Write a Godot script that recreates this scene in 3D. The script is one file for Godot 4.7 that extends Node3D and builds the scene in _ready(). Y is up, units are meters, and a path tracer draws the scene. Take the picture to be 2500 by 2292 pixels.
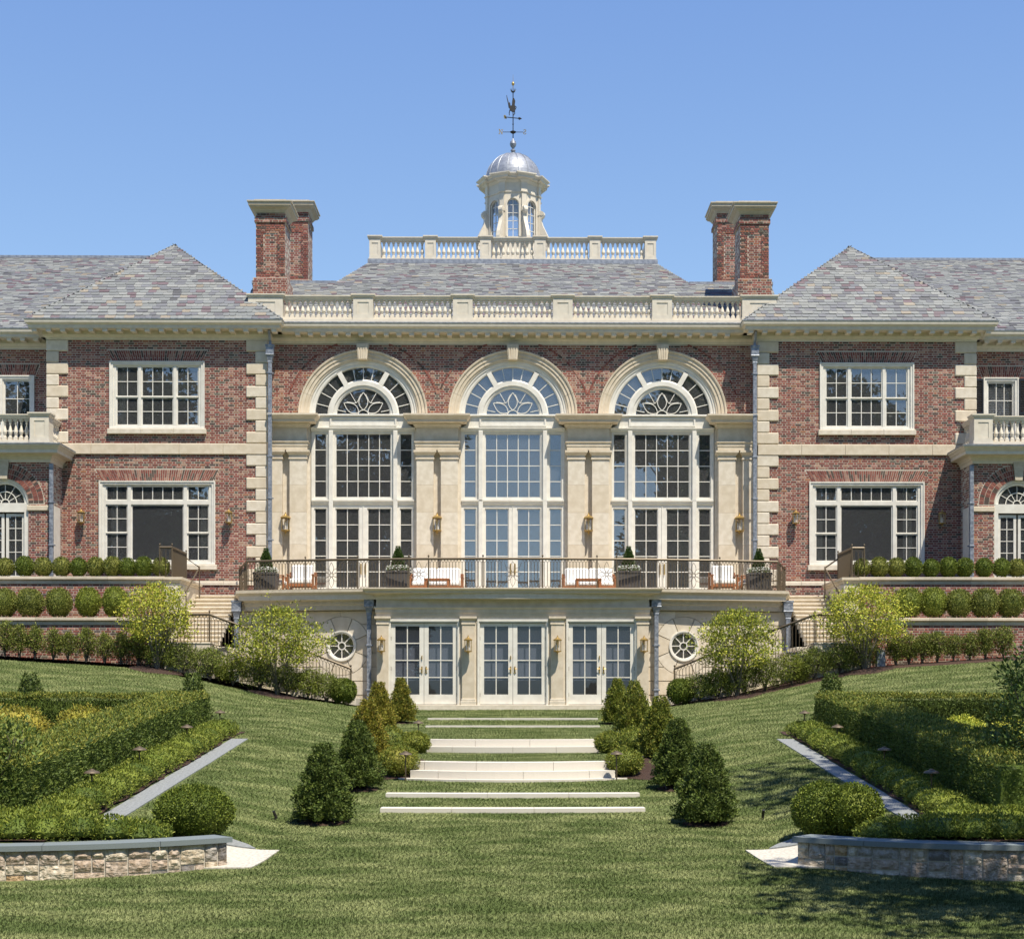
extends Node3D
# A brick country house seen across a stepped lawn. Metres, y up, y = 0 at the height of the camera.
# The facade of the two wings lies in the plane z = 0, the camera stands 50 m in front of it.

const FOC := 3571.0          # focal length in photograph pixels (photograph 2500 x 2292)
const CX := 1252.0           # where the lines that run towards the house vanish
const CY := 1710.0
var M := {}
var rng := RandomNumberGenerator.new()
var nz := FastNoiseLite.new()
var counts := {}
var H: Node3D                # the house
var WHITE := Color(1, 1, 1)

# ------------------------------------------------------------------ helpers
func at(sx: float, sy: float, z: float) -> Vector3:
	return Vector3((sx - CX) * (50.0 - z) / FOC, (CY - sy) * (50.0 - z) / FOC, z)

class G:
	var v := PackedVector3Array()
	var n := PackedVector3Array()
	var c := PackedColorArray()
	var ix := PackedInt32Array()
	var col := Color(1, 1, 1)
	var tinted := false
	func tri(a: Vector3, b: Vector3, d: Vector3) -> void:
		var nn := (b - a).cross(d - a).normalized()
		var k := v.size()
		v.append(a); v.append(b); v.append(d)
		n.append(nn); n.append(nn); n.append(nn)
		if tinted:
			c.append(col); c.append(col); c.append(col)
		ix.append(k); ix.append(k + 2); ix.append(k + 1)
	func quad(a: Vector3, b: Vector3, d: Vector3, e: Vector3) -> void:
		var nn := (d - a).cross(e - b).normalized()
		quadn(a, b, d, e, nn, nn, nn, nn)
	func quadn(a: Vector3, b: Vector3, d: Vector3, e: Vector3, na: Vector3, nb: Vector3, nd: Vector3, ne: Vector3) -> void:
		var k := v.size()
		v.append(a); v.append(b); v.append(d); v.append(e)
		n.append(na); n.append(nb); n.append(nd); n.append(ne)
		if tinted:
			c.append(col); c.append(col); c.append(col); c.append(col)
		ix.append(k); ix.append(k + 2); ix.append(k + 1)
		ix.append(k); ix.append(k + 3); ix.append(k + 2)
	func box(l: Vector3, h: Vector3) -> void:
		var p := func(x, y, z): return Vector3(h.x if x else l.x, h.y if y else l.y, h.z if z else l.z)
		var a := Vector3(l.x, l.y, h.z); var b := Vector3(h.x, l.y, h.z); var d := Vector3(h.x, h.y, h.z); var e := Vector3(l.x, h.y, h.z)
		var a2 := Vector3(l.x, l.y, l.z); var b2 := Vector3(h.x, l.y, l.z); var d2 := Vector3(h.x, h.y, l.z); var e2 := Vector3(l.x, h.y, l.z)
		quad(a, b, d, e); quad(b2, a2, e2, d2); quad(b, b2, d2, d); quad(a2, a, e, e2); quad(e, d, d2, e2); quad(a2, b2, b, a)
	func cbox(l: Vector3, h: Vector3, r: float) -> void:   # a box with all twelve edges chamfered
		var m := (l + h) * 0.5
		var s := (h - l) * 0.5
		var i := Vector3(s.x - r, s.y - r, s.z - r)
		for ax in 3:
			for sg: float in [-1.0, 1.0]:
				var u := (ax + 1) % 3
				var w := (ax + 2) % 3
				var q := []
				for k in [[-1, -1], [1, -1], [1, 1], [-1, 1]]:
					var p := Vector3.ZERO
					p[ax] = sg * s[ax]; p[u] = k[0] * i[u]; p[w] = k[1] * i[w]
					q.append(m + p)
				if sg > 0: quad(q[0], q[1], q[2], q[3])
				else: quad(q[3], q[2], q[1], q[0])
		for ax in 3:
			var u := (ax + 1) % 3
			var w := (ax + 2) % 3
			for k in [[-1, -1], [1, -1], [1, 1], [-1, 1]]:
				var p0 := Vector3.ZERO; var p1 := Vector3.ZERO; var p2 := Vector3.ZERO; var p3 := Vector3.ZERO
				p0[ax] = -i[ax]; p1[ax] = i[ax]; p2[ax] = i[ax]; p3[ax] = -i[ax]
				p0[u] = k[0] * s[u]; p1[u] = k[0] * s[u]; p2[u] = k[0] * i[u]; p3[u] = k[0] * i[u]
				p0[w] = k[1] * i[w]; p1[w] = k[1] * i[w]; p2[w] = k[1] * s[w]; p3[w] = k[1] * s[w]
				if k[0] * k[1] > 0: quad(m + p3, m + p2, m + p1, m + p0)
				else: quad(m + p0, m + p1, m + p2, m + p3)
		for x: float in [-1, 1]:
			for y in [-1, 1]:
				for z: float in [-1, 1]:
					var a := m + Vector3(x * s.x, y * i.y, z * i.z)
					var b := m + Vector3(x * i.x, y * s.y, z * i.z)
					var d := m + Vector3(x * i.x, y * i.y, z * s.z)
					if x * y * z > 0: tri(a, b, d)
					else: tri(a, d, b)
	func prism(poly: PackedVector2Array, z0: float, z1: float) -> void:   # a polygon in xy, pushed from z0 to z1
		var p := poly
		if Geometry2D.is_polygon_clockwise(p):
			p = p.duplicate(); p.reverse()
		var t := Geometry2D.triangulate_polygon(p)
		for k in range(0, t.size(), 3):
			var a := p[t[k]]; var b := p[t[k + 1]]; var d := p[t[k + 2]]
			if (b - a).cross(d - a) < 0:
				var q := b; b = d; d = q
			tri(Vector3(a.x, a.y, z1), Vector3(b.x, b.y, z1), Vector3(d.x, d.y, z1))
			tri(Vector3(a.x, a.y, z0), Vector3(d.x, d.y, z0), Vector3(b.x, b.y, z0))
		for k in p.size():
			var a := p[k]; var b := p[(k + 1) % p.size()]
			quad(Vector3(a.x, a.y, z0), Vector3(b.x, b.y, z0), Vector3(b.x, b.y, z1), Vector3(a.x, a.y, z1))
	func sweep(profile: PackedVector2Array, path: PackedVector3Array, closed := false) -> void:   # profile (out, up) along a level path; out is +z for a path that runs towards +x
		var np := path.size()
		var rings := []
		for k in np:
			var d0 := Vector3.ZERO; var d1 := Vector3.ZERO
			if k > 0 or closed: d0 = (path[k] - path[(k - 1 + np) % np])
			if k < np - 1 or closed: d1 = (path[(k + 1) % np] - path[k])
			if d0 == Vector3.ZERO: d0 = d1
			if d1 == Vector3.ZERO: d1 = d0
			d0.y = 0; d1.y = 0
			d0 = d0.normalized(); d1 = d1.normalized()
			var o0 := Vector3(-d0.z, 0, d0.x); var o1 := Vector3(-d1.z, 0, d1.x)
			var o := (o0 + o1).normalized()
			o = o / maxf(0.3, o.dot(o0))
			var ring := PackedVector3Array()
			for q in profile: ring.append(path[k] + o * q.x + Vector3(0, q.y, 0))
			rings.append(ring)
		for k in (np if closed else np - 1):
			var ra: PackedVector3Array = rings[k]; var rb: PackedVector3Array = rings[(k + 1) % np]
			for j in profile.size() - 1:
				quad(ra[j], rb[j], rb[j + 1], ra[j + 1])
		if not closed:
			for e in [0, np - 1]:
				var r: PackedVector3Array = rings[e]
				for j in range(1, r.size() - 1):
					if e == 0: tri(r[0], r[j], r[j + 1])
					else: tri(r[0], r[j + 1], r[j])
	func lathe(profile: PackedVector2Array, seg: int, o := Vector3.ZERO, a0 := 0.0, a1 := TAU) -> void:   # profile (r, y) upwards
		for j in profile.size() - 1:
			var p := profile[j]; var q := profile[j + 1]
			var t := (q - p).normalized()
			for k in seg:
				var u := a0 + (a1 - a0) * k / seg; var w := a0 + (a1 - a0) * (k + 1) / seg
				var cu := Vector3(cos(u), 0, -sin(u)); var cw := Vector3(cos(w), 0, -sin(w))
				var nu := cu * t.y - Vector3(0, t.x, 0); var nw := cw * t.y - Vector3(0, t.x, 0)
				quadn(o + cu * p.x + Vector3(0, p.y, 0), o + cw * p.x + Vector3(0, p.y, 0), o + cw * q.x + Vector3(0, q.y, 0), o + cu * q.x + Vector3(0, q.y, 0), nu, nw, nw, nu)
	func arc(profile: PackedVector2Array, o: Vector3, a0: float, a1: float, seg: int) -> void:   # profile (r, z) turned in the xy plane about o; angles from +x
		for j in profile.size() - 1:
			var p := profile[j]; var q := profile[j + 1]
			for k in seg:
				var u := a0 + (a1 - a0) * k / seg; var w := a0 + (a1 - a0) * (k + 1) / seg
				var cu := Vector3(cos(u), sin(u), 0); var cw := Vector3(cos(w), sin(w), 0)
				quad(o + cu * p.x + Vector3(0, 0, p.y), o + cu * q.x + Vector3(0, 0, q.y), o + cw * q.x + Vector3(0, 0, q.y), o + cw * p.x + Vector3(0, 0, p.y))
	func tube(pts: PackedVector3Array, r: float, sides := 4, r1 := -1.0) -> void:
		if r1 < 0: r1 = r
		var rings := []
		for k in pts.size():
			var d := (pts[mini(k + 1, pts.size() - 1)] - pts[maxi(k - 1, 0)]).normalized()
			var s := d.cross(Vector3(0, 0, 1) if absf(d.z) < 0.8 else Vector3(1, 0, 0)).normalized()
			var t := s.cross(d)
			var ring := PackedVector3Array()
			var rr := lerpf(r, r1, float(k) / maxi(1, pts.size() - 1))
			for j in sides:
				var a := TAU * (j + 0.5) / sides
				ring.append(pts[k] + s * cos(a) * rr + t * sin(a) * rr)
			rings.append(ring)
		for k in pts.size() - 1:
			for j in sides:
				var j2 := (j + 1) % sides
				quad(rings[k][j], rings[k][j2], rings[k + 1][j2], rings[k + 1][j])
		for j in range(1, sides - 1):
			tri(rings[0][0], rings[0][j + 1], rings[0][j])
			var e: PackedVector3Array = rings[-1]
			tri(e[0], e[j], e[j + 1])
	func leaf(p: Vector3, d: Vector3, s: Vector3, l: float, w: float, fold: float) -> void:   # one folded leaf: two faces
		var up := s.cross(d).normalized()
		var m := p + d * (l * 0.5) + up * (fold * w)
		var k := v.size()
		var a := m + s * (w * 0.5); var b := m - s * (w * 0.5); var t := p + d * l
		v.append(p); v.append(a); v.append(t); v.append(b)
		n.append(up); n.append(up); n.append(up); n.append(up)
		c.append(col); c.append(col); c.append(col); c.append(col)
		ix.append(k); ix.append(k + 2); ix.append(k + 1)
		ix.append(k); ix.append(k + 3); ix.append(k + 2)
	func mesh(mat: Material = null) -> ArrayMesh:
		var a := []
		a.resize(Mesh.ARRAY_MAX)
		a[Mesh.ARRAY_VERTEX] = v
		a[Mesh.ARRAY_NORMAL] = n
		a[Mesh.ARRAY_INDEX] = ix
		if c.size() == v.size() and c.size() > 0: a[Mesh.ARRAY_COLOR] = c
		var m := ArrayMesh.new()
		m.add_surface_from_arrays(Mesh.PRIMITIVE_TRIANGLES, a)
		if mat: m.surface_set_material(0, mat)
		return m

func numbered(called: String) -> String:
	counts[called] = counts.get(called, 0) + 1
	return called if counts[called] == 1 else "%s_%03d" % [called, counts[called] - 1]

func thing(called: String, label: String, category: String, where := Vector3.ZERO, group := "", turn := 0.0) -> Node3D:
	var o := Node3D.new()
	o.name = numbered(called)
	add_child(o)
	o.position = where
	o.rotation.y = turn
	o.set_meta("label", label)
	o.set_meta("category", category)
	if group: o.set_meta("group", group)
	return o

func setting(called: String, mesh: Mesh) -> MeshInstance3D:
	var o := MeshInstance3D.new()
	o.name = numbered(called)
	o.mesh = mesh
	o.set_meta("kind", "structure")
	add_child(o)
	return o

func part(parent: Node3D, called: String, mesh: Mesh = null, where := Vector3.ZERO) -> Node3D:
	var o: Node3D
	if mesh:
		o = MeshInstance3D.new()
		o.mesh = mesh
	else:
		o = Node3D.new()
	o.name = called
	o.position = where
	parent.add_child(o, true)
	return o

func many(parent: Node3D, called: String, mesh: Mesh, places: Array, tints: PackedColorArray = PackedColorArray(), stuff := true) -> MultiMeshInstance3D:
	var mm := MultiMesh.new()
	mm.transform_format = MultiMesh.TRANSFORM_3D
	mm.use_colors = tints.size() > 0
	mm.mesh = mesh
	mm.instance_count = places.size()
	for k in places.size():
		mm.set_instance_transform(k, places[k])
		if tints.size() > 0: mm.set_instance_color(k, tints[k])
	var o := MultiMeshInstance3D.new()
	o.name = called
	o.multimesh = mm
	if stuff: o.set_meta("kind", "stuff")
	parent.add_child(o, true)
	return o

func copy_of(o: Node3D, where: Vector3, turn: float, label: String, scale_by := 1.0) -> Node3D:
	var r: Node3D = o.duplicate()
	var base := String(o.name)
	var cut := RegEx.create_from_string("_\\d{3}$")
	r.name = numbered(cut.sub(base, ""))
	add_child(r)
	r.position = where
	r.rotation.y = turn
	r.scale = Vector3.ONE * scale_by
	r.set_meta("label", label)
	return r

func paint(called: String, lin: Color, rough := 0.8, metal := 0.0) -> StandardMaterial3D:
	var m := StandardMaterial3D.new()
	m.resource_name = called
	m.albedo_color = lin.linear_to_srgb()
	m.roughness = rough
	m.metallic = metal
	M[called] = m
	return m

func noise_tex(freq: float, lo: Color, hi: Color, octaves := 4, seed_ := 1, size := 512, kind := FastNoiseLite.TYPE_SIMPLEX_SMOOTH) -> NoiseTexture2D:
	var f := FastNoiseLite.new()
	f.noise_type = kind
	f.seed = seed_
	f.frequency = freq
	f.fractal_octaves = octaves
	var t := NoiseTexture2D.new()
	t.width = size
	t.height = size
	t.seamless = true
	t.noise = f
	var g := Gradient.new()
	g.offsets = PackedFloat32Array([0.2, 0.8])
	g.colors = PackedColorArray([lo, hi])
	t.color_ramp = g
	return t

func textured(m: StandardMaterial3D, tex: Texture2D, metres: float, bump: Texture2D = null, deep := 0.0) -> StandardMaterial3D:
	m.albedo_texture = tex
	m.uv1_triplanar = true
	m.uv1_world_triplanar = true
	m.uv1_scale = Vector3.ONE / metres
	if bump:
		m.heightmap_enabled = true
		m.heightmap_texture = bump
		m.heightmap_scale = deep
	return m

func vec2s(a: Array) -> PackedVector2Array:
	var r := PackedVector2Array()
	for k in range(0, a.size(), 2): r.append(Vector2(a[k], a[k + 1]))
	return r

func make_materials() -> void:
	var grain := noise_tex(0.02, Color(0.95, 0.945, 0.94), Color(1, 1, 1), 5, 3)
	var fine := noise_tex(0.08, Color(0.8, 0.8, 0.8), Color(1, 1, 1), 4, 5)
	var streak := noise_tex(0.012, Color(0.94, 0.93, 0.91), Color(1.0, 1.0, 1.0), 6, 9)
	textured(paint("cream", Color(0.67, 0.61, 0.50), 0.55), grain, 3.0)
	textured(paint("limestone", Color(0.63, 0.55, 0.43), 0.85), streak, 2.2)
	textured(paint("limestone_pale", Color(0.67, 0.605, 0.50), 0.85), streak, 1.7)
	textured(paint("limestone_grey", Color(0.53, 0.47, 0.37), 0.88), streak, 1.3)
	textured(paint("white_paint", Color(0.73, 0.705, 0.635), 0.4), grain, 4.0)
	textured(paint("mortar", Color(0.60, 0.53, 0.435), 0.95), fine, 0.6)
	var b := textured(paint("brick", WHITE, 0.9), noise_tex(0.05, Color(0.72, 0.72, 0.72), Color(1, 1, 1), 4, 21), 0.5)
	b.vertex_color_use_as_albedo = true
	var s := textured(paint("slate", WHITE, 0.75), noise_tex(0.06, Color(0.75, 0.75, 0.75), Color(1, 1, 1), 5, 33), 0.7)
	s.vertex_color_use_as_albedo = true
	textured(paint("lead", Color(0.34, 0.365, 0.41), 0.5, 0.35), noise_tex(0.02, Color(0.7, 0.72, 0.75), Color(1, 1, 1), 5, 8), 1.5)
	textured(paint("lead_bright", Color(0.34, 0.365, 0.41), 0.5, 0.35), noise_tex(0.02, Color(0.8, 0.8, 0.82), Color(1, 1, 1), 5, 8), 1.8)
	paint("bronze", Color(0.125, 0.095, 0.06), 0.5, 0.35)
	paint("brass", Color(0.50, 0.34, 0.12), 0.35, 0.75)
	paint("dark_metal", Color(0.035, 0.032, 0.03), 0.5, 0.3)
	paint("candle", Color(0.8, 0.78, 0.72), 0.5)
	textured(paint("granite", Color(0.76, 0.72, 0.64), 0.85), noise_tex(0.35, Color(0.80, 0.79, 0.78), Color(1, 1, 1), 3, 4), 1.2)
	textured(paint("bluestone", Color(0.215, 0.245, 0.25), 0.7), noise_tex(0.2, Color(0.78, 0.8, 0.8), Color(1, 1, 1), 4, 14), 0.9)
	textured(paint("flagstone", Color(0.27, 0.285, 0.285), 0.85), noise_tex(0.05, Color(0.82, 0.82, 0.82), Color(1, 1, 1), 5, 15), 1.5)
	textured(paint("pale_paving", Color(0.60, 0.56, 0.48), 0.85), noise_tex(0.05, Color(0.82, 0.82, 0.82), Color(1, 1, 1), 5, 15), 1.5)
	var r := textured(paint("rubble", WHITE, 0.95), noise_tex(0.012, Color(0.74, 0.70, 0.64), Color(1, 1, 1), 6, 17), 0.6, noise_tex(0.012, Color(0, 0, 0), Color(1, 1, 1), 6, 18), 2.0)
	r.vertex_color_use_as_albedo = true
	textured(paint("rubble_mortar", Color(0.62, 0.57, 0.48), 0.95), fine, 0.4)
	textured(paint("mulch", Color(0.19, 0.105, 0.068), 0.95), noise_tex(0.12, Color(0.5, 0.45, 0.45), Color(1, 1, 1), 4, 19), 0.8, noise_tex(0.12, Color(0, 0, 0), Color(1, 1, 1), 4, 19), 3.0)
	paint("interior", Color(0.22, 0.19, 0.16), 0.9)
	paint("shade_cloth", Color(0.062, 0.075, 0.105), 0.9)
	paint("cloth", Color(0.42, 0.42, 0.36), 0.95)
	paint("cushion", Color(0.80, 0.79, 0.77), 0.95)
	textured(paint("teak", Color(0.42, 0.17, 0.065), 0.6), noise_tex(0.03, Color(0.7, 0.65, 0.6), Color(1, 1, 1), 4, 22), 0.4)
	textured(paint("planter", Color(0.075, 0.07, 0.07), 0.6), grain, 1.0)
	paint("shutter", Color(0.012, 0.014, 0.018), 0.4)
	var g := paint("glass", Color(0.93, 0.96, 1.0), 0.0)
	g.transparency = BaseMaterial3D.TRANSPARENCY_ALPHA
	g.albedo_color.a = 0.04
	g.roughness = 0.0
	g.refraction_enabled = true
	g.refraction_scale = 0.11
	var dg := paint("door_glass", Color(0.9, 0.92, 0.95), 0.0)
	dg.transparency = BaseMaterial3D.TRANSPARENCY_ALPHA
	dg.albedo_color.a = 0.03
	dg.roughness = 0.0
	var lg := paint("lantern_glass", Color(0.9, 0.9, 0.9), 0.0)
	lg.transparency = BaseMaterial3D.TRANSPARENCY_ALPHA
	lg.albedo_color.a = 0.05
	lg.roughness = 0.02
	var lf := paint("leaf", WHITE, 0.6)
	lf.metallic_specular = 0.35
	lf.vertex_color_use_as_albedo = true
	lf.backlight_enabled = true
	lf.backlight = Color(0.3, 0.3, 0.3).linear_to_srgb()
	var bl := paint("blade", WHITE, 0.7)
	bl.metallic_specular = 0.3
	bl.vertex_color_use_as_albedo = true
	bl.backlight_enabled = true
	bl.backlight = Color(0.35, 0.35, 0.35).linear_to_srgb()
	textured(paint("bark", Color(0.20, 0.165, 0.12), 0.95), noise_tex(0.05, Color(0.5, 0.5, 0.5), Color(1, 1, 1), 4, 31), 0.4)
	textured(paint("pale_bark", Color(0.33, 0.30, 0.24), 0.95), noise_tex(0.05, Color(0.5, 0.5, 0.5), Color(1, 1, 1), 4, 31), 0.4)
	textured(paint("turf", Color(0.13, 0.158, 0.048), 0.95), noise_tex(0.04, Color(0.72, 0.74, 0.68), Color(1.0, 1.0, 1.0), 6, 41, 1024), 3.0)
	paint("flower", Color(0.8, 0.8, 0.76), 0.8)

# ------------------------------------------------------------------ terrain
func along(a: Array, t: float) -> float:
	if t <= a[0]: return a[1]
	for k in range(2, a.size(), 2):
		if t <= a[k]:
			return lerpf(a[k - 1], a[k + 1], (t - a[k - 2]) / (a[k] - a[k - 2]))
	return a[a.size() - 1]

const SMOOTH := [3.5, -0.28, 8.0, -0.53, 10.5, -0.70, 14.0, -0.82, 18.0, -0.98, 22.5, -1.32, 25.0, -1.68, 27.0, -1.94, 30.5, -2.2, 35.0, -2.45, 50.0, -2.65, 70.0, -2.8]
const EDGE := [4.4, -0.25, 5.5, -0.05, 7.0, 0.15, 8.0, 0.38, 9.0, 0.62, 10.0, 0.85, 11.4, 1.05, 14.0, 1.22, 16.0, 1.35, 30.0, 1.6]
# the stone edgings across the lawn: [z of the middle of the front edge, how far the ends lie back, half width, y above, y below]
const RISERS := [[8.0, 0.0, 2.45, -0.506, -0.566], [10.5, 0.0, 2.36, -0.68, -0.735], [18.3, 0.3, 1.85, -0.85, -1.14], [22.75, 0.55, 1.95, -1.155, -1.46], [24.6, 0.1, 2.22, -1.62, -1.685], [26.0, 0.1, 2.19, -1.774, -1.84]]

func riser_z(k: int, x: float) -> float:
	return RISERS[k][0] - RISERS[k][1] * pow(absf(x) / RISERS[k][2], 2.0)

func stepped(x: float, z: float) -> float:
	var y0 := -0.28
	var z0 := 3.5
	for k in RISERS.size():
		var zr := riser_z(k, x)
		var back := 0.55 if k in [2, 3] else 0.2
		if k == 3: zr += 0.3
		if k == 2: zr += 0.3
		if z < zr - back:
			return lerpf(y0, RISERS[k][3] - 0.015, clampf((z - z0) / (zr - back - z0), 0.0, 1.0))
		if z < zr - 0.08:
			return lerpf(RISERS[k][3] - 0.015, RISERS[k][4], (z - zr + back) / (back - 0.08))
		y0 = RISERS[k][4]
		z0 = zr - 0.08
	return lerpf(y0, -1.96, clampf((z - z0) / 1.0, 0.0, 1.0)) if z < 27.0 else along(SMOOTH, z)

func wall_reach(x: float, z: float) -> float:   # distance from the middle of the curved garden wall's circle
	var ax := absf(x)
	return z - 26.83 if ax > 7.0 else Vector2(7.0 - ax, z - 26.83).length()

func ground(x: float, z: float) -> float:
	var ax := absf(x)
	var c := along(SMOOTH, z)
	if z > 3.5 and z < 28.0 and ax < 3.6:
		c = lerpf(stepped(x, z), c, smoothstep(2.5, 3.5, ax))
	var e := along(EDGE, ax)
	var s: float
	if z < 5.5: s = e
	elif z < 17.0:
		var t := (z - 5.5) / 11.5
		s = lerpf(e, -0.72, t * (0.75 + 0.25 * t))
	else: s = along([17.0, -0.72, 19.0, -0.82, 30.0, -1.78, 31.0, -1.82], z)
	var w := smoothstep(lerpf(2.9, 3.4, clampf((z - 6.0) / 10.0, 0, 1)), lerpf(4.6, 5.8, clampf((z - 6.0) / 10.0, 0, 1)), ax)
	if z > 27.0: w *= 1.0 - smoothstep(4.5, 4.72, wall_reach(x, z))
	if z < 3.5: w = maxf(w, 0.0)
	return lerpf(c, s, w) + 0.015 * nz.get_noise_2d(x * 9.0, z * 9.0)

func ground_normal(x: float, z: float) -> Vector3:
	var d := 0.15
	return Vector3(ground(x - d, z) - ground(x + d, z), 2.0 * d, ground(x, z - d) - ground(x, z + d)).normalized()

func sheet(xs: PackedFloat32Array, zs: PackedFloat32Array, dy: float, mat: Material, edge_noise := 0.0) -> ArrayMesh:
	var g := G.new()
	var nx := xs.size()
	for j in zs.size():
		for i in nx:
			var x := xs[i]; var z := zs[j]
			if edge_noise > 0.0:
				if i == 0 or i == nx - 1: x += edge_noise * nz.get_noise_2d(z * 60.0, i * 31.0)
				if j == 0 or j == zs.size() - 1: z += edge_noise * nz.get_noise_2d(x * 60.0, j * 17.0)
			g.v.append(Vector3(x, ground(x, z) + dy, z))
			g.n.append(ground_normal(x, z))
	for j in zs.size() - 1:
		for i in nx - 1:
			var a := j * nx + i
			g.ix.append(a); g.ix.append(a + 1); g.ix.append(a + nx + 1)
			g.ix.append(a); g.ix.append(a + nx + 1); g.ix.append(a + nx)
	return g.mesh(mat)

func span(a: float, b: float, step: float) -> PackedFloat32Array:
	var r := PackedFloat32Array()
	var k := int(ceil((b - a) / step))
	for i in k + 1: r.append(a + (b - a) * i / k)
	return r

func disc_patch(o: Vector3, r: float, mat: Material) -> ArrayMesh:   # an uneven round patch of mulch, slightly heaped
	var g := G.new()
	for k in 6:
		for j in 22:
			var rr := r * k / 5.0
			var a := TAU * j / 22.0
			rr *= 1.0 + 0.16 * nz.get_noise_2d(cos(a) * 70.0 + o.x * 40.0, sin(a) * 70.0 + o.z * 40.0)
			var x := o.x + cos(a) * rr; var z := o.z + sin(a) * rr
			g.v.append(Vector3(x, ground(x, z) + 0.02 + 0.05 * (1.0 - pow(k / 5.0, 2.0)), z))
			g.n.append(Vector3.UP)
	for k in 5:
		for j in 22:
			var a := k * 22 + j; var b := k * 22 + (j + 1) % 22
			g.ix.append(a); g.ix.append(a + 22); g.ix.append(b + 22)
			g.ix.append(a); g.ix.append(b + 22); g.ix.append(b)
	return g.mesh(mat)

func bed_edge(ax: float) -> float:   # front edge of the planting bed below the walls
	return along([4.4, 4.6, 5.0, 6.1, 7.0, 6.5, 10.0, 6.6, 12.0, 6.2, 20.0, 6.2], ax)

var LANDING := PackedVector2Array([Vector2(4.5, 28.9), Vector2(4.0, 28.95), Vector2(3.6, 29.38), Vector2(3.26, 29.4), Vector2(3.43, 30.74), Vector2(4.3, 30.9)])

func is_lawn(x: float, z: float) -> bool:
	var ax := absf(x)
	if z < 3.95: return false
	if ax > 4.3 and z < bed_edge(ax) + 0.05: return false
	for k in RISERS.size():
		var zr := riser_z(k, x)
		if ax < RISERS[k][2] + 0.03 and z > zr - (0.36) and z < zr + (0.36 if k in [2, 3] else 0.02): return false
	if ax < 2.16 and z > 22.0 and z < riser_z(3, x) + 0.53: return false
	if ax > 5.55 and ax < 6.0 and z > 19.0 and z < 30.5: return false
	if ax >= 6.0 and z > 17.0 and z < 31.8: return false
	if z > 27.0 and absf(wall_reach(x, z) - 4.67) < 0.3 and ax > 3.7: return false
	if Geometry2D.is_point_in_polygon(Vector2(ax, z), LANDING): return false
	return true

func build_ground() -> void:
	var xs := PackedFloat32Array([-400, -200, -100, -60, -40, -30, -24, -20])
	xs.append_array(span(-18, 18, 0.2))
	xs.append_array(PackedFloat32Array([20, 24, 30, 40, 60, 100, 200, 400]))
	var zs := PackedFloat32Array([-400, -200, -100, -50, -20, -5, 0, 2])
	zs.append_array(span(3.0, 32.5, 0.1))
	zs.append_array(span(33, 52, 0.5))
	zs.append_array(PackedFloat32Array([55, 60, 70, 90, 130, 200, 400]))
	setting("lawn", sheet(xs, zs, 0.0, M.turf))
	for s: float in [-1.0, 1.0]:
		# mulch beds: below the walls, and inside the hedges
		var g := G.new()
		var bx := span(4.45, 17.5, 0.25)
		for i in bx.size():
			for j in 9:
				var ze := bed_edge(bx[i]) + 0.12 * nz.get_noise_2d(bx[i] * 50.0, s * 90.0)
				var z := lerpf(3.3, ze, j / 8.0)
				var x := s * bx[i]
				g.v.append(Vector3(x, ground(x, z) + (0.03 if j < 8 else 0.0), z))
				g.n.append(ground_normal(x, z))
		for i in bx.size() - 1:
			for j in 8:
				var a := i * 9 + j
				g.ix.append(a); g.ix.append(a + 9); g.ix.append(a + 10)
				g.ix.append(a); g.ix.append(a + 10); g.ix.append(a + 1)
		setting("planting_bed", g.mesh(M.mulch))
		var x0 := 5.98 * s; var x1 := 17.0 * s
		setting("hedge_bed", sheet(span(minf(x0, x1), maxf(x0, x1), 0.3), span(17.1, 31.3, 0.3), 0.03, M.mulch, 0.1))
		# the stone strip beside the lawn
		var st := thing("stone_edging_strip", "long narrow grey flagstone strip along the low hedge, %s" % ("shaded side" if s > 0 else "sunny side"), "edging strip", Vector3.ZERO, "flagstone strips beside the lawn")
		var zz := 19.0
		var k := 0
		while zz < 30.3:
			var l := 1.32 + 0.25 * sin(k * 2.3)
			var ze := minf(zz + l, 30.4)
			var q := G.new()
			var ya := ground(s * 5.78, zz) + 0.012; var yb := ground(s * 5.78, ze) + 0.012
			var a := minf(s * 5.605, s * 5.955); var b := maxf(s * 5.605, s * 5.955)
			var p := [Vector3(a, ya, zz + 0.006), Vector3(b, ya, zz + 0.006), Vector3(b, yb, ze - 0.006), Vector3(a, yb, ze - 0.006)]
			var dn := Vector3(0, -0.08, 0)
			q.quad(p[3], p[2], p[1], p[0])
			q.quad(p[3] + dn, p[2] + dn, p[2], p[3]); q.quad(p[2] + dn, p[1] + dn, p[1], p[2]); q.quad(p[1] + dn, p[0] + dn, p[0], p[1]); q.quad(p[0] + dn, p[3] + dn, p[3], p[0])
			part(st, "paving_slab", q.mesh(M.flagstone))
			zz = ze
			k += 1
	build_grass()

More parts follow.
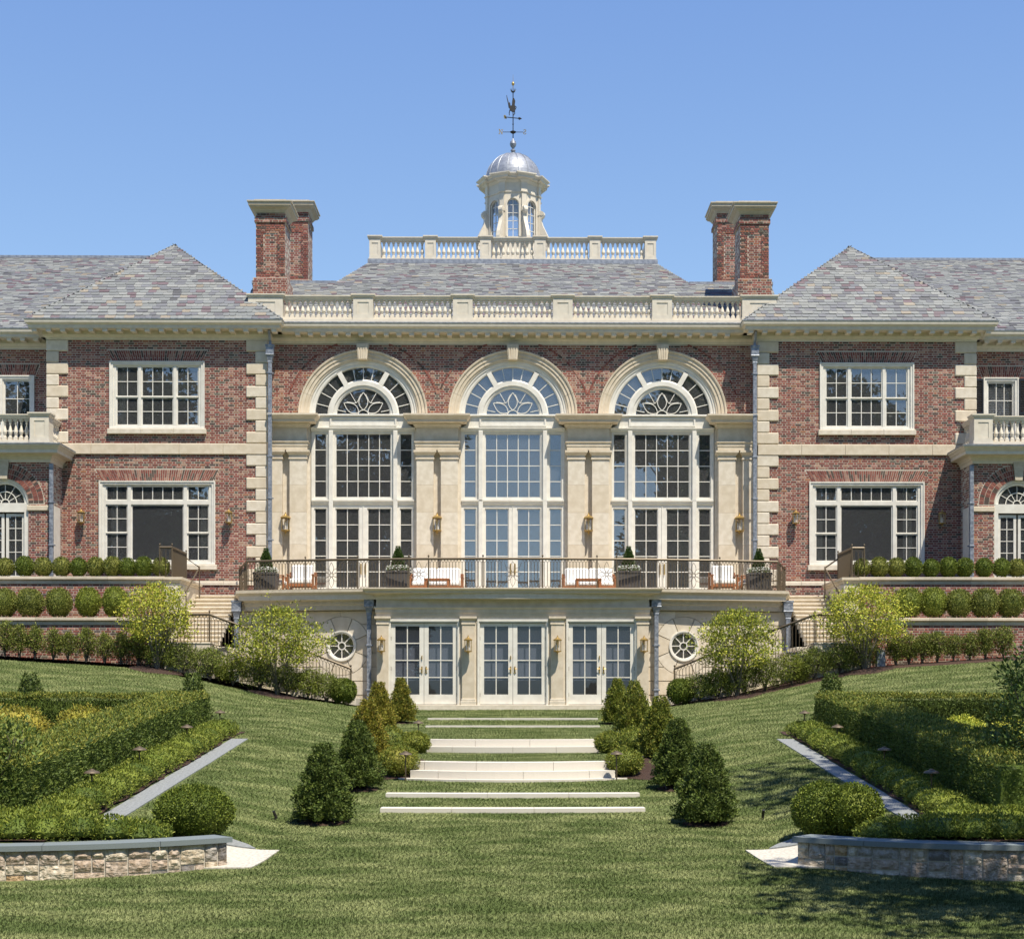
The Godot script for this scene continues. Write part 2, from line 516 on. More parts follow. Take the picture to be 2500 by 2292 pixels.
func blade_tuft(seed_: int, blades: int, high: float, wide: float) -> ArrayMesh:
	var r := RandomNumberGenerator.new()
	r.seed = seed_
	var g := G.new()
	for k in blades:
		var a := r.randf() * TAU
		var p := Vector3(cos(a), 0, sin(a)) * wide * sqrt(r.randf())
		var lean := Vector3(r.randfn(0, 0.35), 1.0, r.randfn(0, 0.35)).normalized()
		var s := Vector3(cos(a * 3.1), 0, sin(a * 3.1)) * 0.0032
		var t := p + lean * high * r.randf_range(0.55, 1.1)
		var cc := r.randf_range(0.88, 1.12)
		var dry := 0.6 if r.randf() < 0.12 else 0.0
		g.col = Color(cc * (1.0 + 0.9 * dry), cc * (1.0 + 0.5 * dry), cc * (1.0 + 0.7 * dry))
		var up := (Vector3.UP * 1.6 + lean * 0.5).normalized()
		var i := g.v.size()
		for q in [p - s, p + s, t]:
			g.v.append(q); g.n.append(up); g.c.append(g.col)
		g.ix.append(i); g.ix.append(i + 1); g.ix.append(i + 2)
	return g.mesh(M.blade)

func build_grass() -> void:
	var r := RandomNumberGenerator.new()
	r.seed = 77
	var tuft := blade_tuft(1, 40, 0.034, 0.062)
	var places := []
	var tints := PackedColorArray()
	var z := 4.0
	while z < 36.5:
		var zd := 50.0 - z
		var half := minf(16.5, 0.356 * zd + 0.5)
		var each := 0.046 if z > 26.0 else (0.058 if z > 18.0 else 0.08)
		var x := -half
		while x < half:
			var px := x + r.randf_range(-0.5, 0.5) * each * 1.6
			var pz := z + r.randf_range(-0.5, 0.5) * each * 1.6
			x += each
			if not is_lawn(px, pz): continue
			var t := Transform3D(Basis(Vector3.UP, r.randf() * TAU).scaled(Vector3.ONE * r.randf_range(0.8, 1.25) * (1.0 if z > 22.0 else 1.15)), Vector3(px, ground(px, pz) - 0.004, pz))
			places.append(t)
			# patches of drier, paler grass and faint mowing bands, the sheen of leaning blades put into the tint
			var patch := nz.get_noise_2d(px * 22.0 + 400.0, pz * 60.0) * 0.6 + nz.get_noise_2d(px * 70.0, pz * 160.0 - 300.0) * 0.5
			var band := (0.07 + 0.11 * smoothstep(3.0, 4.5, absf(px))) * sin((pz + absf(px) * 0.55) * 5.2 + 1.6 * nz.get_noise_2d(px * 12.0, pz * 12.0))
			var d := clampf(0.36 + 1.5 * patch + band, 0.0, 1.0)
			var q := Color(0.126, 0.174, 0.054).lerp(Color(0.325, 0.36, 0.155), d)
			var j := r.randf_range(0.85, 1.15)
			tints.append(Color(q.r * j, q.g * j, q.b * j))
		z += each
	var o := many(self, "grass", tuft, places, tints)
	o.set_meta("label", "short mown green grass with pale dry flecks covering the lawn")
	o.set_meta("category", "grass")

# ------------------------------------------------------------------ the house: pieces
const XI := 8.39             # inner and outer edge of a wing
const XO := 15.88
const ZC := -0.45            # plane of the middle wall
const COURSE := 0.0781
const TER := 3.52            # terrace floor
var brick_unit: ArrayMesh
var pane_unit: BoxMesh
var clear_pane: QuadMesh
var slate_units := []
var baluster_unit: ArrayMesh
var loose_slates := 0

func brick_tint(r: RandomNumberGenerator) -> Color:
	var q := r.randf()
	var b: Color
	if q < 0.40: b = Color(0.34, 0.112, 0.082)
	elif q < 0.63: b = Color(0.25, 0.078, 0.061)
	elif q < 0.79: b = Color(0.48, 0.265, 0.195)
	elif q < 0.91: b = Color(0.12, 0.08, 0.064)
	elif q < 0.95: b = Color(0.19, 0.155, 0.125)
	else: b = Color(0.41, 0.165, 0.09)
	var j := r.randf_range(0.8, 1.2)
	return Color(b.r * j, b.g * j * r.randf_range(0.92, 1.1), b.b * j)

func sector(r0: float, r1: float, a0: float, a1: float, n: int) -> PackedVector2Array:   # a piece of a ring, or of a disc when r0 is 0
	var p := PackedVector2Array()
	for k in n + 1: p.append(Vector2(cos(lerpf(a0, a1, float(k) / n)), sin(lerpf(a0, a1, float(k) / n))) * r1)
	if r0 > 0.0:
		for k in n + 1: p.append(Vector2(cos(lerpf(a1, a0, float(k) / n)), sin(lerpf(a1, a0, float(k) / n))) * r0)
	elif a1 - a0 < PI - 0.01: p.append(Vector2.ZERO)
	return p

func make_units() -> void:
	var g := G.new()
	var a := [Vector3(-0.5, -0.5, 0), Vector3(0.5, -0.5, 0), Vector3(0.5, 0.5, 0), Vector3(-0.5, 0.5, 0)]
	var b := []; var c := []
	for p in a:
		b.append(p + Vector3(0, 0, 0.6))
		c.append(Vector3(p.x * 0.95, p.y * 0.86, 1.0))
	for k in 4:
		var j := (k + 1) % 4
		g.quad(a[k], a[j], b[j], b[k])
		g.quad(b[k], b[j], c[j], c[k])
	g.quad(c[0], c[1], c[2], c[3])
	brick_unit = g.mesh(M.brick)
	pane_unit = BoxMesh.new()
	pane_unit.size = Vector3(1, 1, 0.008)
	pane_unit.material = M.glass
	clear_pane = QuadMesh.new()
	clear_pane.size = Vector2(1, 1)
	clear_pane.material = M.door_glass
	for k in 3:
		var q := G.new()
		var e: float = [0.13, 0.2, 0.07][k]
		q.prism(vec2s([-0.5 + e, 0, 0.5 - e * 0.8, 0.02 * k, 0.5, 0.16, 0.495, 1.25, -0.495, 1.25, -0.5, 0.2]), 0.0, 1.0)
		slate_units.append(q.mesh(M.slate))
	# a turned baluster 0.62 m tall on a square foot, under a square block
	var u := G.new()
	u.box(Vector3(-0.062, 0, -0.062), Vector3(0.062, 0.085, 0.062))
	u.lathe(vec2s([0.062, 0.085, 0.06, 0.11, 0.032, 0.135, 0.03, 0.15, 0.05, 0.165, 0.05, 0.18, 0.066, 0.22, 0.07, 0.25, 0.062, 0.30, 0.045, 0.36, 0.030, 0.42, 0.026, 0.47, 0.03, 0.49, 0.045, 0.50, 0.045, 0.525, 0.03, 0.54, 0.05, 0.57, 0.055, 0.585]), 10)
	u.box(Vector3(-0.06, 0.585, -0.06), Vector3(0.06, 0.65, 0.06))
	baluster_unit = u.mesh(M.cream)

func cut(iv: Array, a: float, b: float) -> Array:
	var out := []
	for q in iv:
		if b <= q[0] or a >= q[1]: out.append(q)
		else:
			if a > q[0]: out.append([q[0], a])
			if b < q[1]: out.append([b, q[1]])
	return out

# Flemish bond on the face that starts at o, runs along u and looks along n; blocks are what covers the bricks:
# ["r", x0, y0, x1, y1], ["t", middle, y0, y1, half width below, half width above], ["c", x, y, radius] or ["d", x, y, radius] (a round arch with all below it)
func brick_face(places: Array, tints: PackedColorArray, o: Vector3, u: Vector3, n: Vector3, w: float, h: float, blocks: Array, seed_: int, shift := 0.0, proud := 0.0085) -> void:
	var r := RandomNumberGenerator.new()
	r.seed = seed_
	var rows := int(h / COURSE + 0.5)
	for j in rows:
		var y := (j + 0.5) * COURSE
		var iv := [[0.0, w]]
		for b in blocks:
			if b[0] == "r" and y > b[2] and y < b[4]: iv = cut(iv, b[1], b[3])
			elif b[0] == "t" and y > b[2] and y < b[3]:
				var hw: float = lerpf(b[4], b[5], (y - b[2]) / (b[3] - b[2]))
				iv = cut(iv, b[1] - hw, b[1] + hw)
			elif b[0] == "u":
				if y > b[2] and y - b[2] < b[3]:
					var hw := sqrt(b[3] * b[3] - pow(y - b[2], 2.0))
					iv = cut(iv, b[1] - hw, b[1] + hw)
			elif b[0] in ["c", "d"]:
				var dy: float = maxf(0.0, y - b[2]) if b[0] == "d" else y - b[2]
				if absf(dy) < b[3]:
					var hw := sqrt(b[3] * b[3] - dy * dy)
					iv = cut(iv, b[1] - hw, b[1] + hw)
		if iv.is_empty(): continue
		var x := -0.33 + (0.1625 if j % 2 else 0.0) + shift + r.randf_range(-0.006, 0.006)
		var long := true
		while x < w:
			var l := 0.197 if long else 0.093
			var x1 := x + l
			for q in iv:
				var a: float = maxf(x, q[0] + 0.004); var b: float = minf(x1, q[1] - 0.004)
				if b - a < 0.025: continue
				var t := Transform3D(Basis(u * (b - a), Vector3(0, r.randf_range(0.056, 0.061), 0), n * (proud + r.randf_range(-0.0015, 0.002))), o + u * ((a + b) * 0.5) + Vector3(0, y + r.randf_range(-0.002, 0.002), 0) - n * 0.008)
				places.append(t)
				tints.append(brick_tint(r))
			x = x1 + 0.0175
			long = not long

func shell(g: G, x0: float, x1: float, y0: float, y1: float, holes: Array, z0: float, z1: float) -> void:   # a slab with rectangular holes
	var xs := [x0, x1]; var ys := [y0, y1]
	for q in holes:
		for k in [q[0], q[2]]:
			if k > x0 and k < x1 and not xs.has(k): xs.append(k)
		for k in [q[1], q[3]]:
			if k > y0 and k < y1 and not ys.has(k): ys.append(k)
	xs.sort(); ys.sort()
	for j in ys.size() - 1:
		var start := -1
		for i in xs.size():
			var solid := false
			if i < xs.size() - 1:
				var c := Vector2((xs[i] + xs[i + 1]) * 0.5, (ys[j] + ys[j + 1]) * 0.5)
				solid = true
				for q in holes:
					if c.x > q[0] and c.x < q[2] and c.y > q[1] and c.y < q[3]: solid = false
			if solid and start < 0: start = i
			if not solid and start >= 0:
				g.box(Vector3(xs[start], ys[j], z0), Vector3(xs[i], ys[j + 1], z1))
				start = -1

func pane(win: Node3D, x0: float, y0: float, x1: float, y1: float, z: float, clear := false) -> void:
	var p := part(win, "pane", clear_pane if clear else pane_unit, Vector3((x0 + x1) * 0.5, (y0 + y1) * 0.5, z))
	p.basis = Basis.from_euler(Vector3(rng.randfn(0, 0.0022), rng.randfn(0, 0.0022), 0)) * Basis.from_scale(Vector3(x1 - x0, y1 - y0, 1))

# a sash round the glass l, b, r, t, with its bars and panes
func sash(win: Node3D, l: float, b: float, r: float, t: float, z: float, cols: int, rows: int, fr := 0.045, mat := "white_paint", bar := 0.013, clear := false) -> void:
	var g := G.new()
	shell(g, l - fr, r + fr, b - fr, t + fr, [[l, b, r, t]], z - 0.03, z + 0.03)
	part(win, "sash", g.mesh(M[mat]))
	if cols > 1 or rows > 1:
		var m := G.new()
		for k in range(1, cols):
			var x := lerpf(l, r, float(k) / cols)
			m.box(Vector3(x - bar, b, z - 0.012), Vector3(x + bar, t, z + 0.016))
		for k in range(1, rows):
			var y := lerpf(b, t, float(k) / rows)
			m.box(Vector3(l, y - bar, z - 0.009), Vector3(r, y + bar, z + 0.019))
		part(win, "muntin", m.mesh(M[mat]))
	for i in cols:
		for j in rows:
			pane(win, lerpf(l, r, float(i) / cols), lerpf(b, t, float(j) / rows), lerpf(l, r, float(i + 1) / cols), lerpf(b, t, float(j + 1) / rows), z, clear)

# a window with several lights: [l, b, r, t, columns, rows]
func window(where: Vector3, outer: Array, lights: Array, sill := true) -> Node3D:
	var win := part(H, "window", null, where)
	var holes := []
	for q in lights: holes.append([q[0] - 0.04, q[1] - 0.04, q[2] + 0.04, q[3] + 0.04])
	var g := G.new()
	shell(g, outer[0], outer[2], outer[1], outer[3], holes, -0.16, -0.01)
	# the raised moulding round the casing
	shell(g, outer[0] - 0.01, outer[2] + 0.01, outer[1] + 0.002, outer[3] + 0.01, [[outer[0] + 0.1, outer[1] - 0.1, outer[2] - 0.1, outer[3] - 0.1]], -0.012, 0.03)
	shell(g, outer[0] - 0.02, outer[2] + 0.02, outer[1] + 0.002, outer[3] + 0.02, [[outer[0] + 0.025, outer[1] - 0.1, outer[2] - 0.025, outer[3] - 0.025]], 0.028, 0.055)
	g.cbox(Vector3(outer[0] - 0.02, outer[1] - 0.005, -0.01), Vector3(outer[2] + 0.02, outer[1] + 0.05, 0.075), 0.008)
	part(win, "casing", g.mesh(M.white_paint))
	for q in lights: sash(win, q[0], q[1], q[2], q[3], -0.075, q[4], q[5])
	if sill:
		for k in 3:
			var s := G.new()
			var w: float = (outer[2] - outer[0] + 0.16) / 3.0
			var x: float = outer[0] - 0.08 + k * w
			s.cbox(Vector3(x, outer[1] - 0.18, -0.1), Vector3(x + w - 0.004, outer[1] - 0.007, 0.12), 0.012)
			part(win, "sill", s.mesh(M.limestone_pale))
	return win

func flat_arch(o: Vector3, hb: float, ht: float, h: float) -> void:   # splayed upright bricks over a window
	var p := part(H, "flat_arch", null, o)
	var n := int(2.0 * ht / 0.076)
	var tones := []
	for k in 7:
		var m: StandardMaterial3D = M.brick.duplicate()
		m.vertex_color_use_as_albedo = false
		var c: Color = [Color(0.34, 0.112, 0.082), Color(0.31, 0.10, 0.075), Color(0.25, 0.078, 0.061), Color(0.48, 0.265, 0.195), Color(0.12, 0.08, 0.064), Color(0.38, 0.145, 0.105), Color(0.29, 0.092, 0.07)][k]
		m.albedo_color = c.linear_to_srgb()
		tones.append(m)
	for k in n:
		var f0 := float(k) / n * 2.0 - 1.0; var f1 := float(k + 1) / n * 2.0 - 1.0
		var s := 0.36 if k % 2 else 0.66
		for q in [[0.0, s], [s, 1.0]]:
			var a0: float = q[0]; var a1: float = q[1]
			var g := G.new()
			var e := 0.0085
			g.prism(PackedVector2Array([Vector2(f0 * lerpf(hb, ht, a0) + e, a0 * h + e), Vector2(f1 * lerpf(hb, ht, a0) - e, a0 * h + e), Vector2(f1 * lerpf(hb, ht, a1) - e, a1 * h - e), Vector2(f0 * lerpf(hb, ht, a1) + e, a1 * h - e)]), -0.008, 0.002 + rng.randf_range(-0.0015, 0.0015))
			part(p, "brick", g.mesh(tones[rng.randi() % 7]))

func balustrade(called: String, o: Vector3, x0: float, x1: float, n: int, pitch: float, high: float, parent: Node3D = null, turn := 0.0) -> Node3D:   # plinth, rail and n balusters between two piers
	var p := part(parent if parent else H, called, null, o)
	p.rotation.y = turn
	var g := G.new()
	g.box(Vector3(x0, 0, -0.11), Vector3(x1, 0.09, 0.11))
	g.box(Vector3(x0, 0.09, -0.085), Vector3(x1, 0.115, 0.085))
	part(p, "plinth", g.mesh(M.cream))
	var r := G.new()
	r.sweep(vec2s([-0.09, high - 0.15, 0.09, high - 0.15, 0.09, high - 0.11, 0.125, high - 0.085, 0.125, high - 0.05, 0.15, high - 0.035, 0.15, high, -0.15, high, -0.15, high - 0.035, -0.09, high - 0.15]), PackedVector3Array([Vector3(x0, 0, 0), Vector3(x1, 0, 0)]))
	part(p, "handrail", r.mesh(M.cream))
	var sc := (high - 0.15 - 0.115) / 0.65
	for k in n:
		var b := part(p, "baluster", baluster_unit, Vector3((x0 + x1) * 0.5 + (k - (n - 1) * 0.5) * pitch, 0.115, 0))
		b.scale = Vector3(1, sc, 1)
	return p

func pier(o: Vector3, x0: float, x1: float, high: float, deep := 0.16) -> void:   # a balustrade pier with a sunk panel
	var p := part(H, "balustrade_pier", null, o)
	var g := G.new()
	var w := x1 - x0
	g.box(Vector3(x0, 0, -deep), Vector3(x1, high - 0.12, deep))
	g.box(Vector3(x0 - 0.02, 0, -deep - 0.02), Vector3(x1 + 0.02, 0.12, deep + 0.02))
	var fr := G.new()
	shell(fr, x0, x1, 0.12, high - 0.12, [[x0 + w * 0.22, 0.2, x1 - w * 0.22, high - 0.26]], deep - 0.001, deep + 0.018)
	part(p, "block", g.mesh(M.cream))
	part(p, "panel_frame", fr.mesh(M.cream))
	var c := G.new()
	var h2 := high
	c.sweep(vec2s([-0.16, h2 - 0.12, 0.0, h2 - 0.12, 0.045, h2 - 0.08, 0.045, h2 - 0.045, 0.075, h2 - 0.03, 0.075, h2 + 0.012, -0.16, h2 + 0.012]), PackedVector3Array([Vector3(x0, 0, -deep), Vector3(x0, 0, deep), Vector3(x1, 0, deep), Vector3(x1, 0, -deep)]))
	c.box(Vector3(x0 + 0.01, h2 - 0.11, -deep + 0.01), Vector3(x1 - 0.01, h2 + 0.008, deep - 0.01))
	part(p, "cap", c.mesh(M.cream))

const CORNICE := [0.0, 0.0, 0.03, 0.0, 0.05, 0.05, 0.05, 0.07, 0.10, 0.11, 0.13, 0.16, 0.13, 0.18, 0.13, 0.285, 0.48, 0.285, 0.48, 0.305, 0.50, 0.31, 0.50, 0.395, 0.515, 0.40, 0.52, 0.415, 0.55, 0.425, 0.57, 0.44, 0.58, 0.46, 0.588, 0.50, 0.59, 0.54, 0.60, 0.545, 0.60, 0.575, 0.0, 0.60]

func cornice(path: PackedVector3Array, front_from: float, front_to: float, z: float, pitch: float, y: float) -> void:   # with its brackets along the front
	var g := G.new()
	g.sweep(vec2s(CORNICE), path)
	var c := part(H, "cornice", g.mesh(M.cream))
	var b := G.new()
	b.cbox(Vector3(-0.085, 0.175, 0.125), Vector3(0.085, 0.272, 0.455), 0.012)
	b.box(Vector3(-0.105, 0.268, 0.125), Vector3(0.105, 0.286, 0.475))
	var bm := b.mesh(M.cream)
	var n := int((front_to - front_from) / pitch + 0.5)
	for k in n + 1:
		part(c, "bracket", bm, Vector3(lerpf(front_from, front_to, float(k) / n), y, z))
	var e := G.new()
	e.sweep(vec2s([0.42, 0.578, 0.612, 0.572, 0.612, 0.60, 0.42, 0.61]), path)
	part(c, "gutter_edge", e.mesh(M.lead))

func slate_tint(r: RandomNumberGenerator) -> Color:
	var q := r.randf()
	var b: Color
	if q < 0.34: b = Color(0.27, 0.285, 0.285)
	elif q < 0.60: b = Color(0.215, 0.222, 0.245)
	elif q < 0.83: b = Color(0.335, 0.345, 0.335)
	elif q < 0.915: b = Color(0.205, 0.148, 0.168)
	elif q < 0.955: b = Color(0.36, 0.315, 0.25)
	else: b = Color(0.14, 0.142, 0.155)
	var j := r.randf_range(0.74, 1.02)
	return Color(b.r * j, b.g * j, b.b * j)

# slates in courses on the slope a (eave, first end), b (eave, second end), c (top over a), d (top over b)
func slates(called: String, a: Vector3, b: Vector3, c: Vector3, d: Vector3, e0: float, e1: float, seed_: int, singles := 0) -> Node3D:
	var r := RandomNumberGenerator.new()
	r.seed = seed_
	var g := G.new()
	var u := (b - a).normalized()
	var m0 := (a + b) * 0.5
	var tops := (c + d) * 0.5
	var upv := (tops - m0)
	upv -= u * upv.dot(u)
	var length := upv.length()
	var up := upv / length
	var n := u.cross(up).normalized()
	g.quad(a - n * 0.03, b - n * 0.03, d - n * 0.03, c - n * 0.03) if c.distance_to(d) > 0.01 else g.tri(a - n * 0.03, b - n * 0.03, d - n * 0.03)
	var und: StandardMaterial3D = M.slate_under
	var roof := part(H, called, g.mesh(und))
	var places := [[], [], []]; var tints := [PackedColorArray(), PackedColorArray(), PackedColorArray()]
	var s := -0.03
	var row := 0
	while s < length - 0.02:
		var t := maxf(0.0, s) / length
		var e := lerpf(e0, e1, t)
		var tm := clampf((s + e * 0.5) / length, 0, 1)
		var left := a.lerp(c, tm) ; var right := b.lerp(d, tm)
		var x := (left - a).dot(u); var xe := (right - a).dot(u)
		var base := a + up * s
		x -= r.randf() * 0.12
		while x < xe:
			var w := r.randf_range(0.19, 0.40) * lerpf(1.0, 0.85, t)
			var x0 := maxf(x, (left - a).dot(u) - 0.02); var x1 := minf(x + w, xe + 0.02)
			x += w + 0.004
			if x1 - x0 < 0.05: continue
			var thick := r.randf_range(0.012, 0.022) * (1.25 if row < 6 else 1.0)
			var tilt := r.randf_range(0.075, 0.10)
			var ee := e + r.randf_range(-0.008, 0.008)
			var k := r.randi() % 3
			var tr := Transform3D(Basis(u * (x1 - x0), (up - n * tilt).normalized() * ee, n * thick), base + u * ((x0 + x1) * 0.5) + n * (tilt * e + 0.004) - up * r.randf_range(0, 0.012))
			if singles > 0:
				singles -= 1
				loose_slates += 1
				var o := part(roof, "slate", slate_units[k])
				var q: int = [0, 0, 1, 1, 2, 5, 5, 6, 6, 7, 3, 0, 1, 6, 2, 5, 3, 4, 0, 6][r.randi() % 20]
				o.set_surface_override_material(0, slate_tones[q])
				o.transform = tr
			else:
				places[k].append(tr)
				tints[k].append(slate_tint(r))
		s += e
		row += 1
	for k in 3:
		if places[k].size(): many(roof, "slate_courses", slate_units[k], places[k], tints[k])
	return roof

var slate_tones := []

func room(l: Vector3, h: Vector3) -> void:   # the closed room behind a window
	var g := G.new()
	var t := 0.1
	g.box(Vector3(l.x - t, l.y - t, l.z - t), Vector3(h.x + t, h.y + t, l.z))
	g.box(Vector3(l.x - t, l.y - t, l.z), Vector3(l.x, h.y + t, h.z)); g.box(Vector3(h.x, l.y - t, l.z), Vector3(h.x + t, h.y + t, h.z))
	g.box(Vector3(l.x, l.y - t, l.z), Vector3(h.x, l.y, h.z)); g.box(Vector3(l.x, h.y, l.z), Vector3(h.x, h.y + t, h.z))
	part(H, "room", g.mesh(M.interior))

func curtain(x0: float, x1: float, y0: float, y1: float, z: float, label: String) -> void:
	var t := thing("curtain", label, "curtain", Vector3((x0 + x1) * 0.5, y0, z), "curtains inside the wing windows")
	var g := G.new()
	var n := 14
	for k in n:
		var a := lerpf(x0, x1, float(k) / n) - t.position.x; var b := lerpf(x0, x1, float(k + 1) / n) - t.position.x
		var za := 0.035 * sin(k * 1.9); var zb := 0.035 * sin((k + 1) * 1.9)
		g.quad(Vector3(a, 0, za), Vector3(b, 0, zb), Vector3(b, y1 - y0, zb), Vector3(a, y1 - y0, za))
		g.quad(Vector3(b, 0, zb - 0.006), Vector3(a, 0, za - 0.006), Vector3(a, y1 - y0, za - 0.006), Vector3(b, y1 - y0, zb - 0.006))
	part(t, "fabric", g.mesh(M.cloth))
	var r := G.new()
	r.tube(PackedVector3Array([Vector3(x0 - 0.1 - t.position.x, y1 - y0 + 0.02, 0), Vector3(x1 + 0.1 - t.position.x, y1 - y0 + 0.02, 0)]), 0.018, 6)
	part(t, "rod", r.mesh(M.brass))

# ------------------------------------------------------------------ the house: wings
func quoin_column(x: float, s: float, y_top: float, n: int, first_long: bool) -> void:   # s: +1 when the corner lies on the +x side
	for k in n:
		var long := (k % 2 == 0) == first_long
		var w := 0.714 if long else 0.40
		var y1 := y_top - k * 5.0 * COURSE - 0.006
		var g := G.new()
		var a := minf(x, x - s * w); var b := maxf(x, x - s * w)
		if s > 0: b += 0.03
		else: a -= 0.03
		g.cbox(Vector3(a, y1 - 5.0 * COURSE + 0.012, -0.34), Vector3(b, y1, 0.045), 0.026)
		part(H, "quoin", g.mesh(M.limestone_pale if rng.randf() < 0.6 else M.limestone))

func build_wing(s: float) -> void:
	var x0 := minf(s * XI, s * XO); var x1 := maxf(s * XI, s * XO)
	var xc := s * 12.135
	var y0 := 1.0; var yt := 12.29
	var k := 0.0140
	# openings
	var up := [xc - 1.6, 9.26, xc + 1.6, 11.545]
	var lo := [xc - 1.96, 4.63, xc + 1.96, 7.465]
	var g := G.new()
	shell(g, x0, x1, y0, yt, [up, lo], -0.34, -0.006)
	g.box(Vector3(x0, y0, -4.0), Vector3(x0 + 0.3, yt, -0.341)); g.box(Vector3(x1 - 0.3, y0, -4.0), Vector3(x1, yt, -0.341))
	var wall := part(H, "wing_wall", g.mesh(M.mortar))
	var places := []; var tints := PackedColorArray()
	var ox := x0; var oy := yt - 145.0 * COURSE
	var bl := [["r", up[0] - ox, up[1] - oy - 0.185, up[2] - ox, up[3] - oy], ["r", lo[0] - ox, lo[1] - oy - 0.185, lo[2] - ox, lo[3] - oy],
		["r", up[0] - ox - 0.08, up[1] - oy - 0.185, up[2] - ox + 0.08, up[1] - oy], ["r", lo[0] - ox - 0.08, lo[1] - oy - 0.185, lo[2] - ox + 0.08, lo[1] - oy],
		["t", xc - ox, up[3] - oy, up[3] - oy + 0.40, 1.52, 1.72], ["t", xc - ox, lo[3] - oy, lo[3] - oy + 0.42, 1.88, 2.10],
		["r", 0, 8.39 - oy, 7.49, 8.75 - oy], ["r", 0, 3.92 - oy, 7.49, 4.06 - oy]]
	for q in [[yt, 9], [8.39, 11]]:
		for j in q[1]:
			var w := 0.714 if j % 2 == 0 else 0.40
			var b1: float = q[0] - j * 5.0 * COURSE - oy
			if q[1] == 9 or s > 0: bl.append(["r", 0, b1 - 5.0 * COURSE, w, b1])
			if q[1] == 9 or s < 0: bl.append(["r", 7.49 - w, b1 - 5.0 * COURSE, 7.49, b1])
	brick_face(places, tints, Vector3(ox, oy, 0), Vector3.RIGHT, Vector3.BACK, 7.49, yt - oy, bl, 11 + int(s))
	many(wall, "brickwork", brick_unit, places, tints)
	flat_arch(Vector3(xc, up[3] + 0.004, 0), 1.52, 1.71, 0.392)
	flat_arch(Vector3(xc, lo[3] + 0.004, 0), 1.88, 2.09, 0.405)
	for e in [[s * XI, -s], [s * XO, s]]:
		quoin_column(e[0], e[1], yt, 9, true)
		if absf(e[0]) < 10.0: quoin_column(e[0], e[1], 8.39, 11, true)
	for q in 5:   # string course and plinth band, in lengths
		var a := lerpf(x0, x1, q / 5.0); var b := lerpf(x0, x1, (q + 1) / 5.0) - 0.004
		var b1 := G.new()
		b1.cbox(Vector3(a, 8.395, -0.3), Vector3(b, 8.745, 0.06), 0.012)
		part(H, "string_course", b1.mesh(M.limestone))
		var b2 := G.new()
		b2.cbox(Vector3(a, 3.925, -0.3), Vector3(b, 4.055, 0.035), 0.015)
		part(H, "plinth_band", b2.mesh(M.limestone_pale))
	# windows
	window(Vector3(xc, 0, 0), [-1.6, 9.26, 1.6, 11.545], [[-1.37, 10.40, -0.69, 11.37, 2, 2], [-0.51, 10.40, 0.51, 11.37, 3, 2], [0.69, 10.40, 1.37, 11.37, 2, 2], [-1.37, 9.42, -0.69, 10.31, 2, 2], [-0.51, 9.42, 0.51, 10.31, 3, 2], [0.69, 9.42, 1.37, 10.31, 2, 2]])
	window(Vector3(xc, 0, 0), [-1.96, 4.63, 1.96, 7.465], [[-1.72, 6.86, -1.05, 7.29, 2, 1], [-0.86, 6.86, 0.86, 7.29, 5, 1], [1.05, 6.86, 1.72, 7.29, 2, 1], [-1.72, 5.76, -1.05, 6.65, 2, 2], [1.05, 5.76, 1.72, 6.65, 2, 2], [-1.72, 4.80, -1.05, 5.67, 2, 2], [1.05, 4.80, 1.72, 5.67, 2, 2], [-0.86, 4.80, 0.86, 6.65, 1, 1]])
	room(Vector3(x0 + 0.4, 3.6, -5.5), Vector3(x1 - 0.4, 8.2, -0.34))
	room(Vector3(x0 + 0.4, 8.7, -5.5), Vector3(x1 - 0.4, 12.1, -0.34))
	curtain(xc - 1.45, xc - 1.2, 9.3, 11.5, -0.5, "pale curtain hanging at one side of the upper wing window, %s" % sd(s))
	curtain(xc + 1.38, xc + 1.68, 4.7, 7.4, -0.5, "pale curtain hanging at one side of the large lower wing window, %s" % sd(s))
	curtain(xc - 1.7, xc - 1.42, 4.7, 7.4, -0.5, "pale curtain gathered at the other side of the large lower wing window, %s" % sd(s))
	# cornice and roof
	cornice(PackedVector3Array([Vector3(x0, yt, -6.0), Vector3(x0, yt, 0), Vector3(x1, yt, 0), Vector3(x1, yt, -6.0)]), x0 - 0.3, x1 + 0.3, 0.0, 0.478, yt)
	var ey := 12.88; var eo := 0.56
	var apex := Vector3(xc, 16.3, -2.5); var back := Vector3(xc, 16.3, -9.5)
	var fl := Vector3(x0 - eo, ey, eo); var fr := Vector3(x1 + eo, ey, eo)
	slates("hip_roof", fl, fr, apex, apex, 0.185, 0.12, 100 + int(s), 150)
	slates("hip_roof", fr, Vector3(fr.x, ey, -9.5), apex, back, 0.185, 0.12, 103 + int(s))
	slates("hip_roof", Vector3(fl.x, ey, -9.5), fl, back, apex, 0.185, 0.12, 106 + int(s))
	for q in [fl, fr]:
		var hr := G.new()
		var dd: Vector3 = (q - apex)
		hr.tube(PackedVector3Array([apex + Vector3(0, 0.01, 0), apex + dd * 0.995 + Vector3(0, 0.02, 0)]), 0.02, 5)
		part(H, "hip_flashing", hr.mesh(slate_tones[0]))

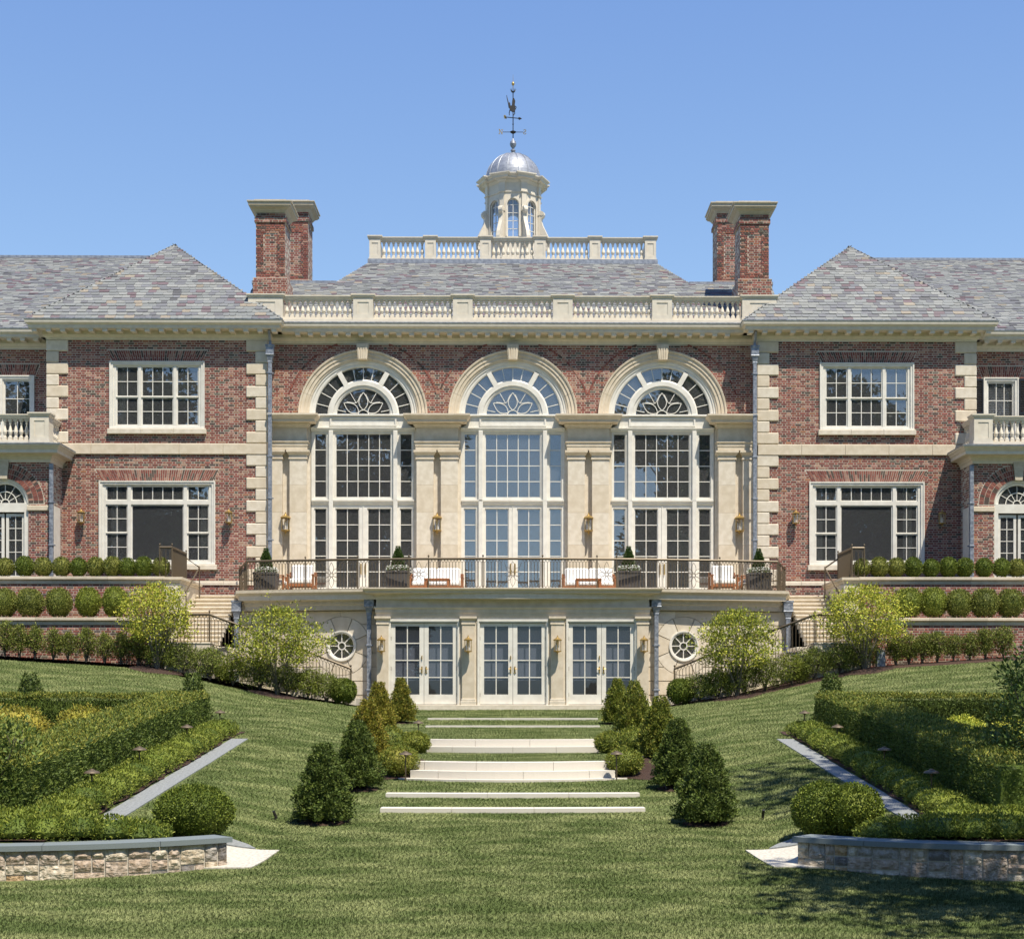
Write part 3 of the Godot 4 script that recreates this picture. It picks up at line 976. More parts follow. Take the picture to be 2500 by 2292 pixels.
# ------------------------------------------------------------------ the house: middle
func build_middle() -> void:
	var yt := 12.29; var ys := 9.83
	var xs := [-5.16, 0.0, 5.16]
	# wall above the springing line: a slab with three round arches cut out, and the piers below
	var poly := PackedVector2Array([Vector2(-8.45, ys), Vector2(8.45, ys), Vector2(8.45, yt), Vector2(-8.45, yt)])
	var left := [poly]
	for x in xs:
		var a := PackedVector2Array()
		a.append(Vector2(x + 1.88, ys - 1.0))
		for k in 25: a.append(Vector2(x + 1.88 * cos(PI * k / 24.0), ys + 1.88 * sin(PI * k / 24.0)))
		a.append(Vector2(x - 1.88, ys - 1.0))
		var nxt := []
		for q in left: nxt.append_array(Geometry2D.clip_polygons(q, a))
		left = nxt
	var g := G.new()
	for q in left: g.prism(q, ZC - 0.35, ZC - 0.006)
	var wall := part(H, "middle_wall", g.mesh(M.mortar))
	var bl := []
	for x in xs: bl.append(["d", x + XI, 0.0, 2.2])
	var places := []; var tints := PackedColorArray()
	brick_face(places, tints, Vector3(-XI, ys, ZC), Vector3.RIGHT, Vector3.BACK, 2.0 * XI, yt - ys, bl, 31)
	many(wall, "brickwork", brick_unit, places, tints)
	# raised brick ribs that follow the arches
	for x in xs:
		for sd: float in [-1.0, 1.0]:
			var rb := part(H, "brick_rib")
			rb.position = Vector3(x, ys, ZC)
			for k in 13:
				var a0 := deg_to_rad(18.0 + k * 4.1); var a1 := deg_to_rad(18.0 + (k + 1) * 4.1) - 0.008
				if (x < -1 and sd < 0 or x > 1 and sd > 0) and k < 0: continue
				var q := G.new()
				q.prism(PackedVector2Array([Vector2(sd * cos(a0) * 2.66, sin(a0) * 2.66 - 0.1), Vector2(sd * cos(a1) * 2.66, sin(a1) * 2.66 - 0.1), Vector2(sd * cos(a1) * 2.72, sin(a1) * 2.72 - 0.1), Vector2(sd * cos(a0) * 2.72, sin(a0) * 2.72 - 0.1)]), -0.004, 0.009)
				part(rb, "brick", q.mesh(brick_tones[rng.randi() % brick_tones.size()]))
	for x in xs: arched_window(x, ys)
	for x: float in [-7.79, -2.6, 2.6, 7.79]: pilaster_pair(x)
	room(Vector3(-7.9, 3.55, -7.0), Vector3(7.9, 12.0, ZC - 0.36))
	cornice(PackedVector3Array([Vector3(-XI - 0.2, yt, ZC), Vector3(XI + 0.2, yt, ZC)]), -7.36, 7.36, ZC, 0.433, yt)
	# lower roof and the raised part behind the balustrade
	var ry := 15.36; var rz := -3.9
	slates("main_roof", Vector3(-9.5, 12.9, -0.55), Vector3(9.5, 12.9, -0.55), Vector3(-9.5, ry, rz), Vector3(9.5, ry, rz), 0.18, 0.14, 200)
	slates("main_roof", Vector3(-6.55, ry - 0.02, rz + 0.02), Vector3(6.55, ry - 0.02, rz + 0.02), Vector3(-5.45, 16.66, -5.72), Vector3(5.45, 16.66, -5.72), 0.14, 0.13, 201)
	for s: float in [-1.0, 1.0]:
		var ridge := G.new()
		var a := minf(s * 6.5, s * 9.6); var b := maxf(s * 6.5, s * 9.6)
		ridge.box(Vector3(a, ry - 0.03, rz - 0.08), Vector3(b, ry + 0.07, rz + 0.08))
		part(H, "ridge_flashing", ridge.mesh(M.lead_bright))
		var gb := G.new()   # the far slopes
		gb.quad(Vector3(b, ry - 0.03, rz), Vector3(a, ry - 0.03, rz), Vector3(a, 12.9, rz - 3.4), Vector3(b, 12.9, rz - 3.4))
		gb.tri(Vector3(s * 6.55, ry, rz), Vector3(s * 5.45, 16.66, -5.72), Vector3(s * 6.55, ry, rz - 6.0))
		gb.quad(Vector3(s * 6.55, ry, rz - 6.0), Vector3(s * 5.45, 16.66, -9.5), Vector3(s * 5.45, 16.66, -5.72), Vector3(s * 6.55, ry, rz))
		part(H, "roof_slope", gb.mesh(M.slate_under))
	var fl := G.new()
	fl.box(Vector3(-5.5, 16.60, -11.5), Vector3(5.5, 16.72, -5.62))
	fl.box(Vector3(-5.52, 16.55, -5.75), Vector3(5.52, 16.78, -5.60))
	part(H, "lead_flat", fl.mesh(M.lead_bright))
	# balustrade over the cornice
	var bz := -0.22; var by := 12.88
	var fb := G.new()
	fb.box(Vector3(-9.0, by - 0.02, bz - 0.3), Vector3(9.0, by + 0.13, bz + 0.22))
	part(H, "parapet_base", fb.mesh(M.cream))
	var piers := [[-9.05, -7.87], [-5.46, -4.78], [-2.05, -1.38], [1.38, 2.05], [4.78, 5.46], [7.87, 9.05]]
	for q in piers: pier(Vector3(0, by + 0.13, bz), q[0], q[1], 0.87)
	for k in 5: balustrade("roof_balustrade", Vector3(0, by + 0.13, bz), piers[k][1], piers[k + 1][0], [13, 15, 15, 15, 13][k], 0.181, 0.85)
	# balustrade round the flat on top
	var tz := -5.85; var ty := 16.74
	var tp := [[-5.46, -5.04], [-3.34, -2.93], [-1.25, -0.83], [0.83, 1.25], [2.93, 3.34], [5.04, 5.46]]
	for q in tp: pier(Vector3(0, ty, tz), q[0], q[1], 0.93, 0.17)
	for k in 5: balustrade("roof_balustrade", Vector3(0, ty, tz), tp[k][1], tp[k + 1][0], 9, 0.182, 0.91)
	for s: float in [-1.0, 1.0]: balustrade("roof_balustrade", Vector3(s * 5.25, ty, tz), -5.0, -0.2, 24, 0.19, 0.91, null, -PI / 2.0 if s > 0 else -PI / 2.0)

func arched_window(x: float, ys: float) -> void:
	var o := Vector3(x, ys, ZC)
	# the stone surround with its keystone
	var sur := part(H, "arch_surround", null, o)
	var n := 9
	for k in n:
		var a0 := PI * k / n + 0.002; var a1 := PI * (k + 1) / n - 0.002
		var g := G.new()
		g.arc(vec2s([1.86, -0.2, 1.86, 0.06, 1.92, 0.075, 1.93, 0.10, 2.03, 0.10, 2.04, 0.13, 2.15, 0.13, 2.16, 0.165, 2.2, 0.175, 2.22, 0.175, 2.22, -0.03]), Vector3.ZERO, a0, a1, 6)
		part(sur, "voussoir", g.mesh(M.limestone))
	var ks := G.new()
	ks.prism(vec2s([-0.155, 1.87, 0.155, 1.87, 0.21, 2.40, -0.21, 2.40]), 0.1, 0.28)
	for k in 4: ks.prism(vec2s([-0.125 + k * 0.07, 1.875, -0.085 + k * 0.07, 1.875, -0.115 + k * 0.095 + 0.0, 2.39, -0.17 + k * 0.095, 2.39]), 0.279, 0.30)
	part(sur, "keystone", ks.mesh(M.limestone))
	# window
	var w := part(H, "arched_window", null, Vector3(x, 0, ZC))
	var f := G.new()
	f.arc(vec2s([1.655, -0.2, 1.655, -0.02, 1.70, 0.0, 1.78, 0.0, 1.79, 0.03, 1.88, 0.03, 1.88, -0.2]), Vector3(0, ys, 0), 0, PI, 40)
	f.arc(vec2s([0.91, -0.2, 0.91, -0.06, 0.96, -0.02, 1.02, -0.02, 1.03, 0.02, 1.18, 0.02, 1.19, -0.02, 1.235, -0.05, 1.235, -0.2]), Vector3(0, ys, 0), 0, PI, 36)
	for sd: float in [-1.0, 1.0]:
		var a := PI / 2 + sd * deg_to_rad(29.5)
		var d := Vector3(cos(a), sin(a), 0); var t := Vector3(-d.y, d.x, 0) * 0.085
		var p0 := Vector3(0, ys, 0) + d * 1.18; var p1 := Vector3(0, ys, 0) + d * 1.72
		f.prism(PackedVector2Array([Vector2(p0.x + t.x, p0.y + t.y), Vector2(p1.x + t.x, p1.y + t.y), Vector2(p1.x - t.x, p1.y - t.y), Vector2(p0.x - t.x, p0.y - t.y)]), -0.18, 0.0)
	part(w, "arch_frame", f.mesh(M.white_paint))
	var segs := [[0.0, 57.0, 4], [64.5, 115.5, 4], [123.0, 180.0, 4]]
	for q in segs:
		for k in range(1, q[2]):
			var a: float = deg_to_rad(lerpf(q[0], q[1], float(k) / q[2]))
			var d := Vector3(cos(a), sin(a), 0)
			var rb := G.new()
			rb.tube(PackedVector3Array([Vector3(0, ys, -0.07) + d * 1.2, Vector3(0, ys, -0.07) + d * 1.68]), 0.018, 4)
			part(w, "glazing_bar", rb.mesh(M.white_paint))
		for k in q[2]:
			var a0: float = deg_to_rad(lerpf(q[0], q[1], float(k) / q[2])); var a1: float = deg_to_rad(lerpf(q[0], q[1], float(k + 1) / q[2]))
			var pg := G.new()
			pg.prism(sector(1.2, 1.68, a0, a1, 4), -0.004, 0.004)
			var pn := part(w, "pane", pg.mesh(M.glass), Vector3(0, ys, -0.08))
			pn.rotation = Vector3(rng.randfn(0, 0.0018), rng.randfn(0, 0.0018), 0)
	# the lotus in the fanlight
	var tr := func(pts: PackedVector2Array) -> PackedVector3Array:
		var r := PackedVector3Array()
		for q in pts: r.append(Vector3(q.x, ys + q.y, -0.06))
		return r
	for a in [90.0, 33.0, 147.0]:
		var d := Vector2(cos(deg_to_rad(a)), sin(deg_to_rad(a))); var e := Vector2(-d.y, d.x)
		var bars := G.new()
		for sd: float in [-1.0, 1.0]:
			var pts := PackedVector2Array()
			for k in 11:
				var t := k / 10.0
				pts.append(d * lerpf(0.19, 0.80, t) + e * sd * 0.155 * sin(PI * pow(t, 0.85)))
			bars.tube(tr.call(pts), 0.017, 4)
		part(w, "petal", bars.mesh(M.white_paint))
	for a in [60.0, 120.0, 12.0, 168.0]:
		var d := Vector2(cos(deg_to_rad(a)), sin(deg_to_rad(a)))
		var bars := G.new()
		bars.tube(tr.call(PackedVector2Array([d * (0.50 if a in [60.0, 120.0] else 0.62), d * 0.93])), 0.016, 4)
		part(w, "glazing_bar", bars.mesh(M.white_paint))
	for q in [[33.0, 90.0], [90.0, 147.0]]:
		var pts := PackedVector2Array()
		for k in 9:
			var t := k / 8.0
			var a := deg_to_rad(lerpf(q[0] + 6.0, q[1] - 6.0, t))
			pts.append(Vector2(cos(a), sin(a)) * (0.74 - 0.24 * sin(PI * t)))
		var bars := G.new()
		bars.tube(tr.call(pts), 0.015, 4)
		part(w, "glazing_bar", bars.mesh(M.white_paint))
	var hp := PackedVector2Array()
	for k in 11: hp.append(Vector2(cos(PI * k / 10.0), sin(PI * k / 10.0)) * 0.19)
	var hb := G.new()
	hb.tube(tr.call(hp), 0.018, 4)
	part(w, "glazing_bar", hb.mesh(M.white_paint))
	var fan := G.new()
	fan.prism(sector(0.0, 0.93, 0.0, PI, 20), -0.004, 0.004)
	part(w, "pane", fan.mesh(M.glass), Vector3(0, ys, -0.08)).rotation = Vector3(rng.randfn(0, 0.001), 0, 0)
	# transom panel, posts and mouldings below the arch
	var zf := -0.02
	var lights := [[-1.66, 7.02, -1.29, 9.18, 1, 4], [-0.93, 7.02, 0.93, 9.18, 5, 4], [1.29, 7.02, 1.66, 9.18, 1, 4], [-1.66, 3.90, -1.29, 6.60, 1, 5], [1.29, 3.90, 1.66, 6.60, 1, 5], [-0.93, 3.90, -0.17, 6.60, 2, 5], [0.17, 3.90, 0.93, 6.60, 2, 5]]
	var holes := []
	for q in lights: holes.append([q[0] - 0.03, q[1] - 0.03, q[2] + 0.03, q[3] + 0.03])
	var c := G.new()
	shell(c, -1.79, 1.79, TER, ys, holes, -0.2, zf)
	part(w, "casing", c.mesh(M.white_paint))
	var mo := G.new()
	mo.cbox(Vector3(-1.88, ys - 0.03, -0.1), Vector3(1.88, ys + 0.03, 0.06), 0.01)
	shell(mo, -1.15, 1.15, 9.46, 9.76, [[-1.09, 9.51, 1.09, 9.71]], -0.03, 0.015)
	mo.sweep(vec2s([0, 9.28, 0.04, 9.28, 0.06, 9.32, 0.06, 9.34, 0.09, 9.37, 0.09, 9.40, 0, 9.40]), PackedVector3Array([Vector3(-1.79, 0, -0.02), Vector3(1.79, 0, -0.02)]))
	mo.sweep(vec2s([0, 6.76, 0.03, 6.76, 0.05, 6.80, 0.05, 6.83, 0.09, 6.87, 0.09, 6.91, 0, 6.91]), PackedVector3Array([Vector3(-1.77, 0, -0.02), Vector3(1.77, 0, -0.02)]))
	part(w, "transom", mo.mesh(M.white_paint))
	for px: float in [-1.11, 1.11]:
		var po := G.new()
		po.cbox(Vector3(px - 0.075, TER, -0.03), Vector3(px + 0.075, 9.29, 0.07), 0.012)
		part(w, "post", po.mesh(M.white_paint))
	for k in lights.size():
		var q: Array = lights[k]
		sash(w, q[0], q[1], q[2], q[3], -0.085, q[4], q[5], 0.032, "white_paint", 0.0135)
	var st := G.new()
	st.box(Vector3(-0.012, TER + 0.05, -0.03), Vector3(0.012, 6.72, 0.0))
	part(w, "door_stop", st.mesh(M.white_paint))
	for px: float in [-0.075, 0.075]:
		var hd := G.new()
		hd.cbox(Vector3(px - 0.022, 4.35, -0.02), Vector3(px + 0.022, 4.72, 0.03), 0.006)
		part(w, "door_handle", hd.mesh(M.brass))

func pilaster_pair(x: float) -> void:
	var p := part(H, "pilaster_pair", null, Vector3(0, 0, ZC))
	var a := x - 0.76; var b := x + 0.76
	var lim := XI - 0.02
	var fit := func(v: float) -> float: return clampf(v, -lim, lim)
	var g := G.new()   # the wall behind them
	g.box(Vector3(fit.call(x - 0.82), TER, -0.3), Vector3(fit.call(x + 0.82), 9.82, 0.02))
	part(p, "backing", g.mesh(M.limestone_pale))
	for sd: float in [-1.0, 1.0]:
		var x0: float = x - 0.71 if sd < 0 else x + 0.125
		var x1: float = x - 0.125 if sd < 0 else x + 0.71
		x0 = fit.call(x0); x1 = fit.call(x1)
		var yy := TER
		for k in 4:   # the shaft in drums
			var y1: float = [5.35, 6.45, 7.4, 8.28][k]
			var s := G.new()
			s.cbox(Vector3(x0, yy, 0.0), Vector3(x1, y1 - 0.003, 0.22), 0.006)
			part(p, "shaft", s.mesh(M.limestone if (k + int(sd)) % 2 else M.limestone_pale))
			yy = y1
		var c := G.new()
		c.sweep(vec2s([0, 8.28, 0.03, 8.28, 0.03, 8.33, 0.015, 8.345, 0.015, 8.42, 0.05, 8.455, 0.08, 8.50, 0.10, 8.515, 0.10, 8.585, 0, 8.59]), PackedVector3Array([Vector3(x0, 0, 0.0), Vector3(x0, 0, 0.22), Vector3(x1, 0, 0.22), Vector3(x1, 0, 0.0)]))
		c.box(Vector3(x0, 8.281, 0.0), Vector3(x1, 8.589, 0.219))
		part(p, "capital", c.mesh(M.limestone))
	var e := G.new()
	var ea: float = fit.call(x - 0.72); var eb: float = fit.call(x + 0.72)
	e.box(Vector3(ea, 8.592, 0.0), Vector3(eb, 9.44, 0.235))
	e.sweep(vec2s([0, 8.60, 0.02, 8.60, 0.02, 8.72, 0.035, 8.725, 0.035, 8.82, 0.07, 8.86, 0.07, 8.89, 0, 8.90]), PackedVector3Array([Vector3(ea, 0, 0.0), Vector3(ea, 0, 0.235), Vector3(eb, 0, 0.235), Vector3(eb, 0, 0.0)]))
	part(p, "entablature", e.mesh(M.limestone))
	var cg := G.new()
	cg.box(Vector3(ea, 9.441, 0.0), Vector3(eb, 9.79, 0.235))
	var out := vec2s([0, 9.36, 0.03, 9.36, 0.06, 9.42, 0.10, 9.46, 0.10, 9.50, 0.30, 9.52, 0.30, 9.60, 0.33, 9.61, 0.36, 9.66, 0.42, 9.72, 0.42, 9.775, 0, 9.81])
	var path := PackedVector3Array()
	if ea > -lim + 0.01: path.append_array(PackedVector3Array([Vector3(ea, 0, 0.0), Vector3(ea, 0, 0.235)]))
	else: path.append(Vector3(ea, 0, 0.235))
	if eb < lim - 0.01: path.append_array(PackedVector3Array([Vector3(eb, 0, 0.235), Vector3(eb, 0, 0.0)]))
	else: path.append(Vector3(eb, 0, 0.235))
	cg.sweep(out, path)
	part(p, "cornice_block", cg.mesh(M.limestone))

# ------------------------------------------------------------------ the house: chimneys and cupola
func chimney(x0: float, x1: float, zf: float, deep: float, y0: float, y1: float, inner: float, seed_: int) -> void:
	var c := part(H, "chimney", null, Vector3.ZERO)
	var g := G.new()
	g.box(Vector3(x0, y0 - 2.0, zf - deep), Vector3(x1, y1, zf - 0.006))
	g.box(Vector3(x0 - 0.09, y0 - 2.0, zf - deep - 0.09), Vector3(x1 + 0.09, y0 + 0.55, zf + 0.084))
	g.box(Vector3(x0 - 0.045, y1 - 0.36, zf - deep - 0.045), Vector3(x1 + 0.045, y1 - 0.20, zf + 0.045))
	part(c, "shaft", g.mesh(M.mortar))
	var places := []; var tints := PackedColorArray()
	var w := x1 - x0
	var h := y1 - y0
	# the sunk panel on the front: bricks stand 18 mm proud round it
	var pan := ["r", w * 0.26, 0.75, w * 0.74, h - 0.75]
	brick_face(places, tints, Vector3(x0, y0, zf), Vector3.RIGHT, Vector3.BACK, w, h, [pan], seed_, 0.0, 0.024)
	brick_face(places, tints, Vector3(x0 + w * 0.26, y0 + 0.75, zf), Vector3.RIGHT, Vector3.BACK, w * 0.48, h - 1.5, [], seed_ + 1, 0.05, 0.0085)
	var side := Vector3.RIGHT * inner
	var sx := x1 if inner > 0 else x0
	brick_face(places, tints, Vector3(sx, y0, zf if inner > 0 else zf - deep), Vector3.FORWARD if inner > 0 else Vector3.BACK, side, deep, h, [], seed_ + 2, 0.1, 0.0085)
	# plinth and corbel courses
	brick_face(places, tints, Vector3(x0 - 0.09, y0 - 0.4, zf + 0.09), Vector3.RIGHT, Vector3.BACK, w + 0.18, 0.95, [], seed_ + 3)
	brick_face(places, tints, Vector3(x1 + 0.09 if inner > 0 else x0 - 0.09, y0 - 0.4, zf + 0.09 if inner > 0 else zf - deep - 0.09), Vector3.FORWARD if inner > 0 else Vector3.BACK, side, deep + 0.18, 0.95, [], seed_ + 4)
	brick_face(places, tints, Vector3(x0 - 0.05, y1 - 0.36, zf + 0.05), Vector3.RIGHT, Vector3.BACK, w + 0.1, 0.16, [], seed_ + 5)
	brick_face(places, tints, Vector3(x1 + 0.05 if inner > 0 else x0 - 0.05, y1 - 0.36, zf + 0.05 if inner > 0 else zf - deep - 0.05), Vector3.FORWARD if inner > 0 else Vector3.BACK, side, deep + 0.1, 0.16, [], seed_ + 6)
	many(c, "brickwork", brick_unit, places, tints)
	var cap := G.new()
	cap.sweep(vec2s([0, -0.02, 0.02, -0.02, 0.05, 0.03, 0.10, 0.09, 0.19, 0.14, 0.19, 0.17, 0.23, 0.185, 0.23, 0.29, 0.27, 0.30, 0.27, 0.335, -0.1, 0.36]), PackedVector3Array([Vector3(x0, y1, zf - deep), Vector3(x0, y1, zf), Vector3(x1, y1, zf), Vector3(x1, y1, zf - deep)]), true)
	cap.box(Vector3(x0 - 0.05, y1 + 0.02, zf - deep - 0.05), Vector3(x1 + 0.05, y1 + 0.43, zf + 0.05))
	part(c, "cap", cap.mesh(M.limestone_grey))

func build_cupola() -> void:
	var o := Vector3(0.01, 17.72, -9.6)
	var c := part(H, "cupola", null, o)
	var ap := 1.06             # centre to a wide face
	var hf := 0.40             # half width of a wide face
	var top := 3.42
	var drum := G.new()
	# eight sides: four wide ones with windows turned to the front, the back and the diagonals are all alike
	for k in 8:
		var a := PI / 4 * k
		var b := Basis(Vector3.UP, a)
		var q := G.new()
		var poly := PackedVector2Array([Vector2(-0.44, 0), Vector2(0.44, 0), Vector2(0.44, top), Vector2(-0.44, top)])
		q.box(Vector3(-0.44, -1.1, ap - 0.14), Vector3(0.44, 0.0, ap))
		var hole := PackedVector2Array([Vector2(-0.235, -0.1), Vector2(0.235, -0.1)])
		for j in 13: hole.append(Vector2(cos(PI * j / 12.0) * 0.235, 2.15 + sin(PI * j / 12.0) * 0.235))
		var res := Geometry2D.clip_polygons(poly, hole)
		for r in res: q.prism(r, ap - 0.14, ap)
		q.box(Vector3(-0.235, 0, ap - 0.12), Vector3(0.235, 0.86, ap - 0.01))
		q.arc(vec2s([0.235, ap - 0.02, 0.235, ap + 0.025, 0.31, ap + 0.025, 0.31, ap - 0.02]), Vector3(0, 2.15, 0), 0, PI, 12)
		for sx: float in [-1.0, 1.0]: q.box(Vector3(sx * 0.2725 - 0.0375, 0.86, ap - 0.02), Vector3(sx * 0.2725 + 0.0375, 2.15, ap + 0.024))
		var f := G.new()
		for i in q.v.size():
			f.v.append(b * q.v[i]); f.n.append(b * q.n[i])
		f.ix = q.ix
		part(c, "drum_side", f.mesh(M.cream))
		# pilaster on the corner to the next side
		var pb := Basis(Vector3.UP, a + PI / 8)
		var p := G.new(); p.box(Vector3(-0.10, 0, ap + 0.02), Vector3(0.10, top, ap + 0.11))
		p.box(Vector3(-0.12, 1.86, ap + 0.02), Vector3(0.12, 1.98, ap + 0.13))
		var pf := G.new()
		for i in p.v.size():
			pf.v.append(pb * p.v[i]); pf.n.append(pb * p.n[i])
		pf.ix = p.ix
		part(c, "corner_pilaster", pf.mesh(M.cream))
		if k in [0, 1, 7]:
			var w := G.new()
			for x in [0.0]: w.box(Vector3(-0.012, 0.86, ap - 0.1), Vector3(0.012, 2.38, ap - 0.07))
			for y in [1.18, 1.5, 1.82, 2.14]: w.box(Vector3(-0.235, y - 0.012, ap - 0.1), Vector3(0.235, y + 0.012, ap - 0.07))
			w.arc(vec2s([0.205, ap - 0.1, 0.205, ap - 0.05, 0.24, ap - 0.05]), Vector3(0, 2.15, 0), 0, PI, 10)
			for sx: float in [-1.0, 1.0]: w.box(Vector3(sx * 0.22 - 0.016, 0.86, ap - 0.1), Vector3(sx * 0.22 + 0.016, 2.15, ap - 0.05))
			var wf := G.new()
			for i in w.v.size():
				wf.v.append(b * w.v[i]); wf.n.append(b * w.n[i])
			wf.ix = w.ix
			part(c, "window_bars", wf.mesh(M.white_paint))
		var gl := G.new()
		var gp := PackedVector2Array([Vector2(-0.235, 0.86), Vector2(0.235, 0.86)])
		for q2 in sector(0.0, 0.235, 0.0, PI, 10): gp.append(q2 + Vector2(0, 2.15))
		gl.prism(gp, ap - 0.094, ap - 0.086)
		var gf := G.new()
		for i in gl.v.size():
			gf.v.append(b * gl.v[i]); gf.n.append(b * gl.n[i])
		gf.ix = gl.ix
		part(c, "pane", gf.mesh(M.glass))
		# scrolled buttress against the corner pilaster
		if k in [0, 1, 6, 7]:
			var pts := PackedVector2Array()
			for t in 13:
				var u := t / 12.0
				pts.append(Vector2(0.30 - 0.22 * smoothstep(0.15, 0.75, u) + 0.05 * sin(u * PI * 1.2), lerpf(0.75, 2.0, u)))
			pts.append(Vector2(0.14, 2.02)); pts.append(Vector2(0.17, 1.93)); pts.append(Vector2(0.10, 1.84))
			var poly2 := PackedVector2Array()
			for q2 in pts: poly2.append(q2)
			poly2.append(Vector2(-0.02, 1.84)); poly2.append(Vector2(-0.02, 0.5)); poly2.append(Vector2(0.36, 0.5)); poly2.append(Vector2(0.36, 0.72))
			var sg := G.new()
			var hull := PackedVector2Array([Vector2(-0.02, 0.45), Vector2(0.40, 0.45), Vector2(0.43, 0.6), Vector2(0.43, 0.78), Vector2(0.38, 0.98), Vector2(0.26, 1.24), Vector2(0.15, 1.46), Vector2(0.10, 1.64), Vector2(0.11, 1.74), Vector2(0.19, 1.80), Vector2(0.22, 1.88), Vector2(0.20, 1.98), Vector2(0.13, 2.04), Vector2(-0.02, 2.04)])
			sg.prism(hull, -0.075, 0.075)
			sg.tube(PackedVector3Array([Vector3(0.13, 1.93, -0.09), Vector3(0.13, 1.93, 0.09)]), 0.085, 10)
			sg.tube(PackedVector3Array([Vector3(0.25, 0.70, -0.085), Vector3(0.25, 0.70, 0.085)]), 0.13, 12)
			sg.tube(PackedVector3Array([Vector3(0.25, 0.70, -0.1), Vector3(0.25, 0.70, 0.1)]), 0.06, 10)
			var sb := Basis(Vector3.UP, a + PI / 8 - PI / 2)
			var sf := G.new()
			for i in sg.v.size():
				sf.v.append(sb * (sg.v[i] + Vector3(ap + 0.10, 0, 0))); sf.n.append(sb * sg.n[i])
			sf.ix = sg.ix
			part(c, "scroll", sf.mesh(M.cream))
	# entablature: breaks forward over each corner
	var ring := PackedVector3Array()
	for k in 8:
		var a := PI / 4 * k
		for j in [[-0.30, ap], [-0.29, ap + 0.0], [0.29, ap], [0.30, ap]]:
			pass
		ring.append(Basis(Vector3.UP, a) * Vector3(-0.31, 0, ap + 0.01)); ring.append(Basis(Vector3.UP, a) * Vector3(0.31, 0, ap + 0.01))
		ring.append(Basis(Vector3.UP, a + PI / 8) * Vector3(-0.13, 0, ap + 0.12)); ring.append(Basis(Vector3.UP, a + PI / 8) * Vector3(0.13, 0, ap + 0.12))
	var en := G.new()
	en.sweep(vec2s([-0.1, 2.62, 0.02, 2.62, 0.03, 2.66, 0.0, 2.68, 0.0, 3.02, 0.03, 3.05, 0.07, 3.10, 0.07, 3.13, 0.19, 3.16, 0.19, 3.22, 0.24, 3.27, 0.27, 3.30, 0.27, 3.34, -0.2, 3.42]), ring, true)
	part(c, "entablature", en.mesh(M.cream))
	# dome with standing seams
	var dp := PackedVector2Array()
	for k in 15:
		var t := PI / 2 * k / 14.0
		dp.append(Vector2(1.10 * cos(t) + 0.03, 3.36 + 1.16 * sin(t)))
	dp[0].y = 3.30
	var dome := G.new()
	dome.lathe(dp, 32)
	var dm := part(c, "dome", dome.mesh(M.lead_bright))
	for k in 16:
		var a := TAU * (k + 0.5) / 16.0
		var pts := PackedVector3Array()
		for q in dp: pts.append(Vector3(cos(a) * (q.x + 0.005), q.y + 0.005, sin(a) * (q.x + 0.005)))
		var rb := G.new()
		rb.tube(pts, 0.016, 4)
		part(dm, "seam", rb.mesh(M.lead))
	var fin := G.new()
	fin.lathe(vec2s([0.19, 4.48, 0.12, 4.54, 0.05, 4.62, 0.10, 4.66, 0.10, 4.70, 0.045, 4.74, 0.06, 4.80, 0.11, 4.86, 0.135, 4.95, 0.11, 5.05, 0.05, 5.11, 0.02, 5.18, 0.0, 5.2]), 14)
	part(c, "finial", fin.mesh(M.lead_bright))
	# weather vane
	var v := part(H, "weather_vane", null, o)
	var rod := G.new()
	rod.tube(PackedVector3Array([Vector3(0, 5.15, 0), Vector3(0, 7.05, 0)]), 0.022, 6)
	rod.lathe(vec2s([0.0, 5.36, 0.05, 5.38, 0.14, 5.44, 0.05, 5.49, 0.0, 5.5]), 8)
	rod.lathe(vec2s([0.0, 5.72, 0.04, 5.76, 0.0, 5.80]), 8)
	part(v, "rod", rod.mesh(M.dark_metal))
	var arms := G.new()
	arms.tube(PackedVector3Array([Vector3(-0.42, 5.44, 0), Vector3(0.42, 5.44, 0)]), 0.014, 4)
	arms.tube(PackedVector3Array([Vector3(0, 5.44, -0.42), Vector3(0, 5.44, 0.42)]), 0.014, 4)
	part(v, "compass_arms", arms.mesh(M.dark_metal))
	for q in [["N", Vector3(-0.50, 5.44, 0), 0.35], ["S", Vector3(0.48, 5.44, 0), PI - 0.35]]:
		var t := TextMesh.new()
		t.text = q[0]
		t.font = SystemFont.new()
		t.font.font_names = PackedStringArray(["Droid Serif"])
		t.font_size = 32
		t.pixel_size = 0.0085
		t.depth = 0.02
		t.material = M.brass
		part(v, "compass_letter", t, q[1]).rotation.y = q[2]
	var arrow := G.new()
	var d := Vector3(0.56, -0.42, 0.72).normalized()
	d = Vector3(0.42, -0.24, 0.5)
	arrow.tube(PackedVector3Array([Vector3(0, 6.02, 0) - d * 0.85, Vector3(0, 6.02, 0) + d * 0.7]), 0.018, 4)
	arrow.tube(PackedVector3Array([Vector3(0, 6.02, 0) + d * 0.6, Vector3(0, 6.02, 0) + d * 0.85]), 0.06, 5, 0.004)
	part(v, "arrow", arrow.mesh(M.dark_metal))
	var tail := G.new()
	tail.prism(vec2s([-0.36, 6.15, -0.26, 6.13, -0.28, 6.24, -0.33, 6.30, -0.39, 6.26]), -0.4, -0.385)
	part(v, "tail", tail.mesh(M.brass))
	# the rider's figure on the vane: a plumed beast with raised tail
	var fg := G.new()
	fg.prism(vec2s([-0.13, 6.33, -0.03, 6.26, 0.08, 6.27, 0.10, 6.40, 0.07, 6.55, 0.09, 6.70, 0.04, 6.82, -0.02, 6.80, -0.04, 6.66, -0.05, 6.52, -0.10, 6.50, -0.12, 6.62, -0.16, 6.66, -0.17, 6.50]), -0.03, 0.03)
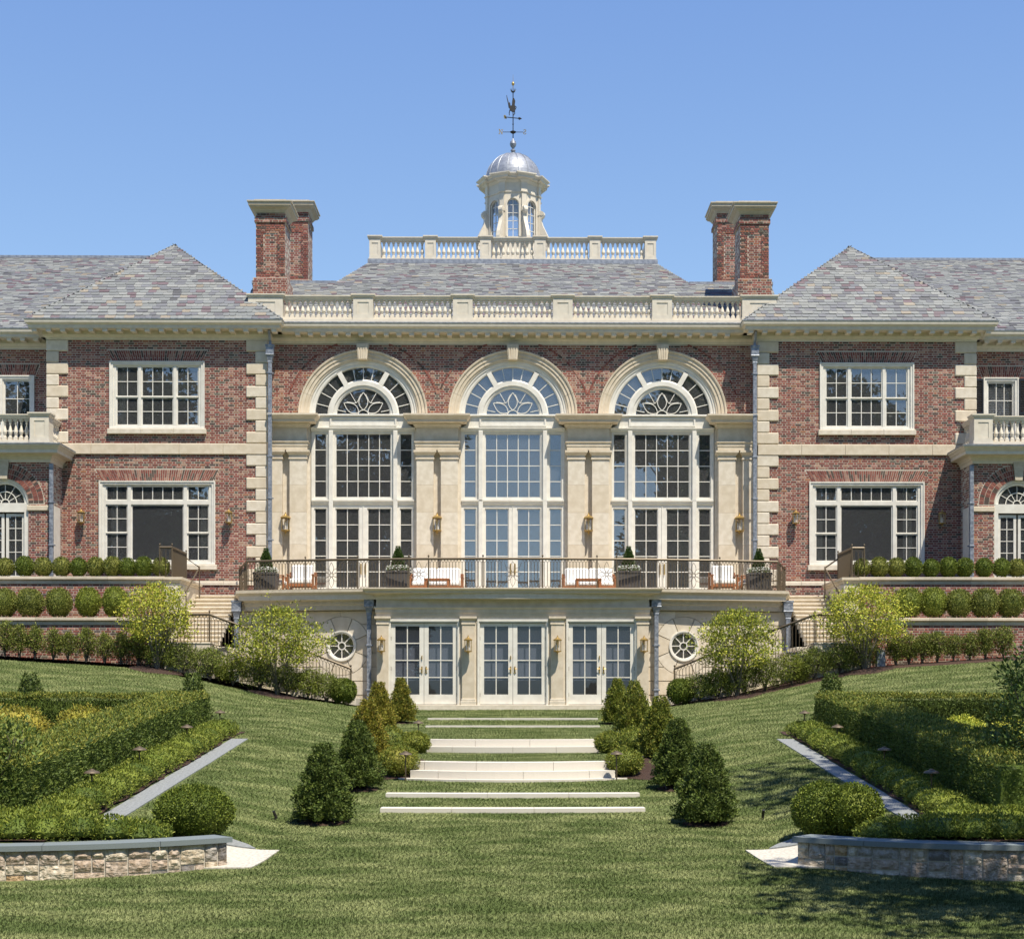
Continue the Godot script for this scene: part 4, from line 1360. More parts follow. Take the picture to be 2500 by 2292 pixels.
	fg.tube(PackedVector3Array([Vector3(-0.15, 6.42, 0), Vector3(-0.19, 6.62, 0), Vector3(-0.24, 6.82, 0), Vector3(-0.26, 6.94, 0)]), 0.03, 5, 0.012)
	fg.tube(PackedVector3Array([Vector3(-0.12, 6.36, 0), Vector3(-0.16, 6.22, 0), Vector3(-0.15, 6.12, 0)]), 0.022, 5, 0.015)
	fg.tube(PackedVector3Array([Vector3(0.05, 6.30, 0), Vector3(0.07, 6.20, 0), Vector3(0.0, 6.10, 0)]), 0.022, 5, 0.015)
	fg.tube(PackedVector3Array([Vector3(0.07, 6.5, 0), Vector3(0.13, 6.46, 0), Vector3(0.10, 6.36, 0)]), 0.022, 5, 0.012)
	part(v, "figure", fg.mesh(M.dark_metal))
	var lot := G.new()
	for k in 8:
		var a := TAU * k / 8.0
		var dd := Vector3(cos(a), 0, sin(a))
		lot.tube(PackedVector3Array([Vector3(0, 7.06, 0), dd * 0.07 + Vector3(0, 7.09, 0), dd * 0.12 + Vector3(0, 7.19, 0)]), 0.03, 4, 0.006)
	part(v, "lotus", lot.mesh(M.dark_metal))
	var tipg := G.new()
	tipg.lathe(vec2s([0.015, 7.1, 0.015, 7.33, 0.05, 7.36, 0.062, 7.41, 0.05, 7.46, 0.008, 7.5, 0.004, 7.78, 0.0, 7.79]), 10)
	part(v, "tip", tipg.mesh(M.brass))

# ------------------------------------------------------------------ terrace and garden front
func arc_z(x: float) -> float: return 4.05 - x * x / 71.4

func edge_path(inset: float) -> PackedVector3Array:
	var p := PackedVector3Array([Vector3(-9.4 + inset, 0, 0.06)])
	for k in 41:
		var x := lerpf(-8.8 + inset, 8.8 - inset, k / 40.0)
		p.append(Vector3(x, 0, arc_z(x) - inset))
	p.append(Vector3(9.4 - inset, 0, 0.06))
	return p

func build_terrace() -> void:
	# floor
	var g := G.new()
	var e := edge_path(0.0)
	var poly := PackedVector2Array()
	for q in e: poly.append(Vector2(q.x, -q.z))
	poly.append(Vector2(9.4, 0.45)); poly.append(Vector2(-9.4, 0.45))
	var fl := G.new()
	fl.prism(poly, 3.2, TER)
	for i in fl.v.size():
		var q := fl.v[i]; fl.v[i] = Vector3(q.x, q.z, -q.y)
		var n := fl.n[i]; fl.n[i] = Vector3(n.x, n.z, -n.y)
	part(H, "terrace_floor", fl.mesh(M.limestone_pale))
	var lw := PackedVector3Array(); var rw := PackedVector3Array()
	for q in e:
		if q.x < -4.25: lw.append(q)
		if q.x > 4.25: rw.append(q)
	for ee in [lw, rw]:
		var c := G.new()
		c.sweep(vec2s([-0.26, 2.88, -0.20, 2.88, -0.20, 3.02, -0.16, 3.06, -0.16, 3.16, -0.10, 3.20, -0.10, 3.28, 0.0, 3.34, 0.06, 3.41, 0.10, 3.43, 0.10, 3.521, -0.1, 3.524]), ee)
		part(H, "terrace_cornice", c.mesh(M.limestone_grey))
	# the straight middle: entablature on six pilasters
	var m := G.new()
	m.sweep(vec2s([0, 2.66, 0.03, 2.66, 0.03, 2.76, 0.05, 2.77, 0.05, 2.88, 0.09, 2.92, 0.09, 2.96, 0.02, 2.97, 0.02, 3.28, 0.07, 3.32, 0.12, 3.36, 0.34, 3.38, 0.34, 3.44, 0.38, 3.46, 0.42, 3.50, 0.42, 3.532, 0, 3.54]), PackedVector3Array([Vector3(-4.3, 0, 2.5), Vector3(-4.3, 0, 3.75), Vector3(4.3, 0, 3.75), Vector3(4.3, 0, 2.5)]))
	part(H, "garden_entablature", m.mesh(M.limestone))
	var w := G.new()
	var doors := []
	for x: float in [-2.81, 0.0, 2.81]: doors.append([x - 1.11, -0.15, x + 1.11, 2.56])
	shell(w, -4.3, 4.3, -0.6, 2.67, doors, 3.2, 3.75)
	w.box(Vector3(-4.3, 2.671, 3.2), Vector3(4.3, 3.2, 3.74))
	part(H, "garden_wall_front", w.mesh(M.limestone_pale))
	var pl := [-4.11, -1.405, 1.405, 4.11]
	for x in pl:
		var p := part(H, "garden_pilaster", null, Vector3(x, 0, 3.75))
		var hw := 0.185 if absf(x) > 2 else 0.2
		var s := G.new(); s.cbox(Vector3(-hw, 0.02, -0.05), Vector3(hw, 2.42, 0.10), 0.006)
		part(p, "shaft", s.mesh(M.limestone))
		var cp := G.new()
		cp.sweep(vec2s([0, 2.40, 0.02, 2.40, 0.02, 2.45, 0.01, 2.46, 0.01, 2.52, 0.04, 2.55, 0.07, 2.59, 0.07, 2.655, 0, 2.658]), PackedVector3Array([Vector3(-hw, 0, -0.05), Vector3(-hw, 0, 0.10), Vector3(hw, 0, 0.10), Vector3(hw, 0, -0.05)]))
		cp.box(Vector3(-hw, 2.4, -0.05), Vector3(hw, 2.657, 0.099))
		part(p, "capital", cp.mesh(M.limestone))
		var bs := G.new()
		bs.cbox(Vector3(-hw - 0.05, -0.3, -0.05), Vector3(hw + 0.05, -0.02, 0.15), 0.01)
		bs.cbox(Vector3(-hw - 0.025, -0.02, -0.05), Vector3(hw + 0.025, 0.06, 0.125), 0.012)
		part(p, "base", bs.mesh(M.limestone_pale))
	for k in 3: french_door([-2.81, 0.0, 2.81][k])
	var th := G.new()
	th.cbox(Vector3(-4.35, -0.42, 3.3), Vector3(4.35, -0.14, 3.93), 0.01)
	part(H, "door_step", th.mesh(M.limestone_pale))
	room(Vector3(-4.15, -0.13, -1.5), Vector3(4.15, 2.9, 3.2))
	for s: float in [-1.0, 1.0]: base_wall(s)
	# solid body below the terrace
	var b := G.new()
	b.box(Vector3(-9.2, -0.6, -0.3), Vector3(-4.3, 3.2, 2.1)); b.box(Vector3(4.3, -0.6, -0.3), Vector3(9.2, 3.2, 2.1))
	part(H, "terrace_body", b.mesh(M.limestone))

func french_door(x: float) -> void:
	var d := part(H, "french_door", null, Vector3(x, 0, 3.75))
	var f := G.new()
	shell(f, -1.11, 1.11, -0.14, 2.56, [[-1.045, -0.2, 1.045, 2.46]], -0.12, 0.03)
	shell(f, -1.12, 1.12, -0.14, 2.57, [[-1.075, -0.2, 1.075, 2.50]], 0.028, 0.055)
	part(d, "frame", f.mesh(M.white_paint))
	for s: float in [-1.0, 1.0]:
		var a := minf(0.006 * s, 1.04 * s); var b := maxf(0.006 * s, 1.04 * s)
		var gl := [0.125 * s, 0.93 * s]
		var l := minf(gl[0], gl[1]); var r := maxf(gl[0], gl[1])
		var lf := G.new()
		shell(lf, a, b, -0.12, 2.445, [[l, 0.17, r, 2.37]], -0.09, -0.03)
		part(d, "door_leaf", lf.mesh(M.white_paint))
		sash(d, l + 0.02, 0.19, r - 0.02, 2.35, -0.06, 2, 4, 0.02, "white_paint", 0.016, true)
		var h := G.new()
		h.cbox(Vector3(0.066 * s - 0.02, 0.86, -0.03), Vector3(0.066 * s + 0.02, 1.08, 0.0), 0.005)
		h.tube(PackedVector3Array([Vector3(0.066 * s, 1.0, 0.03), Vector3(0.14 * s, 1.0, 0.03)]), 0.012, 6)
		h.tube(PackedVector3Array([Vector3(0.066 * s, 1.0, -0.02), Vector3(0.066 * s, 1.0, 0.03)]), 0.012, 6)
		if s < 0: h.cbox(Vector3(0.066 * s - 0.015, 1.30, -0.03), Vector3(0.066 * s + 0.015, 1.42, 0.01), 0.005)
		part(d, "door_handle", h.mesh(M.brass))
		for y in [0.12, 0.95, 1.9]:
			var hg := G.new()
			hg.tube(PackedVector3Array([Vector3(1.043 * s, y, -0.01), Vector3(1.043 * s, y + 0.12, -0.01)]), 0.012, 6)
			part(d, "hinge", hg.mesh(M.bronze))
		var sh := G.new()
		sh.box(Vector3(l - 0.05, 0.66, -0.30), Vector3(r + 0.05, 2.42, -0.295))
		sh.tube(PackedVector3Array([Vector3(l - 0.05, 2.44, -0.3), Vector3(r + 0.05, 2.44, -0.3)]), 0.03, 8)
		sh.box(Vector3(l - 0.05, 0.64, -0.305), Vector3(r + 0.05, 0.67, -0.29))
		part(d, "roller_shade", sh.mesh(M.shade_cloth))

func base_wall(s: float) -> void:   # the rusticated stone wall with a round window, beside the garden doors
	var a := Vector3(s * 4.32, 0, 3.47); var b := Vector3(s * 8.85, 0, 2.66)
	var o := a if s > 0 else b
	var u := ((b - a) if s > 0 else (a - b)).normalized()
	var len_ := a.distance_to(b)
	var p := part(H, "rusticated_wall", null, o)
	p.basis = Basis(u, Vector3.UP, u.cross(Vector3.UP))
	var ox := (5.47 - 4.32) / absf(u.x)
	if s < 0: ox = len_ - ox
	var oy := 1.74
	var back := G.new()
	var disc := PackedVector2Array()
	for k in 28: disc.append(Vector2(ox + 0.47 * cos(TAU * k / 28.0), oy + 0.47 * sin(TAU * k / 28.0)))
	var sl := PackedVector2Array([Vector2(0, -0.6), Vector2(ox, -0.6), Vector2(ox, 3.1), Vector2(0, 3.1)])
	var sr := PackedVector2Array([Vector2(ox, -0.6), Vector2(len_, -0.6), Vector2(len_, 3.1), Vector2(ox, 3.1)])
	for q in [sl, sr]:
		for r in Geometry2D.clip_polygons(q, disc): back.prism(r, -0.35, -0.045)
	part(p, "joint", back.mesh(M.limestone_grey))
	var big := PackedVector2Array()
	for k in 28: big.append(Vector2(ox + 0.95 * cos(TAU * k / 28.0), oy + 0.95 * sin(TAU * k / 28.0)))
	var ys := [-0.6, 0.17, 0.62, 1.07, 1.52, 1.97, 2.42, 2.86, 3.1]
	for j in ys.size() - 1:
		var x := -0.9 if j % 2 else -0.35
		var w := 1.25
		while x < len_:
			var x0 := maxf(x, 0.0); var x1 := minf(x + w, len_)
			x += w
			if x1 - x0 < 0.1: continue
			var gp := 0.014
			var vg := 0.003
			var pl := PackedVector2Array([Vector2(x0 + vg, ys[j] + gp), Vector2(x1 - vg, ys[j] + gp), Vector2(x1 - vg, ys[j + 1] - gp), Vector2(x0 + vg, ys[j + 1] - gp)])
			for r in Geometry2D.clip_polygons(pl, big):
				if Geometry2D.is_polygon_clockwise(r): continue
				var g := G.new()
				g.prism(r, -0.045, 0.0)
				part(p, "stone_block", g.mesh(M.limestone if rng.randf() < 0.5 else M.limestone_pale))
	for k in 8:
		var a0 := TAU * (k + 0.5) / 8.0 + 0.02; var a1 := TAU * (k + 1.5) / 8.0 - 0.02
		var pl := PackedVector2Array()
		for t in 6:
			var q := lerpf(a0, a1, t / 5.0); pl.append(Vector2(ox + cos(q) * 0.93, oy + sin(q) * 0.93))
		for t in 6:
			var q := lerpf(a1, a0, t / 5.0); pl.append(Vector2(ox + cos(q) * 0.47, oy + sin(q) * 0.47))
		var g := G.new()
		g.prism(pl, -0.045, 0.0)
		part(p, "stone_block", g.mesh(M.limestone if k % 2 else M.limestone_pale))
	var ba := G.new()
	ba.cbox(Vector3(-0.0, -0.6, -0.05), Vector3(len_, 0.0, 0.07), 0.015)
	part(p, "plinth", ba.mesh(M.limestone_pale))
	# the round window
	var w := part(H, "round_window", null, p.position + u * ox + Vector3(0, oy, 0))
	w.basis = p.basis
	var f := G.new()
	f.arc(vec2s([0.395, -0.12, 0.395, 0.0, 0.41, 0.015, 0.44, 0.015, 0.45, 0.04, 0.49, 0.04, 0.49, -0.05]), Vector3.ZERO, 0, TAU, 36)
	part(w, "frame", f.mesh(M.white_paint))
	var sp := G.new()
	sp.arc(vec2s([0.10, -0.06, 0.10, -0.02, 0.135, -0.02, 0.135, -0.06]), Vector3.ZERO, 0, TAU, 20)
	for k in 8:
		var q := Vector3(cos(TAU * k / 8.0), sin(TAU * k / 8.0), 0)
		sp.tube(PackedVector3Array([q * 0.12 + Vector3(0, 0, -0.04), q * 0.41 + Vector3(0, 0, -0.04)]), 0.02, 4)
	part(w, "muntin", sp.mesh(M.white_paint))
	for k in 8:
		var g := G.new()
		g.prism(sector(0.12, 0.40, TAU * k / 8.0, TAU * (k + 1) / 8.0, 4), -0.004, 0.004)
		part(w, "pane", g.mesh(M.glass), Vector3(0, 0, -0.05)).rotation = Vector3(rng.randfn(0, 0.01), rng.randfn(0, 0.01), 0)
	var cg := G.new()
	var cd := PackedVector2Array()
	for k in 16: cd.append(Vector2(cos(TAU * k / 16.0), sin(TAU * k / 16.0)) * 0.12)
	cg.prism(cd, -0.004, 0.004)
	part(w, "pane", cg.mesh(M.glass), Vector3(0, 0, -0.05))
	var well := G.new()
	well.arc(vec2s([0.46, -0.36, 0.46, -1.4, 0.0, -1.4]), Vector3.ZERO, 0, TAU, 20)
	part(w, "window_well", well.mesh(M.interior))

# ------------------------------------------------------------------ side blocks and porches beyond the wings
func build_side(s: float) -> void:
	var zb := -1.3
	var yt := 12.29
	var x0 := minf(s * XO, s * 20.0); var x1 := maxf(s * XO, s * 20.0)
	var wx := s * (17.35 if s < 0 else 17.18)
	var uw := [wx - 0.62, 8.9, wx + 0.62, 11.35]
	var g := G.new()
	shell(g, x0, x1, 1.0, yt, [uw], zb - 0.34, zb - 0.006)
	var wall := part(H, "side_wall", g.mesh(M.mortar))
	var places := []; var tints := PackedColorArray()
	brick_face(places, tints, Vector3(x0, 8.2, zb), Vector3.RIGHT, Vector3.BACK, x1 - x0, yt - 8.2, [["r", uw[0] - x0, uw[1] - 8.2, uw[2] - x0, uw[3] - 8.2], ["t", wx - x0, uw[3] - 8.2, uw[3] - 8.2 + 0.41, 0.66, 0.80]], 61 + int(s))
	many(wall, "brickwork", brick_unit, places, tints)
	flat_arch(Vector3(wx, uw[3] + 0.004, zb), 0.64, 0.79, 0.40)
	window(Vector3(wx, 0, zb), [-0.6, 8.9, 0.6, 11.34], [[-0.42, 9.95, 0.42, 11.16, 3 if s > 0 else 2, 2], [-0.42, 9.0, 0.42, 9.87, 3 if s > 0 else 2, 2]], false)
	room(Vector3(x0 + 0.2, 8.6, -6.0), Vector3(x1 - 0.2, 12.0, zb - 0.35))
	if s > 0:
		for sx: float in [-1.0, 1.0]:
			var sh := part(H, "shutter", null, Vector3(wx + sx * 0.86, 8.95, zb + 0.03))
			var f := G.new()
			shell(f, -0.24, 0.24, 0, 2.36, [[-0.19, 0.08, 0.19, 1.1], [-0.19, 1.2, 0.19, 2.28]], -0.02, 0.03)
			part(sh, "frame", f.mesh(M.shutter))
			var lv := G.new()
			lv.box(Vector3(-0.19, -0.02, -0.005), Vector3(0.19, 0.03, 0.005))
			var lm := lv.mesh(M.shutter)
			for k in 36:
				if k == 17 or k == 18: continue
				part(sh, "louvre", lm, Vector3(0, 0.11 + k * 0.06, 0.0)).rotation.x = 0.6
		var blind := thing("window_blind", "pale slatted blind inside the shuttered upper window behind the balcony", "blind", Vector3(wx, 8.98, zb - 0.42))
		var sl := G.new()
		sl.box(Vector3(-0.45, 0, -0.02), Vector3(0.45, 0.045, -0.014))
		var slm := sl.mesh(M.cushion)
		for k in 36: part(blind, "slat", slm, Vector3(0, k * 0.062, 0)).rotation.x = -0.35
	cornice(PackedVector3Array([Vector3(x0 + (0.0 if s < 0 else -0.3), yt, zb), Vector3(x1 + (0.3 if s < 0 else 0.0), yt, zb)]), x0 + 0.2, x1 - 0.2, zb, 0.478, yt)
	slates("side_roof", Vector3(x0 - 0.2 - (2.3 if s > 0 else 0.0), 12.88, zb + 0.56), Vector3(x1 + 0.2 + (2.3 if s < 0 else 0.0), 12.88, zb + 0.56), Vector3(x0 - 0.2 - (2.3 if s > 0 else 0.0), 17.2, -7.0), Vector3(x1 + 0.2 + (2.3 if s < 0 else 0.0), 17.2, -7.0), 0.185, 0.12, 300 + int(s))
	var rf := G.new()
	rf.box(Vector3(x0 - 0.3 - (2.0 if s > 0 else 0.0), 17.17, -7.1), Vector3(x1 + 0.3 + (2.0 if s < 0 else 0.0), 17.27, -6.9))
	part(H, "ridge_flashing", rf.mesh(M.lead_bright))
	# porch
	var zp := 1.3
	var px := s * 15.38     # inner corner of the porch wall
	var dx := s * 16.9
	var pw := part(H, "porch_wall")
	var q0 := minf(px, s * 19.6); var q1 := maxf(px, s * 19.6)
	var pg := G.new()
	var arch := PackedVector2Array([Vector2(dx - 0.80, 1.0), Vector2(dx + 0.80, 1.0)])
	for k in 17: arch.append(Vector2(dx + 0.80 * cos(PI * k / 16.0), 6.55 + 0.80 * sin(PI * k / 16.0)))
	for r in Geometry2D.clip_polygons(PackedVector2Array([Vector2(q0, 1.5), Vector2(q1, 1.5), Vector2(q1, 8.0), Vector2(q0, 8.0)]), arch): pg.prism(r, zp - 0.5, zp - 0.006)
	pg.box(Vector3(px - (0.0 if s > 0 else 0.4), 1.5, 0.0) if s < 0 else Vector3(px, 1.5, 0.0), Vector3(px if s < 0 else px + 0.4, 8.0, zp - 0.5))
	part(pw, "mortar_body", pg.mesh(M.mortar))
	var pp := []; var pt := PackedColorArray()
	brick_face(pp, pt, Vector3(q0, 3.0, zp), Vector3.RIGHT, Vector3.BACK, q1 - q0, 5.0, [["d", dx - q0, 3.55, 0.81], ["u", dx - q0, 3.55, 1.34]], 71 + int(s))
	brick_face(pp, pt, Vector3(px, 3.0, zp if s < 0 else 0.0), Vector3.FORWARD if s < 0 else Vector3.BACK, Vector3(-s, 0, 0), zp, 5.0, [], 73 + int(s))
	many(pw, "brickwork", brick_unit, pp, pt)
	# the round brick arch: two rings of headers
	var ar := part(H, "brick_arch", null, Vector3(dx, 6.55, zp))
	for ring in 3:
		var r0 := 0.82 + ring * 0.17
		var nn := int(PI * (r0 + 0.08) / 0.078)
		for k in nn:
			var a0 := PI * k / nn + 0.007; var a1 := PI * (k + 1) / nn - 0.007
			if dx * s > 0 and absf(dx + cos(a0) * r0) > 18.2: continue
			var b := G.new()
			b.prism(PackedVector2Array([Vector2(cos(a0), sin(a0)) * r0, Vector2(cos(a1), sin(a1)) * r0, Vector2(cos(a1), sin(a1)) * (r0 + 0.152), Vector2(cos(a0), sin(a0)) * (r0 + 0.152)]), -0.01, 0.004)
			part(ar, "brick", b.mesh(slate_tones[0] if false else brick_tones[rng.randi() % brick_tones.size()]))
	var kst := G.new()
	kst.prism(vec2s([-0.12, 0.80, 0.12, 0.80, 0.18, 1.40, -0.18, 1.40]), -0.01, 0.07)
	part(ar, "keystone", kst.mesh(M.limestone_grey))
	var sa := G.new()
	var ax0 := px - s * 0.03
	sa.box(Vector3(minf(px, ax0), 3.4, 0.28), Vector3(maxf(px, ax0), 6.5, 0.95))
	part(H, "side_arch", sa.mesh(M.white_paint))
	var imp := G.new()
	for e in [[q0, dx - 0.80], [dx + 0.80, q1]]: imp.cbox(Vector3(e[0] - 0.03, 6.30, zp - 0.3), Vector3(e[1], 6.47, zp + 0.05), 0.015)
	part(H, "impost_band", imp.mesh(M.limestone))
	# arched porch door
	var d := part(H, "porch_door", null, Vector3(dx, 0, zp))
	var fr := G.new()
	fr.arc(vec2s([0.64, -0.25, 0.64, -0.1, 0.68, -0.08, 0.74, -0.08, 0.75, -0.03, 0.80, -0.03, 0.80, -0.3]), Vector3(0, 6.55, 0), 0, PI, 24)
	shell(fr, -0.80, 0.80, 3.4, 6.56, [[-0.66, 3.3, 0.66, 6.26]], -0.25, -0.04)
	part(d, "frame", fr.mesh(M.white_paint))
	var fan := G.new()
	for k in range(1, 6):
		var q := Vector3(cos(PI * k / 6.0), sin(PI * k / 6.0), 0)
		fan.tube(PackedVector3Array([Vector3(0, 6.56, -0.14) + q * 0.13, Vector3(0, 6.56, -0.14) + q * 0.66]), 0.014, 4)
	fan.arc(vec2s([0.12, -0.15, 0.12, -0.12, 0.15, -0.12]), Vector3(0, 6.56, 0), 0, PI, 12)
	fan.arc(vec2s([0.37, -0.15, 0.37, -0.12, 0.40, -0.12]), Vector3(0, 6.56, 0), 0, PI, 16)
	part(d, "muntin", fan.mesh(M.white_paint))
	var fp := G.new()
	fp.prism(sector(0.0, 0.66, 0.0, PI, 20), -0.004, 0.004)
	part(d, "pane", fp.mesh(M.glass), Vector3(0, 6.56, -0.15))
	for sd: float in [-1.0, 1.0]:
		var l := minf(sd * 0.12, sd * 0.56); var r := maxf(sd * 0.12, sd * 0.56)
		sash(d, l, 3.75, r, 6.12, -0.15, 2, 6, 0.09)
		var hd := G.new()
		hd.cbox(Vector3(sd * 0.06 - 0.015, 4.45, -0.12), Vector3(sd * 0.06 + 0.015, 4.75, -0.08), 0.004)
		part(d, "door_handle", hd.mesh(M.brass))
	room(Vector3(q0 + 0.45, 3.4, -1.2), Vector3(q1 - 0.45, 7.8, zp - 0.51))
	# porch cornice and the balcony above it
	var cpath := PackedVector3Array([Vector3(px, 7.9, 0.0), Vector3(px, 7.9, zp), Vector3(s * 19.6, 7.9, zp)]) if s > 0 else PackedVector3Array([Vector3(s * 19.6, 7.9, zp), Vector3(px, 7.9, zp), Vector3(px, 7.9, 0.0)])
	if s > 0: cpath = PackedVector3Array([Vector3(px, 7.9, 0.0), Vector3(px, 7.9, zp), Vector3(s * 19.6, 7.9, zp)])
	var cg := G.new()
	cg.sweep(vec2s([0, 0, 0.03, 0, 0.04, 0.10, 0.08, 0.14, 0.08, 0.18, 0.15, 0.24, 0.36, 0.27, 0.36, 0.38, 0.39, 0.40, 0.42, 0.46, 0.47, 0.50, 0.47, 0.55, 0.0, 0.60]), cpath)
	part(H, "porch_cornice", cg.mesh(M.cream))
	var lr := G.new()
	lr.sweep(vec2s([0.3, 0.56, 0.49, 0.545, 0.49, 0.575, -0.4, 0.64]), cpath)
	lr.box(Vector3(q0, 8.35, -1.3), Vector3(q1, 8.52, zp))
	part(H, "porch_roof", lr.mesh(M.lead_bright))
	var cz := zp + 0.12
	var cxp := px - s * 0.05
	var by := 8.52
	pier(Vector3(0, by, cz - 0.1), minf(cxp, cxp + s * 0.62), maxf(cxp, cxp + s * 0.62), 0.98, 0.24)
	var bx := cxp + s * 0.62
	balustrade("balcony_balustrade", Vector3(0, by, cz - 0.1), minf(bx, s * 19.4), maxf(bx, s * 19.4), 18, 0.181, 0.96)
	balustrade("balcony_balustrade", Vector3(cxp + s * 0.2, by, cz - 0.34), 0.0, 1.06, 5, 0.19, 0.96, null, PI / 2)
	# downspout in the corner
	downspout(Vector3(s * 15.30, 0, zp + 0.09), 3.2, 7.85, 7.9, 0.13, false)
	downspout(Vector3(s * 15.98, 0, -0.9), 8.6, 12.1, 12.3, 0.1, false)

func downspout(o: Vector3, y0: float, y1: float, ytop: float, w: float, head: bool, hw := 0.17) -> void:
	var d := part(H, "downspout", null, o)
	var g := G.new()
	g.cbox(Vector3(-w * 0.5, y0, -w * 0.45), Vector3(w * 0.5, y1, w * 0.45), 0.012)
	part(d, "pipe", g.mesh(M.lead))
	var y := y0 + 0.5
	while y < y1 - 0.3:
		var b := G.new()
		b.cbox(Vector3(-w * 0.62, y, -w * 0.6), Vector3(w * 0.62, y + 0.06, w * 0.6), 0.006)
		b.cbox(Vector3(-w * 0.9, y + 0.012, -w * 0.6), Vector3(w * 0.9, y + 0.048, -w * 0.35), 0.004)
		part(d, "bracket", b.mesh(M.lead))
		y += 1.42
	if head:
		var h := G.new()
		var sq := func(r: float, yy: float) -> PackedVector3Array: return PackedVector3Array([Vector3(-r, yy, r * 0.8), Vector3(r, yy, r * 0.8), Vector3(r, yy, -r * 0.8), Vector3(-r, yy, -r * 0.8)])
		var rs := [[w * 0.5, y1 - 0.02], [w * 0.62, y1], [w * 0.62, y1 + 0.04], [w * 0.55, y1 + 0.05], [hw * 0.72, y1 + 0.22], [hw * 0.95, y1 + 0.26], [hw * 0.88, y1 + 0.28], [hw * 0.88, y1 + 0.52], [hw, y1 + 0.55], [hw, y1 + 0.60]]
		for k in rs.size() - 1:
			var a: PackedVector3Array = sq.call(rs[k][0], rs[k][1]); var b: PackedVector3Array = sq.call(rs[k + 1][0], rs[k + 1][1])
			for j in 4: h.quad(a[j], a[(j + 1) % 4], b[(j + 1) % 4], b[j])
		var t: PackedVector3Array = sq.call(rs[-1][0], rs[-1][1])
		h.quad(t[0], t[1], t[2], t[3])
		part(d, "rain_head", h.mesh(M.lead))
	if ytop > y1 + 0.7:
		var e := G.new()
		e.tube(PackedVector3Array([Vector3(0, y1 + 0.55, 0), Vector3(0, y1 + 0.72, 0), Vector3(0, ytop - 0.1, 0.16), Vector3(0, ytop, 0.22)]), 0.05, 8)
		part(d, "elbow", e.mesh(M.lead))

var brick_tones := []

# ------------------------------------------------------------------ stairs, planter walls, railings
func sd(s: float) -> String: return "shuttered-window side" if s > 0 else "unshuttered side"

func build_stairs(s: float) -> void:
	var st := thing("stone_staircase", "pale stone stair turning down beside the terrace, %s" % sd(s), "staircase", Vector3.ZERO, "garden stairs beside the terrace")
	for k in 13:
		var y1 := TER - 0.02 - k * 0.145
		var z1 := 1.25 + k * 0.29
		var g := G.new()
		var a := minf(s * 9.15, s * 10.55); var b := maxf(s * 9.15, s * 10.55)
		g.cbox(Vector3(a, y1 - 0.05, z1 - 0.5), Vector3(b, y1, z1 + (0.035 if k < 12 else 1.0)), 0.012)
		part(st, "step", g.mesh(M.limestone_pale))
		var rz := G.new()
		rz.box(Vector3(a + 0.01, 0.2, z1 - 0.6), Vector3(b - 0.01, y1 - 0.051, z1 - 0.02 + (0.0 if k < 12 else 1.0)))
		part(st, "riser_block", rz.mesh(M.limestone_pale))
	for k in 11:
		var y1 := 1.64 - k * 0.155
		var xa := 9.14 - k * 0.39
		var g := G.new()
		var a := minf(s * xa, s * (xa - 0.42)); var b := maxf(s * xa, s * (xa - 0.42))
		g.cbox(Vector3(a, y1 - 0.6, 3.72), Vector3(b, y1, 5.15), 0.012)
		part(st, "step", g.mesh(M.limestone_pale))
	# cheek pier at the end of the planter walls
	var c := G.new()
	var pa := minf(s * 10.57, s * 11.05); var pb := maxf(s * 10.57, s * 11.05)
	c.box(Vector3(pa, 0.5, 0.4), Vector3(pb, 3.72, 3.45))
	c.box(Vector3(pa, 0.5, 3.451), Vector3(pb, 2.6, 5.0))
	part(st, "cheek_wall", c.mesh(M.limestone_pale))
	var cc := G.new()
	cc.sweep(vec2s([-0.3, 0.0, 0.0, 0.0, 0.03, 0.05, 0.03, 0.08, 0.08, 0.11, 0.08, 0.19, -0.3, 0.2]), PackedVector3Array([Vector3(pa, 3.73, 0.5), Vector3(pa, 3.73, 3.45), Vector3(pb, 3.73, 3.45), Vector3(pb, 3.73, 0.5)]))
	cc.box(Vector3(pa + 0.02, 3.722, 0.5), Vector3(pb - 0.02, 3.92, 3.4))
	part(st, "coping", cc.mesh(M.limestone))

func planter_wall(s: float, called: String, label: String, xa: float, z: float, y0: float, y1: float, cap: float, seed_: int) -> void:
	var w := thing(called, label, "planter wall", Vector3.ZERO, "brick planter walls with stone coping")
	var a := minf(s * xa, s * 20.0); var b := maxf(s * xa, s * 20.0)
	var g := G.new()
	g.box(Vector3(a, y0, z - 0.4), Vector3(b, y1 - cap, z - 0.006))
	var body := part(w, "wall_body", g.mesh(M.mortar))
	var p := []; var t := PackedColorArray()
	var lo := y1 - cap - int((y1 - cap - y0) / COURSE) * COURSE
	brick_face(p, t, Vector3(a, lo, z), Vector3.RIGHT, Vector3.BACK, b - a, y1 - cap - lo, [], seed_)
	many(body, "brickwork", brick_unit, p, t)
	var n := 5
	for k in n:
		var c := G.new()
		var xx := lerpf(a, b, float(k) / n); var x2 := lerpf(a, b, float(k + 1) / n) - 0.005
		c.sweep(vec2s([-0.4, -cap, 0.0, -cap, 0.02, -cap + 0.01, 0.02, -0.12, 0.06, -0.10, 0.09, -0.085, 0.09, -0.01, 0.07, 0.0, -0.4, 0.0]), PackedVector3Array([Vector3(xx, y1, z), Vector3(x2, y1, z)]))
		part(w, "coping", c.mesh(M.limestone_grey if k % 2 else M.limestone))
	var soil := G.new()
	soil.box(Vector3(a, y1 - 0.5, z - 1.6), Vector3(b, y1 - 0.02, z - 0.38))
	part(w, "soil", soil.mesh(M.mulch))

var picket_mesh: ArrayMesh
var medal_mesh: ArrayMesh
var post_mesh: ArrayMesh

